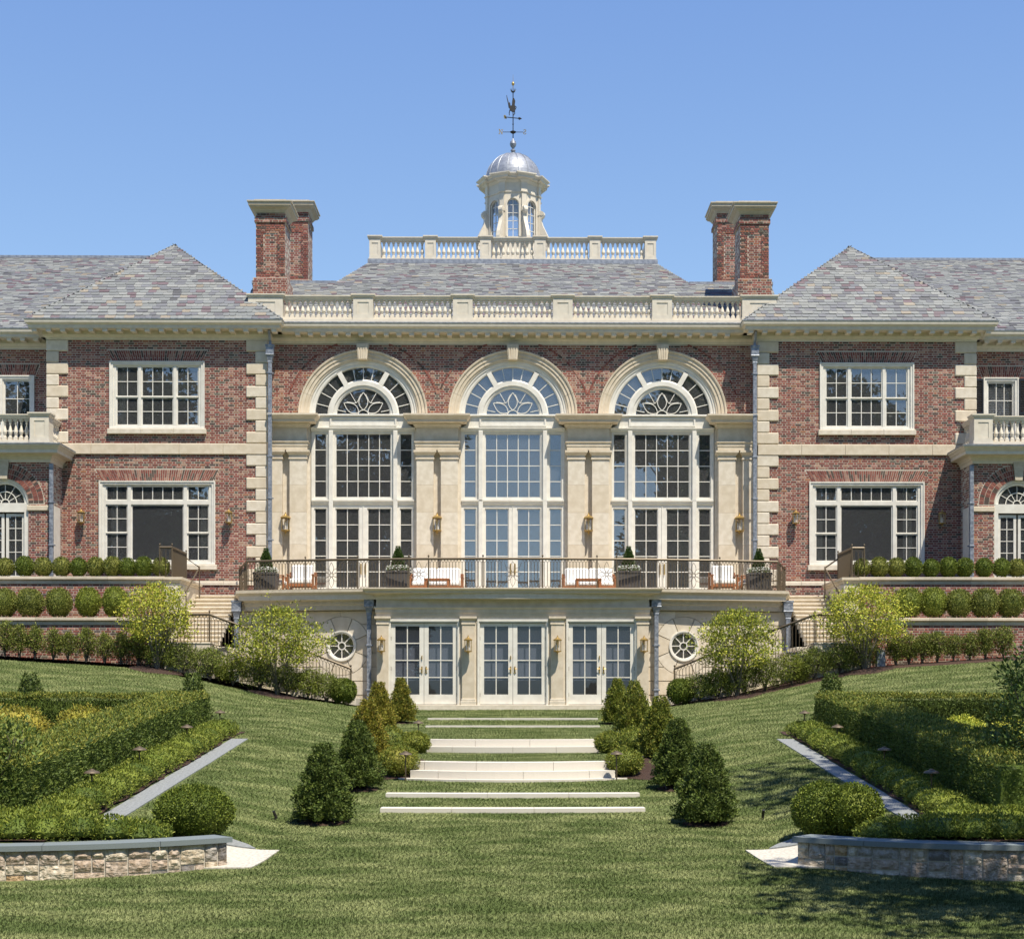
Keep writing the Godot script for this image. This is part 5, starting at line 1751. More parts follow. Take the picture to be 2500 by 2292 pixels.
func make_rail_parts() -> void:
	var g := G.new()
	var r := 0.0085
	g.box(Vector3(-r, 0.09, -r), Vector3(r, 0.83, r))
	for sx: float in [-1.0, 1.0]:
		g.tube(PackedVector3Array([Vector3(0, 0.83, 0), Vector3(sx * 0.032, 0.855, 0), Vector3(sx * 0.05, 0.915, 0)]), 0.0085, 4)
		g.tube(PackedVector3Array([Vector3(0, 0.09, 0), Vector3(sx * 0.032, 0.07, 0), Vector3(sx * 0.05, 0.02, 0)]), 0.0085, 4)
	picket_mesh = g.mesh(M.bronze)
	var m := G.new()
	var ring := PackedVector3Array()
	for k in 15: ring.append(Vector3(cos(TAU * k / 14.0) * 0.05, 0.46 + sin(TAU * k / 14.0) * 0.05, 0))
	m.tube(ring, 0.009, 4)
	for k in 8:
		var a := TAU * k / 8.0
		var d := Vector3(cos(a), sin(a), 0); var e := Vector3(-d.y, d.x, 0)
		var l: float = [0.27, 0.30, 0.40, 0.30, 0.27, 0.30, 0.40, 0.30][k]
		if k % 2 == 0:
			for sg: float in [-1.0, 1.0]:
				var pts := PackedVector3Array()
				for j in 9:
					var t := j / 8.0
					pts.append(Vector3(0, 0.46, 0) + d * lerpf(0.05, l, t) + e * sg * 0.075 * sin(PI * pow(t, 0.9)))
				m.tube(pts, 0.008, 4)
		else:
			for sg: float in [-1.0, 1.0]:
				var pts := PackedVector3Array()
				for j in 9:
					var t := j / 8.0
					pts.append(Vector3(0, 0.46, 0) + d * lerpf(0.05, l, t) + e * sg * 0.06 * sin(PI * t))
				m.tube(pts, 0.008, 4)
			m.tube(PackedVector3Array([Vector3(0, 0.46, 0) + d * l, Vector3(0, 0.46, 0) + d * (l + 0.08) + Vector3(0, 0.09 * signf(d.y), 0)]), 0.008, 4)
	medal_mesh = m.mesh(M.bronze)
	var p := G.new()
	p.cbox(Vector3(-0.022, 0, -0.022), Vector3(0.022, 0.98, 0.022), 0.004)
	p.lathe(vec2s([0.012, 0.98, 0.012, 1.0, 0.03, 1.025, 0.03, 1.045, 0.012, 1.07, 0.0, 1.08]), 8)
	post_mesh = p.mesh(M.bronze)

func rail_run(t: Node3D, a: Vector3, b: Vector3, medal := false, pitch := 0.1) -> void:
	var d := b - a
	var flat := Vector3(d.x, 0, d.z)
	var l := flat.length()
	var turn := atan2(-d.z, d.x)
	var g := G.new()
	var up := Vector3(0, 0.95, 0)
	g.tube(PackedVector3Array([a + up, b + up]), 0.034, 6)
	g.tube(PackedVector3Array([a + Vector3(0, 0.915, 0), b + Vector3(0, 0.915, 0)]), 0.013, 4)
	part(t, "handrail", g.mesh(M.bronze))
	var h := G.new()
	h.tube(PackedVector3Array([a + Vector3(0, 0.02, 0), b + Vector3(0, 0.02, 0)]), 0.013, 4)
	part(t, "bottom_rail", h.mesh(M.bronze))
	var n := int(l / pitch) - 1
	var mid := 0.5
	for k in n + 1:
		var f := (k + 0.5) / (n + 1)
		if medal and absf(f - mid) * l < 0.27: continue
		part(t, "picket", picket_mesh, a + d * f).rotation.y = turn
	if medal: part(t, "medallion", medal_mesh, a + d * mid).rotation.y = turn

func build_terrace_railing() -> void:
	var t := thing("terrace_railing", "bronze metal railing with flower medallions curving along the front of the terrace", "railing")
	var sx := [-8.55, -6.62, -4.92, -3.28, -2.66, -0.94]
	var xs := []
	for x in sx: xs.append(x)
	for k in sx.size(): xs.append(-sx[sx.size() - 1 - k])
	var pts := []
	pts.append(Vector3(-9.28, TER, 0.25))
	for x in xs: pts.append(Vector3(x, TER + 0.004, arc_z(x) - 0.12))
	pts.append(Vector3(9.28, TER, 0.25))
	for k in pts.size():
		part(t, "post", post_mesh, pts[k])
	for k in pts.size() - 1:
		if k == 0 or k == pts.size() - 2:
			rail_run(t, pts[k], pts[k + 1], true)
			continue
		var l: float = (pts[k + 1] - pts[k]).length()
		rail_run(t, pts[k], pts[k + 1], k in [2, 4, 6, 8, 10])
	for s: float in [-1.0, 1.0]:
		var p := Vector3(s * 8.2, TER + 0.004, arc_z(8.2) - 0.10)
		part(t, "medallion", medal_mesh, p).rotation.y = -s * 0.23

func build_stair_railing(s: float) -> void:
	var t := thing("stair_railing", "bronze railing round the stair landing, sloping down to the lawn, %s" % sd(s), "railing", Vector3.ZERO, "bronze stair railings")
	var pts := [Vector3(s * 10.5, 1.66, 5.68), Vector3(s * 9.18, 1.66, 5.68), Vector3(s * 9.05, 1.62, 5.02), Vector3(s * 7.1, 0.87, 5.02), Vector3(s * 4.98, 0.03, 5.02)]
	for k in [0, 1, 3, 4]: part(t, "post", post_mesh, pts[k])
	rail_run(t, pts[0], pts[1])
	rail_run(t, pts[1], pts[3])
	rail_run(t, pts[3], pts[4])
	var u := thing("stair_railing", "bronze railing panel and handrail along the top of the stair beside the planter, %s" % sd(s), "railing", Vector3.ZERO, "bronze stair railings")
	var q := [Vector3(s * 11.25, 3.93, 3.32), Vector3(s * 10.86, 3.93, 3.32), Vector3(s * 10.86, 3.93, 1.3)]
	for p in q: part(u, "post", post_mesh, p)
	rail_run(u, q[0], q[1])
	rail_run(u, q[1], q[2], false, 0.07)
	var hr := G.new()
	hr.tube(PackedVector3Array([q[2] + Vector3(0, 0.8, 0), Vector3(s * 10.42, 4.42, 1.3), Vector3(s * 10.42, 3.45, 3.35)]), 0.028, 6)
	hr.tube(PackedVector3Array([Vector3(s * 10.42, 3.40, 1.3), Vector3(s * 10.42, 4.46, 1.3)]), 0.02, 5)
	hr.tube(PackedVector3Array([Vector3(s * 10.42, 2.35, 3.3), Vector3(s * 10.42, 3.5, 3.3)]), 0.02, 5)
	part(u, "handrail", hr.mesh(M.bronze))

# ------------------------------------------------------------------ lanterns, furniture, planters
func make_lantern(label: String) -> Node3D:   # origin: middle of the wall plate
	var t := thing("wall_lantern", label, "lantern", Vector3.ZERO, "brass wall lanterns")
	var g := G.new()
	g.cbox(Vector3(-0.05, -0.16, 0.0), Vector3(0.05, 0.16, 0.02), 0.006)
	g.tube(PackedVector3Array([Vector3(0, -0.12, 0.01), Vector3(0, -0.16, 0.1), Vector3(0, -0.24, 0.19)]), 0.014, 6)
	g.tube(PackedVector3Array([Vector3(0, 0.14, 0.01), Vector3(0, 0.17, 0.1)]), 0.012, 6)
	part(t, "bracket", g.mesh(M.brass))
	var o := Vector3(0, 0, 0.19)
	var c := G.new()
	for k in 6:
		var a := TAU * (k + 0.5) / 6.0
		var d := Vector3(cos(a), 0, sin(a)) * 0.115
		c.tube(PackedVector3Array([o + d + Vector3(0, -0.17, 0), o + d + Vector3(0, 0.15, 0)]), 0.009, 4)
	c.lathe(vec2s([0.0, -0.27, 0.02, -0.25, 0.015, -0.23, 0.07, -0.20, 0.13, -0.185, 0.135, -0.165, 0.12, -0.16, 0.0, -0.16]), 6, o, PI / 6, PI / 6 + TAU)
	part(t, "cage", c.mesh(M.brass))
	var rf := G.new()
	rf.lathe(vec2s([0.12, 0.14, 0.145, 0.15, 0.145, 0.17, 0.10, 0.20, 0.07, 0.22, 0.04, 0.23, 0.03, 0.26, 0.012, 0.27, 0.02, 0.29, 0.0, 0.31]), 6, o, PI / 6, PI / 6 + TAU)
	part(t, "roof", rf.mesh(M.brass))
	var gl := G.new()
	gl.lathe(vec2s([0.105, -0.155, 0.105, 0.145]), 6, o, PI / 6, PI / 6 + TAU)
	part(t, "glass", gl.mesh(M.lantern_glass))
	for x: float in [-0.035, 0.0, 0.035]:
		var cd := G.new()
		cd.lathe(vec2s([0.012, -0.155, 0.012, -0.03, 0.006, -0.02, 0.008, 0.01, 0.0, 0.04]), 8, o + Vector3(x, 0, 0.02 if x == 0.0 else -0.01))
		part(t, "candle", cd.mesh(M.candle))
	return t

func build_lanterns() -> void:
	var proto := make_lantern("brass lantern on the brick wing wall between the large window and the porch, unshuttered side")
	proto.position = Vector3(-14.67, 6.22, 0.012)
	copy_of(proto, Vector3(-9.66, 6.22, 0.012), 0, "brass lantern on the brick wing wall beside the corner stones, unshuttered side")
	copy_of(proto, Vector3(14.67, 6.22, 0.012), 0, "shaded brass lantern on brick wing wall between large window and porch, shuttered-window side")
	copy_of(proto, Vector3(9.66, 6.22, 0.012), 0, "brass lantern on the brick wing wall beside the corner stones, shuttered-window side")
	var names := ["end pair of pilasters, unshuttered side", "inner pair of pilasters, unshuttered side", "inner pair of pilasters, shuttered-window side", "end pair of pilasters, shuttered-window side"]
	for k in 4:
		copy_of(proto, Vector3([-7.79, -2.6, 2.6, 7.79][k], 6.05, ZC + 0.03), 0, "tall brass lantern in the groove of the " + names[k], 1.3)
	var low := ["outer side of the garden doors, unshuttered side", "pilaster beside the middle garden door, unshuttered side", "pilaster beside the middle garden door, shuttered-window side", "outer side of the garden doors, shuttered-window side"]
	for k in 4:
		copy_of(proto, Vector3([-4.13, -1.405, 1.405, 4.13][k], 1.73, 3.852), 0, "brass lantern on the " + low[k], 1.05)

func soft_box(l: Vector3, h: Vector3) -> ArrayMesh:
	var g := G.new()
	g.cbox(l, h, 0.045)
	return g.mesh(M.cushion)

func seat_frame(t: Node3D, w: float, deep: float, high_back: float) -> void:
	for x: float in [-1.0, 1.0]:
		for z: float in [0, 1]:
			var l := G.new()
			l.cbox(Vector3(x * w * 0.5 - 0.035, 0, -0.035 + z * deep), Vector3(x * w * 0.5 + 0.035, 0.56 if z else high_back, 0.035 + z * deep), 0.006)
			part(t, "leg", l.mesh(M.teak))
		var a := G.new()
		a.cbox(Vector3(x * w * 0.5 - 0.05, 0.56, -0.03), Vector3(x * w * 0.5 + 0.05, 0.60, deep + 0.05), 0.008)
		part(t, "arm", a.mesh(M.teak))
	var f := G.new()
	f.cbox(Vector3(-w * 0.5 + 0.03, 0.20, deep - 0.02), Vector3(w * 0.5 - 0.03, 0.29, deep + 0.03), 0.006)
	f.cbox(Vector3(-w * 0.5 + 0.03, 0.20, -0.02), Vector3(w * 0.5 - 0.03, 0.29, 0.03), 0.006)
	f.cbox(Vector3(-w * 0.5 + 0.03, high_back - 0.08, -0.025), Vector3(w * 0.5 - 0.03, high_back, 0.025), 0.006)
	part(t, "seat_rail", f.mesh(M.teak))

func build_furniture() -> void:
	for s: float in [-1.0, 1.0]:
		var sofa := thing("outdoor_sofa", "white cushioned teak sofa beside the middle terrace door, %s" % sd(s), "sofa", Vector3(s * 2.55, TER, 0.75), "white cushioned terrace seats")
		seat_frame(sofa, 1.72, 0.72, 0.74)
		for k in 2:
			part(sofa, "seat_cushion", soft_box(Vector3(-0.8 + k * 0.8, 0.29, 0.04), Vector3(-0.01 + k * 0.8, 0.45, 0.76)))
			part(sofa, "back_cushion", soft_box(Vector3(-0.8 + k * 0.8, 0.44, 0.02), Vector3(-0.01 + k * 0.8, 0.92, 0.2)))
		var tb := thing("low_table", "low teak table in front of the white sofa, %s" % sd(s), "table", Vector3(s * 2.47, TER, 2.15), "low teak tables")
		for x: float in [-1.0, 1.0]:
			for z: float in [-1.0, 1.0]:
				var l := G.new(); l.cbox(Vector3(x * 0.37 - 0.045, 0, z * 0.3 - 0.045), Vector3(x * 0.37 + 0.045, 0.40, z * 0.3 + 0.045), 0.006)
				part(tb, "leg", l.mesh(M.teak))
		var tg := G.new(); tg.cbox(Vector3(-0.42, 0.40, -0.36), Vector3(0.42, 0.45, 0.36), 0.008)
		part(tb, "table_top", tg.mesh(M.teak))
		var ch := thing("armchair", "white cushioned teak armchair facing the railing, %s" % sd(s), "armchair", Vector3(s * 6.93, TER, 1.55), "white cushioned terrace seats")
		seat_frame(ch, 0.82, 0.7, 0.72)
		part(ch, "seat_cushion", soft_box(Vector3(-0.36, 0.29, 0.04), Vector3(0.36, 0.46, 0.74)))
		part(ch, "back_cushion", soft_box(Vector3(-0.36, 0.45, 0.02), Vector3(0.36, 0.94, 0.2)))
		var c2 := thing("armchair", "white cushioned teak armchair turned sideways behind the end planter, %s" % sd(s), "armchair", Vector3(s * 8.15, TER, 1.55), "white cushioned terrace seats", -s * PI / 2)
		seat_frame(c2, 0.76, 0.6, 0.62)
		part(c2, "seat_cushion", soft_box(Vector3(-0.34, 0.29, 0.04), Vector3(0.34, 0.44, 0.64)))
		part(c2, "back_cushion", soft_box(Vector3(-0.34, 0.43, 0.02), Vector3(0.34, 0.74, 0.2)))
	var cone := conifer_mesh(0.80, 0.23, 2200, 0.045, 0.02, [Color(0.06, 0.11, 0.02), Color(0.10, 0.16, 0.03), Color(0.04, 0.08, 0.018)], 501, 0.9)
	var fl := G.new()
	var r := RandomNumberGenerator.new()
	r.seed = 9
	for k in 700:
		var a := r.randf() * TAU
		var d := Vector3(cos(a), 0, sin(a)) * sqrt(r.randf()) * 0.37
		var p := Vector3(d.x, 0.60 + 0.20 * r.randf() * (1.2 - d.length() * 1.6) + (0.02 if d.length() < 0.34 else -0.08 * r.randf()), d.z)
		fl.col = Color(0.12, 0.18, 0.05) * r.randf_range(0.7, 1.2)
		var dir := (d.normalized() + Vector3(r.randfn(0, 0.6), 0.7, r.randfn(0, 0.6))).normalized()
		fl.leaf(p, dir, dir.cross(Vector3(r.randf(), 0.3, r.randf())).normalized(), 0.05, 0.03, 0.2)
	var green := fl.mesh(M.leaf)
	var bl := G.new()
	for k in 340:
		var a := r.randf() * TAU
		var d := Vector3(cos(a), 0, sin(a)) * (0.12 + 0.27 * sqrt(r.randf()))
		var p := Vector3(d.x, 0.68 + 0.12 * r.randf() * (1.2 - d.length()) - (0.10 * r.randf() if d.length() > 0.36 else 0.0), d.z)
		bl.col = Color(0.72, 0.72, 0.68) * r.randf_range(0.85, 1.1)
		for j in 3:
			var dir := Vector3(r.randfn(0, 1), r.randf_range(0.1, 1), r.randfn(0, 1)).normalized()
			bl.leaf(p, dir, dir.cross(Vector3(0.3, 0.8, r.randf())).normalized(), 0.035, 0.03, 0.1)
	var bloom := bl.mesh(M.leaf)
	for q in [[-1.0, 8.02, 2.42, 0.72, "end"], [-1.0, 3.68, 3.10, 0.70, "inner"], [1.0, 3.72, 3.10, 0.70, "inner"], [1.0, 8.02, 2.42, 0.72, "end"]]:
		var s: float = q[0]
		var t := thing("planter", "square dark grey planter at the %s of the terrace railing, %s" % ["end" if q[4] == "end" else "inner part", sd(s)], "planter", Vector3(s * q[1], TER, q[2]), "dark grey terrace planters")
		var w: float = q[3] * 0.5
		var g := G.new()
		var a := [Vector3(-w * 0.94, 0, w * 0.94), Vector3(w * 0.94, 0, w * 0.94), Vector3(w * 0.94, 0, -w * 0.94), Vector3(-w * 0.94, 0, -w * 0.94)]
		var b := [Vector3(-w, 0.56, w), Vector3(w, 0.56, w), Vector3(w, 0.56, -w), Vector3(-w, 0.56, -w)]
		for k in 4: g.quad(a[k], a[(k + 1) % 4], b[(k + 1) % 4], b[k])
		g.box(Vector3(-w + 0.03, 0.5, -w + 0.03), Vector3(w - 0.03, 0.58, w - 0.03))
		part(t, "tub", g.mesh(M.planter))
		var rg := G.new()
		shell(rg, -w - 0.015, w + 0.015, -w - 0.015, w + 0.015, [[-w + 0.04, -w + 0.04, w - 0.04, w - 0.04]], 0.55, 0.62)
		for i in rg.v.size():
			var v := rg.v[i]; rg.v[i] = Vector3(v.x, v.z, -v.y)
			var n := rg.n[i]; rg.n[i] = Vector3(n.x, n.z, -n.y)
		part(t, "rim", rg.mesh(M.planter))
		var pl := thing("potted_evergreen", "clipped conical evergreen in the %s dark grey planter, %s" % [q[4], sd(s)], "evergreen", Vector3(s * q[1], TER + 0.60, q[2]), "potted terrace evergreens")
		part(pl, "foliage", cone, Vector3(0, 0.12, 0))
		var tk := G.new(); tk.tube(PackedVector3Array([Vector3(0, -0.02, 0), Vector3(0, 0.3, 0)]), 0.025, 6)
		part(pl, "trunk", tk.mesh(M.bark))
		var fw := thing("white_flowers", "trailing white flowers spilling over the %s dark planter, %s" % [q[4], sd(s)], "flowers", Vector3(s * q[1], TER, q[2]), "white flowers in the planters")
		part(fw, "leaves", green)
		part(fw, "blossoms", bloom)

# ------------------------------------------------------------------ lawn edgings and the curved garden walls
func flat_prism(poly: PackedVector2Array, y0: float, y1: float, mat: Material) -> ArrayMesh:   # polygon given as (x, z)
	var p := PackedVector2Array()
	for q in poly: p.append(Vector2(q.x, -q.y))
	var g := G.new()
	g.prism(p, y0, y1)
	for i in g.v.size():
		var v := g.v[i]; g.v[i] = Vector3(v.x, v.z, -v.y)
		var n := g.n[i]; g.n[i] = Vector3(n.x, n.z, -n.y)
	return g.mesh(mat)

func curb(t: Node3D, k: int, hw: float, dz: float, deep: float, y0: float, y1: float, cuts: Array) -> void:
	for c in cuts.size() - 1:
		var x0: float = lerpf(-hw, hw, cuts[c]) + 0.003; var x1: float = lerpf(-hw, hw, cuts[c + 1]) - 0.003
		var poly := PackedVector2Array()
		for j in 7:
			var x := lerpf(x0, x1, j / 6.0); poly.append(Vector2(x, riser_z(k, x) + dz))
		for j in 7:
			var x := lerpf(x1, x0, j / 6.0); poly.append(Vector2(x, riser_z(k, x) + dz - deep))
		part(t, "granite_block", flat_prism(poly, y0, y1, M.granite))

func build_lawn_steps() -> void:
	var lab := ["thin pale stone edging set in the grass, closest to the garden doors", "thin pale stone edging in the grass, second one out from the garden doors", "pair of curved pale granite steps between the upper low shrubs", "pair of wide curved pale granite steps beside the two path lights", "long low granite edging in the lawn just below the curved steps", "lowest long granite edging across the lawn between the conical yews"]
	for k in 6:
		var t := thing("granite_step", lab[k], "step", Vector3.ZERO, "stone steps and edgings across the lawn")
		var R: Array = RISERS[k]
		if k == 2:
			curb(t, k, R[2], 0.0, 0.42, -1.02, -0.85, [0.0, 0.28, 0.6, 1.0])
			curb(t, k, R[2] + 0.02, 0.30, 0.44, -1.3, -1.0, [0.0, 0.15, 0.5, 0.75, 1.0])
		elif k == 3:
			curb(t, k, R[2] - 0.05, 0.0, 0.42, -1.34, -1.155, [0.0, 0.06, 0.32, 0.7, 1.0])
			curb(t, k, R[2] - 0.02, 0.30, 0.44, -1.6, -1.312, [0.0, 0.14, 0.55, 0.87, 1.0])
			curb(t, k, R[2] + 0.2, 0.52, 0.4, -1.6, -1.452, [0.0, 0.3, 0.66, 1.0])
		else:
			curb(t, k, R[2], 0.0, 0.34, R[4] - 0.2, R[3], [0.0, 0.27, 0.58, 1.0] if k % 2 else [0.0, 0.4, 0.72, 1.0])

func wall_point(s: float, d: float, r: float) -> Array:   # d metres along the outer face from the wall's end; r: distance in from the outer face; gives [point, turn]
	var R := 4.87
	var arc_l := R * deg_to_rad(41.0)
	if d < arc_l:
		var phi := deg_to_rad(41.0) - d / R
		return [Vector3(s * (7.0 - (R - r) * sin(phi)), 0, 26.83 + (R - r) * cos(phi)), s * phi]
	return [Vector3(s * (7.0 + d - arc_l), 0, 26.83 + R - r), 0.0]

func build_garden_wall(s: float) -> void:
	var t := thing("curved_stone_wall", "low curved wall of rough mixed fieldstone with bluestone cap, %s" % ("partly in tree shade" if s > 0 else "in full sun"), "stone wall", Vector3.ZERO, "low curved fieldstone walls")
	var y0 := -2.42; var yb := -2.19; var y1 := -1.885
	# core
	var g := G.new()
	var n := 30
	var dmax := 7.5
	for k in n:
		var a := dmax * k / n; var b := dmax * (k + 1) / n
		var p0: Vector3 = wall_point(s, a, 0.012)[0]; var p1: Vector3 = wall_point(s, b, 0.012)[0]
		var q0: Vector3 = wall_point(s, a, 0.40)[0]; var q1: Vector3 = wall_point(s, b, 0.40)[0]
		var yb3 := Vector3(0, y0, 0); var yt3 := Vector3(0, y1, 0)
		if s > 0:
			g.quad(p0 + yb3, p1 + yb3, p1 + yt3, p0 + yt3); g.quad(q1 + yb3, q0 + yb3, q0 + yt3, q1 + yt3)
		else:
			g.quad(p1 + yb3, p0 + yb3, p0 + yt3, p1 + yt3); g.quad(q0 + yb3, q1 + yb3, q1 + yt3, q0 + yt3)
		if k == 0:
			if s > 0: g.quad(q0 + yb3, p0 + yb3, p0 + yt3, q0 + yt3)
			else: g.quad(p0 + yb3, q0 + yb3, q0 + yt3, p0 + yt3)
	part(t, "mortar_core", g.mesh(M.rubble_mortar))
	# stones
	var r := RandomNumberGenerator.new()
	r.seed = 400 + int(s)
	var tones := []
	for c in [Color(0.60, 0.52, 0.41), Color(0.52, 0.44, 0.37), Color(0.66, 0.58, 0.46), Color(0.60, 0.43, 0.26), Color(0.46, 0.43, 0.40), Color(0.70, 0.63, 0.52), Color(0.26, 0.245, 0.24), Color(0.56, 0.46, 0.38)]:
		var m: StandardMaterial3D = M.rubble.duplicate()
		m.vertex_color_use_as_albedo = false
		m.albedo_color = c.linear_to_srgb()
		tones.append(m)
	var d := 0.0
	var bot := -2.36
	while d < dmax - 0.3:
		# a panel of stones: one tall, or two or three laid on one another
		var w := r.randf_range(0.2, 0.42)
		var cut_at := []
		var mode := r.randf()
		if mode < 0.06: cut_at = [bot, y1]
		elif mode < 0.45: cut_at = [bot, lerpf(bot, y1, r.randf_range(0.42, 0.66)), y1]
		else: cut_at = [bot, lerpf(bot, y1, r.randf_range(0.3, 0.4)), lerpf(bot, y1, r.randf_range(0.62, 0.74)), y1]
		for k in cut_at.size() - 1:
			var parts := 1 if w < 0.3 or r.randf() < 0.5 else 2
			var dd := d
			for j in parts:
				var ww := w * (1.0 if parts == 1 else (0.42 if j == 0 else 0.58))
				var q := wall_point(s, dd + ww * 0.5, 0.0)
				var sg := rough_stone(ww - 0.02, cut_at[k + 1] - cut_at[k] - 0.02, 0.11, r)
				var mi := part(t, "stone", sg, q[0] + Vector3(0, (cut_at[k] + cut_at[k + 1]) * 0.5, 0))
				mi.rotation.y = -q[1] if s > 0 else -q[1]
				mi.set_surface_override_material(0, tones[mini(r.randi() % 9, 7)])
				dd += ww
		d += w
	# end stones
	for k in 3:
		var q := wall_point(s, 0.0, 0.2)
		var sg := rough_stone(0.38, 0.15, 0.1, r)
		var mi := part(t, "stone", sg, q[0] + Vector3(0, bot + 0.08 + k * 0.157, 0) )
		mi.rotation.y = -q[1] - s * PI / 2
		mi.set_surface_override_material(0, tones[r.randi() % 6])
	# cap slabs
	d = -0.06
	while d < dmax - 0.1:
		var l := 1.45 if d > 0 else 1.0
		var poly := PackedVector2Array()
		for j in 8:
			var q: Vector3 = wall_point(s, lerpf(d + 0.003, d + l - 0.003, j / 7.0), -0.045)[0]; poly.append(Vector2(q.x, q.z))
		for j in 8:
			var q: Vector3 = wall_point(s, lerpf(d + l - 0.003, d + 0.003, j / 7.0), 0.44)[0]; poly.append(Vector2(q.x, q.z))
		part(t, "cap_slab", flat_prism(poly, y1, y1 + 0.068, M.bluestone))
		d += l
	# paving at the wall's end
	var pv := thing("paving_landing", "pale flat paving slab at the end of the curved stone wall, %s" % ("partly in tree shade" if s > 0 else "in full sun"), "paving", Vector3.ZERO, "paving at the curved walls")
	part(pv, "slab", laid_slab(s, [29.42, 3.28, 4.1, 30.1, 3.35, 4.1, 30.72, 3.45, 4.15], 0.02, M.pale_paving))
	part(pv, "step_slab", laid_slab(s, [28.95, 4.05, 4.5, 29.15, 3.78, 4.5, 29.40, 3.62, 4.4], 0.035, M.flagstone))

func laid_slab(s: float, rows: Array, up: float, mat: Material) -> ArrayMesh:   # a thin slab bedded on the sloping ground; rows of [z, inner x, outer x]
	var g := G.new()
	var grid := []
	var zs := []; var a := []; var b := []
	for k in range(0, rows.size(), 3):
		zs.append_array([rows[k], rows[k + 1]]); a.append_array([rows[k], rows[k + 2]])
	for j in 9:
		var z := lerpf(rows[0], rows[rows.size() - 3], j / 8.0)
		var line := PackedVector3Array()
		for i in 7:
			var x := lerpf(along(zs, z), along(a, z), i / 6.0) * s
			line.append(Vector3(x, ground(x, z) + up, z))
		grid.append(line)
	var dn := Vector3(0, -0.08, 0)
	for j in 8:
		for i in 6:
			var p := [grid[j + 1][i], grid[j + 1][i + 1], grid[j][i + 1], grid[j][i]]
			if s < 0: p.reverse()
			g.quad(p[0], p[1], p[2], p[3])
		var e := [grid[j][0], grid[j + 1][0]] if s > 0 else [grid[j + 1][0], grid[j][0]]
		g.quad(e[0] + dn, e[1] + dn, e[1], e[0])
	for i in 6:
		var e := [grid[8][i], grid[8][i + 1]] if s > 0 else [grid[8][i + 1], grid[8][i]]
		g.quad(e[0] + dn, e[1] + dn, e[1], e[0])
	return g.mesh(mat)

func rough_stone(w: float, h: float, deep: float, r: RandomNumberGenerator) -> ArrayMesh:
	var g := G.new()
	var nx := 4; var ny := 3
	var pts := []
	for j in ny + 1:
		for i in nx + 1:
			var fx := float(i) / nx - 0.5; var fy := float(j) / ny - 0.5
			var edge := i == 0 or j == 0 or i == nx or j == ny
			pts.append(Vector3(fx * w + (r.randf_range(-0.008, 0.008) if not edge else r.randf_range(-0.004, 0.004)), fy * h + r.randf_range(-0.004, 0.004), (0.0 if edge else 0.014 + r.randf_range(-0.008, 0.012))))
	for j in ny:
		for i in nx:
			var a := j * (nx + 1) + i
			g.quad(pts[a], pts[a + 1], pts[a + nx + 2], pts[a + nx + 1])
	var l := Vector3(-w * 0.5, -h * 0.5, -deep); var hi := Vector3(w * 0.5, h * 0.5, 0.0)
	g.quad(Vector3(l.x, hi.y, 0), Vector3(hi.x, hi.y, 0), Vector3(hi.x, hi.y, l.z), Vector3(l.x, hi.y, l.z))
	g.quad(Vector3(l.x, l.y, l.z), Vector3(hi.x, l.y, l.z), Vector3(hi.x, l.y, 0), Vector3(l.x, l.y, 0))
	g.quad(Vector3(l.x, l.y, l.z), Vector3(l.x, l.y, 0), Vector3(l.x, hi.y, 0), Vector3(l.x, hi.y, l.z))
	g.quad(Vector3(hi.x, l.y, 0), Vector3(hi.x, l.y, l.z), Vector3(hi.x, hi.y, l.z), Vector3(hi.x, hi.y, 0))
	return g.mesh(M.rubble)

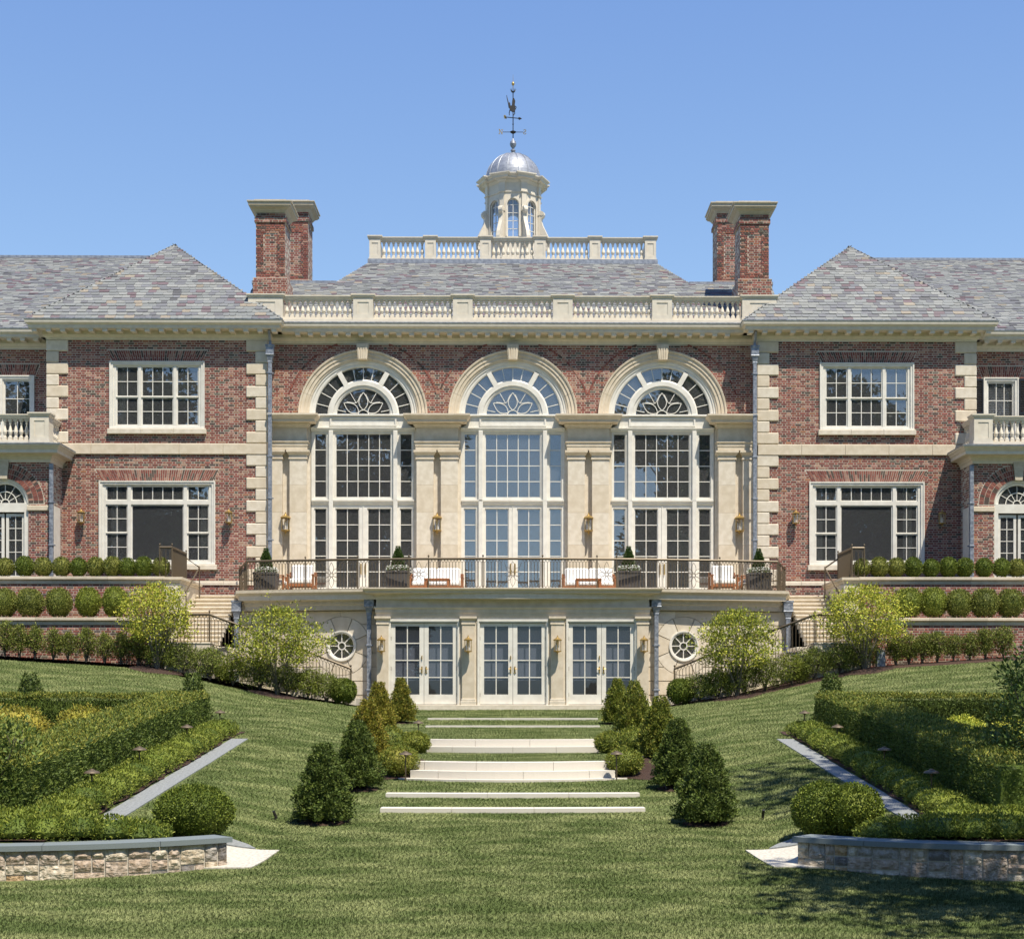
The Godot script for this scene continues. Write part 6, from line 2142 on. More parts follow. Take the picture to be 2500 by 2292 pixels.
# ------------------------------------------------------------------ garden lights
func build_path_lights() -> void:
	var proto: Node3D = null
	var list := []
	for s: float in [-1.0, 1.0]:
		for k in 4: list.append([s * 6.32, [28.0, 25.2, 21.6, 18.4][k], 0.58, "dark mushroom path light rising from the low hedge, %s, %s" % [["closest to the curved wall", "second from the curved wall", "third from the curved wall", "house end"][k], "sunny side" if s < 0 else "shaded side"]])
	list.append([-1.99, 22.85, 0.56, "dark mushroom path light beside the wide granite steps, unshuttered side"])
	list.append([1.93, 22.85, 0.56, "dark mushroom path light beside the wide granite steps, shuttered-window side"])
	list.append([-2.1, 17.5, 0.42, "dark path light behind the low shrub by the upper granite steps"])
	for q in list:
		if proto == null:
			proto = thing("path_light", q[3], "path light", Vector3.ZERO, "mushroom path lights")
			var g := G.new(); g.tube(PackedVector3Array([Vector3(0, -0.1, 0), Vector3(0, 0.40, 0)]), 0.012, 6)
			part(proto, "stem", g.mesh(M.bronze))
			var h := G.new()
			h.lathe(vec2s([0.02, 0.36, 0.03, 0.39, 0.10, 0.395, 0.125, 0.40, 0.10, 0.425, 0.04, 0.445, 0.035, 0.46, 0.0, 0.465]), 14)
			part(proto, "cap", h.mesh(M.bronze))
			proto.position = Vector3(q[0], ground(q[0], q[1]) + q[2] - 0.46, q[1])
			proto.get_child(0).scale.y = 1.0
			continue
		copy_of(proto, Vector3(q[0], ground(q[0], q[1]) + q[2] - 0.46, q[1]), 0.0, q[3])
	var sp: Node3D = null
	for q in [[-2.62, 26.75, 0], [-2.62, 23.9, 1], [-2.62, 21.6, 2], [-3.05, 14.4, 3], [2.5, 21.7, 4], [2.72, 24.1, 5], [2.85, 14.6, 6], [-3.75, 26.9, 7], [3.95, 27.0, 8]]:
		var lb: String = "small black spotlight stake in grass, " + ["just inside the lowest conical yew, unshuttered side", "between the two lowest conical yews, unshuttered side", "beside the wide granite steps and yews, unshuttered side", "behind the conical yews by the doors, unshuttered side", "below the low shrubs and yews, shuttered-window side", "between the two lowest conical yews, shuttered-window side", "behind the conical yews by the doors, shuttered-window side", "outside the lowest conical yew, unshuttered side", "outside the lowest conical yew, shuttered-window side"][q[2]]
		var w := Vector3(q[0], ground(q[0], q[1]), q[1])
		if sp == null:
			sp = thing("spotlight", lb, "spotlight", w, "small black spotlights under the yews", 0.4)
			var g := G.new()
			g.tube(PackedVector3Array([Vector3(0, -0.05, 0), Vector3(0, 0.07, 0)]), 0.012, 6)
			part(sp, "stake", g.mesh(M.dark_metal))
			var h := G.new()
			h.tube(PackedVector3Array([Vector3(0.03, 0.05, 0.01), Vector3(-0.03, 0.20, -0.02)]), 0.03, 8)
			part(sp, "head", h.mesh(M.dark_metal))
			continue
		copy_of(sp, w, 0.4 + q[2], lb, 0.8)

# ------------------------------------------------------------------ plants
func pick(pal: Array, r: RandomNumberGenerator, lo := 0.7, hi := 1.25) -> Color:
	var c: Color = pal[r.randi() % pal.size()]
	var j := r.randf_range(lo, hi)
	return Color(c.r * j, c.g * j, c.b * j)

func core(g: G, prof: PackedVector2Array, c: Color, seg := 14) -> void:
	g.tinted = true
	g.col = c
	g.lathe(prof, seg)

func any_side(d: Vector3, r: RandomNumberGenerator) -> Vector3:
	var s := d.cross(Vector3(r.randfn(0, 1), r.randfn(0, 1), r.randfn(0, 1)))
	return s.normalized() if s.length() > 0.01 else Vector3.RIGHT

# a clipped mound: radii, number of leaves, leaf length and width
func mound_mesh(rad: Vector3, n: int, l: float, w: float, pal: Array, seed_: int, lumps := 0.10, stand := 0.0, wild := 0.8) -> ArrayMesh:
	var r := RandomNumberGenerator.new()
	r.seed = seed_
	var g := G.new()
	g.tinted = true
	var mid := pick(pal, r, 1.0, 1.0)
	var prof := PackedVector2Array()
	for k in 9:
		var t := lerpf(-1.1, PI / 2, k / 8.0)
		prof.append(Vector2(cos(t) * rad.x * 0.84 + 0.001, rad.y + sin(t) * rad.y * 0.84 + stand))
	core(g, prof, mid)
	for k in n:
		var y := r.randf_range(-0.88, 1.0)
		var a := r.randf() * TAU
		var q := sqrt(1.0 - y * y)
		var d := Vector3(cos(a) * q, y, sin(a) * q)
		var bump := 1.0 + lumps * nz.get_noise_3d(d.x * 130.0 + seed_ * 7.0, d.y * 130.0, d.z * 130.0) * 1.6
		var shrink := 1.0 - 0.25 * pow(maxf(0.0, -y), 2.0)
		var p := Vector3(d.x * rad.x * shrink, d.y * rad.y, d.z * rad.z * shrink) * bump * r.randf_range(0.86, 1.02) + Vector3(0, rad.y + stand, 0)
		var dir := (d + Vector3(r.randfn(0, wild), r.randfn(0.25, wild), r.randfn(0, wild))).normalized()
		g.col = pick(pal, r)
		g.leaf(p, dir, any_side(dir, r), l * r.randf_range(0.7, 1.2), w * r.randf_range(0.8, 1.2), 0.25)
	return g.mesh(M.leaf)

# a conical yew or cypress: height, radius at the widest
func conifer_mesh(h: float, rad: float, n: int, l: float, w: float, pal: Array, seed_: int, full := 0.7, rough := 0.22) -> ArrayMesh:
	var r := RandomNumberGenerator.new()
	r.seed = seed_
	var g := G.new()
	g.tinted = true
	var prof := PackedVector2Array()
	for k in 9:
		var t := k / 8.0
		prof.append(Vector2(rad * 0.72 * outline(t, full) * (1.0 if k < 8 else 0.0) + 0.001, h * (0.04 + 0.80 * t)))
	core(g, prof, pick(pal, r, 1.0, 1.0), 12)
	for k in n:
		var t := 1.0 - sqrt(1.0 - r.randf() * 0.985)
		t = clampf(t, 0.0, 0.985)
		var a := r.randf() * TAU
		var d := Vector3(cos(a), 0, sin(a))
		var lump := 1.0 + rough * 1.5 * nz.get_noise_3d(cos(a) * 95.0 + seed_ * 11.0, t * h * 150.0, sin(a) * 95.0)
		var rr := rad * outline(t, full) * lump * r.randf_range(0.72, 1.05)
		var p := d * rr + Vector3(0, h * t * 0.97 + 0.02, 0)
		var dir := (d * 0.6 + Vector3(r.randfn(0, 0.6), r.randf_range(0.0, 0.95), r.randfn(0, 0.6))).normalized()
		g.col = pick(pal, r)
		var side := any_side(dir, r)
		var ll := l * r.randf_range(0.7, 1.3)
		g.leaf(p, dir, side, ll, w, 0.2)
		for sgn: float in [-1.0, 1.0]:   # a spray: two side shoots
			var d2: Vector3 = (dir + side * sgn * 0.8).normalized()
			g.leaf(p + dir * ll * 0.3, d2, any_side(d2, r), ll * 0.62, w * 0.8, 0.2)
	return g.mesh(M.leaf)

func outline(t: float, full: float) -> float:
	return pow(maxf(0.0, 1.0 - t), full) * (0.78 + 0.22 * smoothstep(0.0, 0.22, t)) + 0.02

# an open shrub with stems: several trunks fan out from the foot, the leaves stand in clumps at the twigs
func shrub_parts(t: Node3D, h: float, rad: float, stems: int, clumps: int, per: int, l: float, w: float, pal: Array, seed_: int, low: float, bark: String) -> void:
	var r := RandomNumberGenerator.new()
	r.seed = seed_
	var st := G.new()
	var lf := G.new()
	lf.tinted = true
	var tips := []
	for k in stems:
		var a := TAU * k / stems + r.randf_range(-0.3, 0.3)
		var rr := rad * r.randf_range(0.35, 0.85)
		var top := Vector3(cos(a) * rr, h * r.randf_range(0.62, 0.92), sin(a) * rr)
		var pts := PackedVector3Array()
		for j in 5:
			var f := j / 4.0
			pts.append(Vector3(top.x * pow(f, 1.25), top.y * f, top.z * pow(f, 1.25)) + Vector3(r.randfn(0, 0.02), 0, r.randfn(0, 0.02)) * (1.0 if j > 0 else 0.6))
		st.tube(pts, 0.016 + 0.008 * h, 5, 0.006)
		for j in 5:
			var f := r.randf_range(0.45, 0.95)
			var p: Vector3 = pts[0].lerp(pts[4], f)
			p = Vector3(top.x * pow(f, 1.25), top.y * f, top.z * pow(f, 1.25))
			var e := p + Vector3(r.randfn(0, 0.5), r.randf_range(0.1, 0.7), r.randfn(0, 0.5)).normalized() * rad * r.randf_range(0.3, 0.6)
			st.tube(PackedVector3Array([p, (p + e) * 0.5 + Vector3(0, 0.02, 0), e]), 0.009, 4, 0.003)
			tips.append(e)
		tips.append(pts[4])
	for k in clumps:
		var o: Vector3
		if k < tips.size(): o = tips[k]
		else:
			var y := r.randf_range(-0.75, 1.0)
			var a := r.randf() * TAU
			var q := sqrt(1.0 - y * y) * pow(r.randf(), 0.28)
			o = Vector3(cos(a) * q * rad, lerpf(h * low, h, (y * pow(r.randf(), 0.12) + 1.0) * 0.5), sin(a) * q * rad)
			var wob := 1.0 + 0.6 * nz.get_noise_3d(o.x * 80.0 + seed_ * 3.0, o.y * 80.0, o.z * 80.0)
			o.x *= wob; o.z *= wob
		var tone := r.randf_range(0.8, 1.2)
		for j in per:
			var off := Vector3(r.randfn(0, 1), r.randfn(0, 0.9), r.randfn(0, 1)) * l * 0.9
			var dir := (off.normalized() + Vector3(r.randfn(0, 0.5), 0.6, r.randfn(0, 0.5))).normalized()
			var c := pick(pal, r)
			lf.col = Color(c.r * tone, c.g * tone, c.b * tone)
			lf.leaf(o + off, dir, any_side(dir, r), l * r.randf_range(0.7, 1.2), w * r.randf_range(0.8, 1.2), 0.3)
	part(t, "stems", st.mesh(M[bark]))
	part(t, "foliage", lf.mesh(M.leaf))

# a clipped hedge with flat top between two ground points
func hedge_mesh(a: Vector3, b: Vector3, width: float, high: float, dens: float, l: float, w: float, pal: Array, seed_: int, lit_top_pal: Array, lumps := 0.06) -> ArrayMesh:
	var r := RandomNumberGenerator.new()
	r.seed = seed_
	var g := G.new()
	g.tinted = true
	var d := b - a
	d.y = 0
	var len_ := d.length()
	d = d.normalized()
	var s := Vector3(-d.z, 0, d.x)
	var gy := func(f: float) -> float: return ground(lerpf(a.x, b.x, f), lerpf(a.z, b.z, f))
	g.col = pick(pal, r, 1.0, 1.0)
	var n := int(len_ / 0.5) + 1
	for k in n:
		var f0 := float(k) / n; var f1 := float(k + 1) / n
		var p0 := a.lerp(b, f0); p0.y = gy.call(f0); var p1 := a.lerp(b, f1); p1.y = gy.call(f1)
		var hw := width * 0.5 - 0.12
		var up := Vector3(0, high - 0.12, 0)
		if k == 0: p0 += d * 0.3
		if k == n - 1: p1 -= d * 0.3
		g.quad(p0 + s * hw, p1 + s * hw, p1 + s * hw + up, p0 + s * hw + up)
		g.quad(p1 - s * hw, p0 - s * hw, p0 - s * hw + up, p1 - s * hw + up)
		g.quad(p0 + s * hw + up, p1 + s * hw + up, p1 - s * hw + up, p0 - s * hw + up)
		if k == 0: g.quad(p0 - s * hw, p0 + s * hw, p0 + s * hw + up, p0 - s * hw + up)
		if k == n - 1: g.quad(p1 + s * hw, p1 - s * hw, p1 - s * hw + up, p1 + s * hw + up)
	var area := [len_ * width, len_ * high, len_ * high, width * high, width * high]
	for face in 5:
		var count := int(area[face] * dens)
		for k in count:
			var f := r.randf(); var v := r.randf(); var p: Vector3; var nn: Vector3
			match face:
				0:
					p = a.lerp(b, f) + s * (v - 0.5) * width; p.y = gy.call(f) + high; nn = Vector3.UP
				1, 2:
					var sg := 1.0 if face == 1 else -1.0
					p = a.lerp(b, f) + s * sg * width * 0.5; p.y = gy.call(f) + v * high; nn = s * sg
				_:
					var e := 0.0 if face == 3 else 1.0
					p = a.lerp(b, e) + s * (v - 0.5) * width; p.y = gy.call(e) + f * high; nn = d * (-1.0 if face == 3 else 1.0)
			p += nn * (lumps * (1.3 * nz.get_noise_3d(p.x * 75.0, p.y * 75.0, p.z * 75.0) + 0.35) + r.randf_range(-0.06, 0.03))
			var dir := (nn * 0.42 + Vector3(r.randfn(0, 0.6), r.randf_range(-0.1, 0.9), r.randfn(0, 0.6))).normalized()
			g.col = pick(lit_top_pal if (face == 0 or v > 0.9 and face < 3) and r.randf() < 0.75 else pal, r)  # lighter leaves on top and upper edge: the overhead sun painted in
			var side := any_side(dir, r)
			g.leaf(p - dir * l * 0.4, dir, side, l * r.randf_range(0.7, 1.3), w, 0.2)
	return g.mesh(M.leaf)

const NTH := ["first", "second", "third", "fourth", "fifth", "sixth", "seventh", "eighth", "ninth", "tenth"]
const BOX := [Color(0.149, 0.195, 0.029), Color(0.113, 0.156, 0.025), Color(0.202, 0.242, 0.038), Color(0.078, 0.112, 0.019)]
const BOX_OLIVE := [Color(0.199, 0.222, 0.045), Color(0.141, 0.169, 0.033), Color(0.265, 0.274, 0.064), Color(0.095, 0.116, 0.025)]
const YEW := [Color(0.079, 0.118, 0.024), Color(0.107, 0.154, 0.030), Color(0.148, 0.189, 0.039), Color(0.054, 0.082, 0.017)]  # yew green, with the shade of the hedge sides put into the colour
const YEW_TIP_AND_LIT_TOP := [Color(0.227, 0.240, 0.038), Color(0.292, 0.274, 0.051), Color(0.170, 0.204, 0.036), Color(0.123, 0.159, 0.032)]  # young tip colour; on the hedge tops it paints in the sunlight
const GOLDEN := [Color(0.292, 0.274, 0.039), Color(0.223, 0.230, 0.035), Color(0.362, 0.309, 0.050), Color(0.154, 0.170, 0.029), Color(0.285, 0.223, 0.047)]
const BRIGHT := [Color(0.217, 0.250, 0.038), Color(0.170, 0.210, 0.032), Color(0.271, 0.295, 0.051), Color(0.126, 0.159, 0.025)]
const LIME := [Color(0.444, 0.452, 0.058), Color(0.349, 0.389, 0.051), Color(0.529, 0.496, 0.076), Color(0.265, 0.319, 0.045)]
const LOOSE := [Color(0.139, 0.177, 0.032), Color(0.189, 0.224, 0.044), Color(0.101, 0.132, 0.025), Color(0.246, 0.277, 0.060)]
const DARKLEAF := [Color(0.076, 0.124, 0.028), Color(0.105, 0.159, 0.038), Color(0.151, 0.204, 0.051), Color(0.057, 0.088, 0.023)]

func plant(called: String, label: String, category: String, where: Vector3, group: String, mesh: Mesh, turn: float, scale_by := Vector3.ONE, stem := 0.12) -> Node3D:
	var t := thing(called, label, category, where, group, turn)
	t.scale = scale_by
	part(t, "foliage", mesh)
	var g := G.new()
	g.tube(PackedVector3Array([Vector3(0, -0.05, 0), Vector3(0.01, stem, 0.005)]), 0.025, 6, 0.018)
	part(t, "trunk", g.mesh(M.bark))
	return t

func build_shrubs() -> void:
	var r := RandomNumberGenerator.new()
	r.seed = 55
	var small := []
	for k in 4: small.append(mound_mesh(Vector3(0.285, 0.325, 0.285), 2400, 0.045, 0.026, BOX if k < 3 else BOX_OLIVE, 600 + k, 0.07))
	var mid := []
	for k in 4: mid.append(mound_mesh(Vector3(0.46, 0.455, 0.43), 3800, 0.058, 0.026, BOX_OLIVE if k < 2 else BRIGHT, 620 + k, 0.09))
	var upright := []
	for k in 4:
		var proto := Node3D.new()
		upright.append(k)
		proto.free()
	for s: float in [-1.0, 1.0]:
		# first row: above the upper planter wall
		var xs := [16, 63, 108, 152.6, 194, 236, 276, 313, 352, 394.5] if s < 0 else [2106, 2149, 2191, 2233, 2276.6, 2319.5, 2360, 2406.5, 2449.7, 2487.7]
		for k in 10:
			var p := at(xs[k], 1408, 3.12)
			p.y = 3.935
			var kk := (k % 3) if r.randf() < 0.75 else 3
			plant("box_ball", "small clipped box ball above the upper planter wall, %s from the stair, %s" % [NTH[9 - k if s < 0 else k], sd(s)], "box ball", p, "small box balls, %s" % sd(s), small[kk], r.randf() * TAU, Vector3.ONE * r.randf_range(0.93, 1.06))
		# second row: between the planter walls
		xs = [13, 76, 146, 217.5, 282.5] if s < 0 else [2220, 2283, 2345, 2408, 2471]
		for k in 5:
			var p := at(xs[k], 1506, 4.5)
			p.y = 2.545
			var olive := k < 3 if s < 0 else k > 1
			plant("box_dome", "%s clipped box dome between the planter walls, %s from the stair, %s" % ["dull olive" if olive else "bright green", NTH[4 - k if s < 0 else k], sd(s)], "box dome", p, "%s box domes, %s" % ["olive" if olive else "green", sd(s)], mid[k % 2 if olive else 2 + k % 2], r.randf() * TAU, Vector3(1.0, 1.0, 0.8) * r.randf_range(0.95, 1.05) * (1.0 if olive else 1.1))
		# third row: upright shrubs in front of the lower planter wall
		xs = [14.6, 50, 88, 133, 169, 212.7, 256.5, 297, 339] if s < 0 else [2190, 2222, 2256, 2292, 2332, 2371, 2410, 2455]
		for k in xs.size():
			var p := at(xs[k], 1600, 5.62)
			p.y = ground(p.x, p.z) + 0.02
			var t := thing("upright_shrub", "thin upright olive-green shrub below the lower planter wall, %s from the stair, %s" % [NTH[8 - k if s < 0 else k], sd(s)], "shrub", p, "upright shrubs, %s" % sd(s), r.randf() * TAU)
			t.scale = Vector3(1, 1, 1) * r.randf_range(0.9, 1.08)
			shrub_parts(t, 0.98 if s < 0 else 0.86, 0.29, 6, 230, 12, 0.05, 0.026, BOX_OLIVE + LOOSE, 700 + k + (20 if s > 0 else 0), 0.06, "bark")
	# box balls at the foot of the stair railings
	for s: float in [-1.0, 1.0]:
		var p := at(838 if s < 0 else 1662, 1715, 5.9)
		p.y = ground(p.x, p.z)
		plant("box_ball", "round dense box ball at the foot of the stair railing, %s" % sd(s), "box ball", p, "", mound_mesh(Vector3(0.40, 0.40, 0.40), 4200, 0.05, 0.032, BOX, 640 + int(s), 0.08), 0.0)
	# loose green shrubs on the bank under the stair railing
	for s: float in [-1.0, 1.0]:
		var k := 0
		for q in [[10.6, 5.75, 0.85], [9.9, 5.9, 0.80], [9.1, 6.0, 0.85], [8.4, 6.1, 0.82], [7.6, 6.0, 0.85], [6.8, 6.0, 0.82], [6.15, 6.05, 0.80], [5.6, 6.0, 0.72]]:
			var x: float = s * q[0]
			var t := thing("bank_shrub", "loose green shrub under the stair railing, %s down from the planter wall, %s" % [NTH[k], sd(s)], "shrub", Vector3(x, ground(x, q[1]) + 0.02, q[1]), "loose shrubs under the stair railing, %s" % sd(s), r.randf() * TAU)
			shrub_parts(t, q[2] * 1.12, 0.52, 6, 330, 12, 0.05, 0.026, LOOSE if k % 3 else BRIGHT, 760 + k + (20 if s > 0 else 0), 0.02, "bark")
			k += 1
	# the four yellow-green multi-stemmed shrubs
	var sp := [[386, 1628, 5.95, 2.62, 1.08, "tall yellow-green multi-stemmed shrub before the planter walls"], [678, 1695, 6.15, 2.62, 1.36, "wide yellow-green multi-stemmed shrub before the round window"], [2114, 1632, 6.0, 2.55, 1.32, "broad yellow-green multi-stemmed shrub before the planter walls"], [1800, 1699, 6.15, 2.62, 1.22, "loose yellow-green multi-stemmed shrub before the round window"]]
	for k in 4:
		var q: Array = sp[k]
		var p := at(q[0], q[1], q[2])
		p.y = ground(p.x, p.z)
		var t := thing("multi_stemmed_shrub", "%s, %s" % [q[5], sd(-1.0 if k < 2 else 1.0)], "shrub", p, "yellow-green multi-stemmed shrubs", k * 1.3)
		shrub_parts(t, q[3], q[4], 11, 760 if k != 0 else 600, 11, 0.078, 0.042, LIME if k in [0, 2] else LIME + BRIGHT, 800 + k, 0.24, "pale_bark")
		setting("mulch_ring", disc_patch(p + Vector3(0, 0, 0.1), 0.85, M.mulch))
	# conical yews beside the steps
	var yews := [[790, 2012, 23.0, 1.33, 0.47, 0], [872, 1956, 26.1, 1.30, 0.45, 0], [897, 1912, 28.6, 1.30, 0.44, 1], [925, 1795, 35.2, 1.36, 0.46, 1], [979, 1764, 40.6, 1.34, 0.40, 2], [1723, 2017, 22.9, 1.35, 0.49, 0], [1654, 1957, 26.1, 1.32, 0.46, 0], [1612, 1900, 28.9, 1.34, 0.45, 3], [1549, 1790, 35.6, 1.38, 0.47, 3], [1507, 1767, 40.2, 1.34, 0.42, 3]]
	var places := ["lowest, by the longest granite edging", "second up from the lawn, by the longest edgings", "third up, beside the wide curved steps", "fourth up, before the edgings by the doors", "uppermost, closest to the garden doors"]
	for k in 10:
		var q: Array = yews[k]
		var z: float = 50.0 - q[2]
		var x: float = (q[0] - CX) * q[2] / FOC
		var pal: Array = [YEW + [Color(0.12, 0.165, 0.042), Color(0.16, 0.205, 0.055)], GOLDEN, GOLDEN + YEW_TIP_AND_LIT_TOP, YEW_TIP_AND_LIT_TOP + BRIGHT][q[5]]
		var h := 1.36
		var m := conifer_mesh(q[3] * 1.04, q[4] * 1.02, 7500, 0.058, 0.02, pal, 850 + k, 0.85, 0.42)
		plant("conical_yew", "%s conical yew, %s, %s" % ["dark green" if q[5] == 0 else ("golden" if q[5] < 3 else "yellowish green"), places[k % 5], sd(-1.0 if k < 5 else 1.0)], "yew", Vector3(x, ground(x, z) + 0.05, z), "conical yews flanking the lawn steps", m, k * 1.1, Vector3.ONE, 0.3)
		setting("mulch_ring", disc_patch(Vector3(x, 0, z), 0.36, M.mulch))
	# low round shrubs beside the upper steps
	var lows := [[-2.09, 18.72, 0.31, "by the upper granite steps"], [-2.55, 20.5, 0.42, "between the two pairs of steps"], [-2.16, 22.25, 0.37, "by the wide granite steps"], [2.08, 18.72, 0.32, "by the upper granite steps"], [2.48, 20.4, 0.40, "between the two pairs of steps"], [2.12, 22.25, 0.34, "by the wide granite steps"]]
	for k in 6:
		var q: Array = lows[k]
		plant("low_shrub", "low spreading bright green shrub %s, %s" % [q[3], sd(-1.0 if k < 3 else 1.0)], "shrub", Vector3(q[0], ground(q[0], q[1]) - 0.02, q[1]), "low bright shrubs beside the lawn steps", mound_mesh(Vector3(q[2], q[2] * 0.78, q[2]), 3800, 0.05, 0.017, BRIGHT + YEW_TIP_AND_LIT_TOP, 880 + k, 0.14, 0.0, 0.6), 0.0)
	for s: float in [-1.0, 1.0]: setting("mulch_ring", disc_patch(Vector3(s * 2.45, 0, 21.9), 0.75, M.mulch))
	build_hedges()

func build_hedges() -> void:
	var r := RandomNumberGenerator.new()
	r.seed = 56
	for s: float in [-1.0, 1.0]:
		var side := "sunny side" if s < 0 else "shaded side"
		# tall yew hedge along the stone strip, and the one across its far end
		var t := thing("yew_hedge", "tall clipped dark yew hedge running toward the house behind the low hedge, %s" % side, "hedge", Vector3.ZERO, "clipped yew hedges")
		part(t, "foliage", hedge_mesh(Vector3(s * 7.15, 0, 17.9), Vector3(s * 7.15, 0, 30.0), 0.95, 0.92, 1700, 0.055, 0.019, YEW, 900 + int(s), YEW_TIP_AND_LIT_TOP, 0.06))
		var u := thing("yew_hedge", "clipped dark yew hedge parallel to the house across the garden end, %s" % side, "hedge", Vector3.ZERO, "clipped yew hedges")
		part(u, "foliage", hedge_mesh(Vector3(s * 7.75, 0, 17.4), Vector3(s * 13.0, 0, 17.4), 0.8, 0.86, 2000, 0.058, 0.02, YEW, 903 + int(s), YEW_TIP_AND_LIT_TOP, 0.05))
		# yew cones standing at the hedge corners
		for q in [[7.15, 17.25, "by the lawn corner"], [10.8 if s < 0 else 11.4, 17.2, "by the far corner"]]:
			var x: float = s * q[0]
			plant("yew_cone", "small pointed yew rising behind the clipped hedge %s, %s" % [q[2], side], "yew", Vector3(x, ground(x, q[1]), q[1]), "small pointed yews at the hedges", conifer_mesh(1.55, 0.46, 3200, 0.07, 0.024, YEW + [Color(0.16, 0.205, 0.055)], 910 + int(s) + int(q[0]), 0.75, 0.2), 0.4, Vector3.ONE, 0.3)
		# low hedge of mounded box between the yew and the stone strip
		var low := thing("low_hedge", "low bright green mounded hedge along the flagstone strip, %s" % side, "hedge", Vector3.ZERO, "low mounded hedges")
		var g := G.new()
		g.tinted = true
		var z := 18.3
		while z < 30.4:
			var x := s * (6.32 + r.randf_range(-0.03, 0.03))
			mound_into(g, Vector3(x, ground(x, z) - 0.06, z), Vector3(0.37, 0.19 + 0.04 * r.randf(), 0.36), 1250, 0.042, 0.02, BRIGHT + BOX, 930 + int(z * 7.0))
			z += 0.56
		part(low, "foliage", g.mesh(M.leaf))
		# ground cover behind the curved wall
		var gc := thing("low_hedge", "low leafy hedge growing just behind the curved stone wall, %s" % side, "hedge", Vector3.ZERO, "low mounded hedges")
		var gg := G.new()
		gg.tinted = true
		var d := 1.0
		while d < 6.8:
			var q: Vector3 = wall_point(s, d, 0.78)[0]
			mound_into(gg, Vector3(q.x, ground(q.x, q.z) - 0.08, q.z), Vector3(0.40, 0.19, 0.38), 1300, 0.05, 0.021, BRIGHT + BOX, 960 + int(d * 10.0))
			if d > 1.9:
				var q2: Vector3 = wall_point(s, d + 0.2, 1.5)[0]
				mound_into(gg, Vector3(q2.x, ground(q2.x, q2.z) - 0.08, q2.z), Vector3(0.42, 0.21, 0.40), 1100, 0.05, 0.021, BRIGHT + BOX, 990 + int(d * 10.0))
			d += 0.46
		part(gc, "foliage", gg.mesh(M.leaf))
		# the big box balls by the wall's end
		if s < 0:
			plant("large_box_ball", "large clipped glossy box ball behind the end of the sunny curved wall", "box ball", Vector3(-4.5, ground(-4.5, 29.3) - 0.05, 29.3), "", mound_mesh(Vector3(0.55, 0.40, 0.52), 11000, 0.034, 0.024, BOX, 940, 0.05), 0.0)
		else:
			plant("large_box_ball", "large clipped box ball behind the end of the shaded curved wall, on the lawn side", "box ball", Vector3(4.42, ground(4.42, 29.15) - 0.05, 29.15), "", mound_mesh(Vector3(0.42, 0.42, 0.44), 8500, 0.034, 0.024, BOX, 941, 0.05), 0.0)
			plant("large_box_ball", "large clipped box ball behind the shaded curved wall, on the hedge side of its twin", "box ball", Vector3(4.80, ground(4.8, 29.45) - 0.05, 29.45), "", mound_mesh(Vector3(0.41, 0.38, 0.42), 8500, 0.034, 0.024, BOX, 942, 0.05), 0.0)
	# mounds and shrubs inside the hedged gardens
	var inner := [[-8.55, 24.4, 0.55, BRIGHT, "bright green"], [-8.4, 21.7, 0.5, BRIGHT, "bright green"], [-9.3, 23.0, 0.62, LOOSE, "leafy green"], [-9.9, 20.6, 0.6, GOLDEN, "golden"], [-8.9, 19.6, 0.55, GOLDEN, "golden"], [-10.8, 19.8, 0.6, GOLDEN, "golden"], [-9.8, 26.0, 0.6, LOOSE, "leafy green"], [9.2, 20.2, 0.45, LIME, "lime yellow"], [10.0, 21.2, 0.5, LIME, "lime yellow"], [8.8, 23.0, 0.5, LOOSE, "leafy green"]]
	for k in inner.size():
		var q: Array = inner[k]
		plant("spreading_shrub", "%s spreading shrub inside the hedged garden, %s, %s" % [q[4], ["beside the long hedge", "by the inner hedge corner", "between two bright mounds", "among the golden ones, middle", "golden one by the long hedge", "golden one by the cross hedge end", "toward the curved wall", "by the cross hedge", "behind the broadleaf shrub", "beside the long hedge"][k], "sunny side" if q[0] < 0 else "shaded side"], "shrub", Vector3(q[0], ground(q[0], q[1]) - 0.05, q[1]), "%s shrubs inside the hedges, %s" % [q[4], "sunny" if q[0] < 0 else "shaded"], mound_mesh(Vector3(q[2], q[2] * 0.72, q[2]), 3000, 0.06, 0.024, q[3], 1000 + k, 0.2, 0.0, 0.8), 0.0)
	var bl := thing("broadleaf_shrub", "tall dark glossy broadleaf shrub standing beyond the end of the shaded yew hedge", "shrub", Vector3(8.0, ground(8.0, 29.2), 28.6), "", 0.5)
	shrub_parts(bl, 2.75, 0.98, 8, 620, 11, 0.085, 0.036, DARKLEAF, 1100, 0.02, "bark")
	var bs := thing("broadleaf_shrub", "large-leaved green shrub in front of the sunny yew hedge end", "shrub", Vector3(-7.3, ground(-7.3, 29.5), 29.6), "", 0.5)
	shrub_parts(bs, 1.5, 0.64, 6, 260, 11, 0.095, 0.034, LOOSE + DARKLEAF, 1101, 0.05, "bark")
	var tb := thing("utility_box", "small grey metal utility box beside the yellow-green shrub under the planter wall", "utility box", Vector3(11.15, ground(11.15, 5.7), 5.75))
	var g2 := G.new()
	g2.cbox(Vector3(-0.13, 0.02, -0.1), Vector3(0.13, 0.5, 0.1), 0.02)
	part(tb, "case", g2.mesh(M.lead))
	var lid := G.new()
	lid.cbox(Vector3(-0.14, 0.5, -0.11), Vector3(0.14, 0.53, 0.11), 0.008)
	part(tb, "lid", lid.mesh(M.lead))

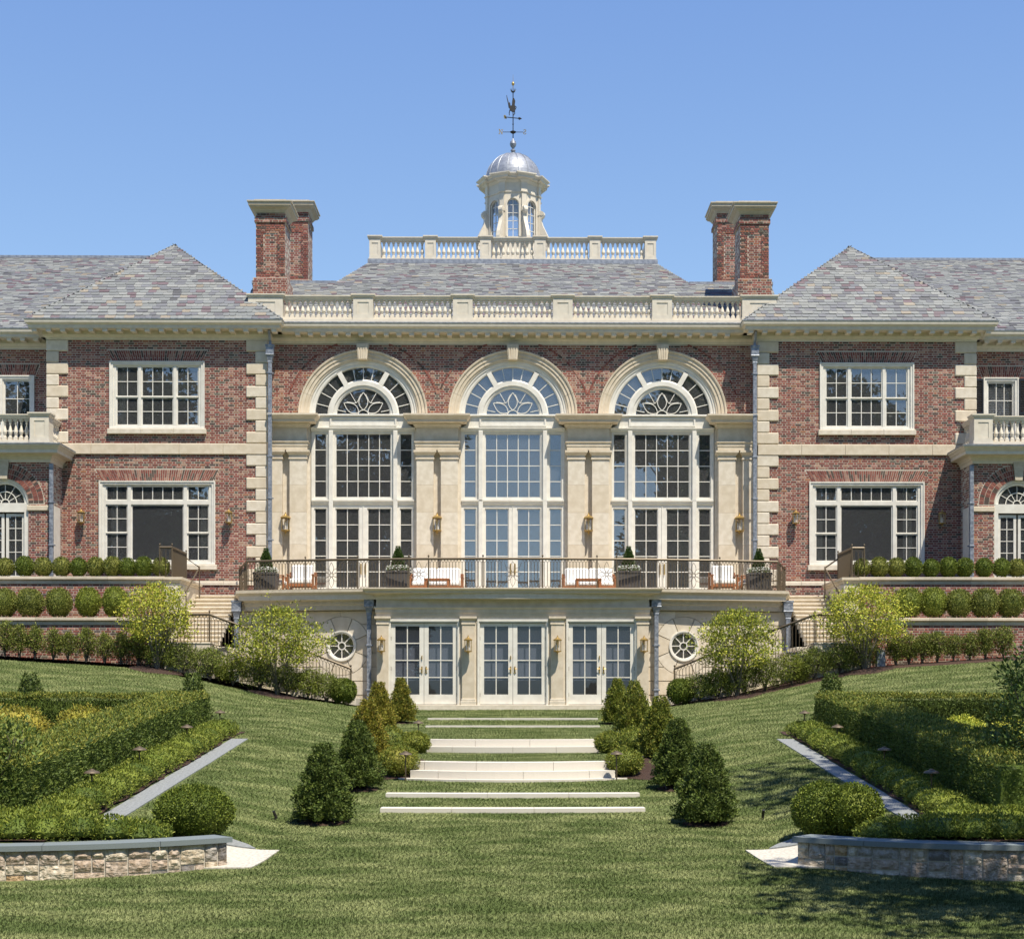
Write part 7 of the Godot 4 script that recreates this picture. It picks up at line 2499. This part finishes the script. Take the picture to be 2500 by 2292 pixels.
func mound_into(g: G, o: Vector3, rad: Vector3, n: int, l: float, w: float, pal: Array, seed_: int) -> void:
	var r := RandomNumberGenerator.new()
	r.seed = seed_
	g.col = pick(pal, r, 1.0, 1.0)
	var prof := PackedVector2Array()
	for k in 6:
		var t := lerpf(-0.4, PI / 2, k / 5.0)
		prof.append(Vector2(cos(t) * rad.x * 0.84 + 0.001, rad.y + sin(t) * rad.y * 0.84))
	g.lathe(prof, 10, o)
	for k in n:
		var y := r.randf_range(-0.5, 1.0)
		var a := r.randf() * TAU
		var q := sqrt(1.0 - y * y)
		var d := Vector3(cos(a) * q, y, sin(a) * q)
		var p := o + Vector3(d.x * rad.x, rad.y + d.y * rad.y, d.z * rad.z) * 1.0
		p = o + Vector3(0, rad.y, 0) + Vector3(d.x * rad.x, d.y * rad.y, d.z * rad.z) * (1.0 + 0.22 * nz.get_noise_3d(p.x * 70.0, p.y * 70.0, p.z * 70.0)) * r.randf_range(0.85, 1.05)
		var dir := (d * 0.7 + Vector3(r.randfn(0, 0.6), r.randf_range(0.0, 1.0), r.randfn(0, 0.6))).normalized()
		g.col = pick(pal, r)
		g.leaf(p, dir, any_side(dir, r), l * r.randf_range(0.7, 1.3), w, 0.25)

# ------------------------------------------------------------------ the tall trees across the lawn: they shade its corner and show in the window glass
func tree_crown(h: float, rad: float, n: int, seed_: int, low: float, leaf_l: float) -> Array:
	var r := RandomNumberGenerator.new()
	r.seed = seed_
	var tr := G.new()
	var lf := G.new()
	lf.tinted = true
	tr.tube(PackedVector3Array([Vector3(0, -0.3, 0), Vector3(0.1, h * 0.3, 0), Vector3(0, h * 0.62, 0.1)]), 0.32, 8, 0.14)
	var lobes := []
	for k in 22:
		var a := r.randf() * TAU
		var y := lerpf(low, 0.96, (k + 0.5) / 22.0)
		var q := rad * (1.0 - pow(absf(y - 0.55) / 0.5, 2.0) * 0.7) * r.randf_range(0.2, 0.85)
		var c := Vector3(cos(a) * q, h * y, sin(a) * q)
		lobes.append([c, rad * r.randf_range(0.30, 0.48)])
		var b := Vector3(0, h * clampf(y - 0.2, 0.15, 0.6), 0)
		tr.tube(PackedVector3Array([b, b.lerp(c, 0.5) + Vector3(0, 0.3, 0), c]), 0.10, 5, 0.03)
	for k in n:
		var q: Array = lobes[k % lobes.size()]
		var y := r.randf_range(-0.8, 1.0)
		var a := r.randf() * TAU
		var s := sqrt(1.0 - y * y)
		var d := Vector3(cos(a) * s, y * 0.75, sin(a) * s)
		var p: Vector3 = q[0] + d * q[1] * pow(r.randf(), 0.45)
		var dir := (d + Vector3(r.randfn(0, 0.8), r.randfn(-0.1, 0.6), r.randfn(0, 0.8))).normalized()
		lf.col = pick([Color(0.04, 0.066, 0.018), Color(0.055, 0.085, 0.025), Color(0.03, 0.05, 0.014), Color(0.07, 0.10, 0.03)], r)
		lf.leaf(p, dir, any_side(dir, r), leaf_l * r.randf_range(0.7, 1.3), leaf_l * 0.57, 0.25)
	return [tr.mesh(M.bark), lf.mesh(M.leaf)]

func build_trees() -> void:
	var a := tree_crown(15.0, 2.8, 2900, 1201, 0.58, 0.27)
	var b := tree_crown(26.0, 6.2, 20000, 1202, 0.18, 0.46)
	var list := [[11.5, 31.5, 0, 1.45], [8.4, 37.6, 0, 1.0]]
	# a belt along the far side of the lawn, open opposite the middle of the house
	for k in 9:
		list.append([-11.0 - k * 6.2, 74.0 + 4.0 * (k % 2), 1, 1.2 + 0.1 * sin(k * 2.1)])
		list.append([14.5 + k * 6.2, 75.0 + 4.0 * (k % 2), 1, 1.2 + 0.1 * sin(k * 1.7)])
	for k in 6:
		list.append([-14.0 - k * 9.0, 84.0, 1, 0.8])
		list.append([18.0 + k * 9.0, 85.0, 1, 0.8])
	for k in list.size():
		var q: Array = list[k]
		var t := thing("tall_tree", "tall leafy tree across the lawn from the house", "tree", Vector3(q[0], ground(q[0], q[1]), q[1]), "tall trees across the lawn", k * 1.7)
		t.scale = Vector3.ONE * q[3]
		var m := a if q[2] == 0 else b
		part(t, "trunk", m[0])
		part(t, "crown", m[1])

# ------------------------------------------------------------------ the scene
func _ready() -> void:
	var cam := Camera3D.new()
	cam.name = "camera"
	cam.projection = Camera3D.PROJECTION_FRUSTUM
	cam.near = 0.1
	cam.far = 1500.0
	cam.size = 0.1 * 2292.0 / FOC
	var yaw := 0.0095
	cam.frustum_offset = Vector2(0.1 * (1250.0 - CX) / FOC - 0.1 * yaw, 0.1 * (CY - 1146.0) / FOC)
	cam.position = Vector3(0, 0, 50)
	cam.rotation.y = -yaw
	add_child(cam)
	cam.current = true
	var env := Environment.new()
	env.background_mode = Environment.BG_SKY
	var sky := Sky.new()
	var sm := ProceduralSkyMaterial.new()
	sm.sky_top_color = Color(0.085, 0.172, 0.43).linear_to_srgb()
	sm.sky_horizon_color = Color(0.50, 0.75, 0.90).linear_to_srgb()
	sm.sky_curve = 0.16
	sm.ground_bottom_color = Color(0.20, 0.22, 0.15)
	sm.ground_horizon_color = Color(0.45, 0.5, 0.45)
	sm.sky_energy_multiplier = 1.0
	sky.sky_material = sm
	env.sky = sky
	env.background_energy_multiplier = 1.0
	env.tonemap_mode = Environment.TONE_MAPPER_LINEAR
	env.tonemap_exposure = 1.55
	env.sdfgi_enabled = true
	env.ssao_enabled = true
	env.ssil_enabled = true
	var we := WorldEnvironment.new()
	we.name = "environment"
	we.environment = env
	add_child(we)
	var sun := DirectionalLight3D.new()
	sun.name = "sun"
	sun.light_energy = 1.5
	sun.light_color = Color(1.0, 0.965, 0.90)
	sun.light_angular_distance = 0.53
	sun.shadow_enabled = true
	add_child(sun)
	sun.look_at_from_position(Vector3.ZERO, Vector3(-0.27, -1.0, -0.42), Vector3.UP)

	rng.seed = 20
	nz.seed = 5
	nz.frequency = 0.02
	nz.fractal_octaves = 3
	make_materials()
	paint("slate_under", Color(0.24, 0.25, 0.26), 0.85)
	var bp: StandardMaterial3D = M.brick.duplicate()
	bp.vertex_color_use_as_albedo = false
	bp.albedo_color = Color(0.27, 0.08, 0.06).linear_to_srgb()
	M["brick_plain"] = bp
	for c in [Color(0.34, 0.112, 0.082), Color(0.25, 0.078, 0.061), Color(0.48, 0.265, 0.195), Color(0.38, 0.145, 0.105), Color(0.12, 0.08, 0.064), Color(0.29, 0.092, 0.07)]:
		var m: StandardMaterial3D = M.brick.duplicate()
		m.vertex_color_use_as_albedo = false
		m.albedo_color = c.linear_to_srgb()
		brick_tones.append(m)
	for c in [Color(0.235, 0.25, 0.25), Color(0.19, 0.196, 0.216), Color(0.30, 0.31, 0.30), Color(0.18, 0.138, 0.152), Color(0.33, 0.285, 0.225), Color(0.22, 0.23, 0.238), Color(0.265, 0.275, 0.265), Color(0.16, 0.162, 0.178)]:
		var m: StandardMaterial3D = M.slate.duplicate()
		m.vertex_color_use_as_albedo = false
		m.albedo_color = c.linear_to_srgb()
		slate_tones.append(m)
	make_units()
	build_ground()
	print("ground ", Time.get_ticks_msec())
	H = thing("house", "large red brick country house with slate roofs, cupola, arched windows and stone terrace", "house")
	for s: float in [-1.0, 1.0]: build_wing(s)
	print("wings ", Time.get_ticks_msec())
	build_middle()
	for s: float in [-1.0, 1.0]:
		var a := minf(s * 8.95, s * 7.94); var b := maxf(s * 8.95, s * 7.94)
		chimney(a, b, -1.0, 1.19, 14.15, 17.0, -s, 140 + int(s) * 10)
		var a2 := minf(s * 8.69, s * 7.68); var b2 := maxf(s * 8.69, s * 7.68)
		chimney(a2, b2, -4.9, 1.19, 15.2, 18.32, -s, 180 + int(s) * 10)
	build_cupola()
	build_terrace()
	for s: float in [-1.0, 1.0]:
		build_side(s)
		downspout(Vector3(s * 8.27, 0, 0.13), TER, 11.5, 12.55, 0.13, true, 0.15)
		downspout(Vector3(s * 4.56, 0, 3.58), -0.2, 2.72, 2.9, 0.14, true, 0.17)
		downspout(Vector3(s * 8.9, 0, 2.80), 0.6, 2.62, 2.9, 0.14, true, 0.17)
	print("house ", Time.get_ticks_msec())
	make_rail_parts()
	build_terrace_railing()
	for s: float in [-1.0, 1.0]:
		build_stairs(s)
		build_stair_railing(s)
		planter_wall(s, "planter_wall", "upper brick planter wall with stone coping below the small box balls, %s" % sd(s), 11.05, 3.45, 1.0, 3.93, 0.23, 500 + int(s))
		planter_wall(s, "planter_wall", "lower brick planter wall with stone coping behind the upright shrubs, %s" % sd(s), 11.05, 5.0, 0.3, 2.545, 0.23, 510 + int(s))
	build_lanterns()
	build_furniture()
	build_lawn_steps()
	for s: float in [-1.0, 1.0]: build_garden_wall(s)
	build_path_lights()
	print("objects ", Time.get_ticks_msec())
	build_shrubs()
	build_trees()
	print("plants ", Time.get_ticks_msec())
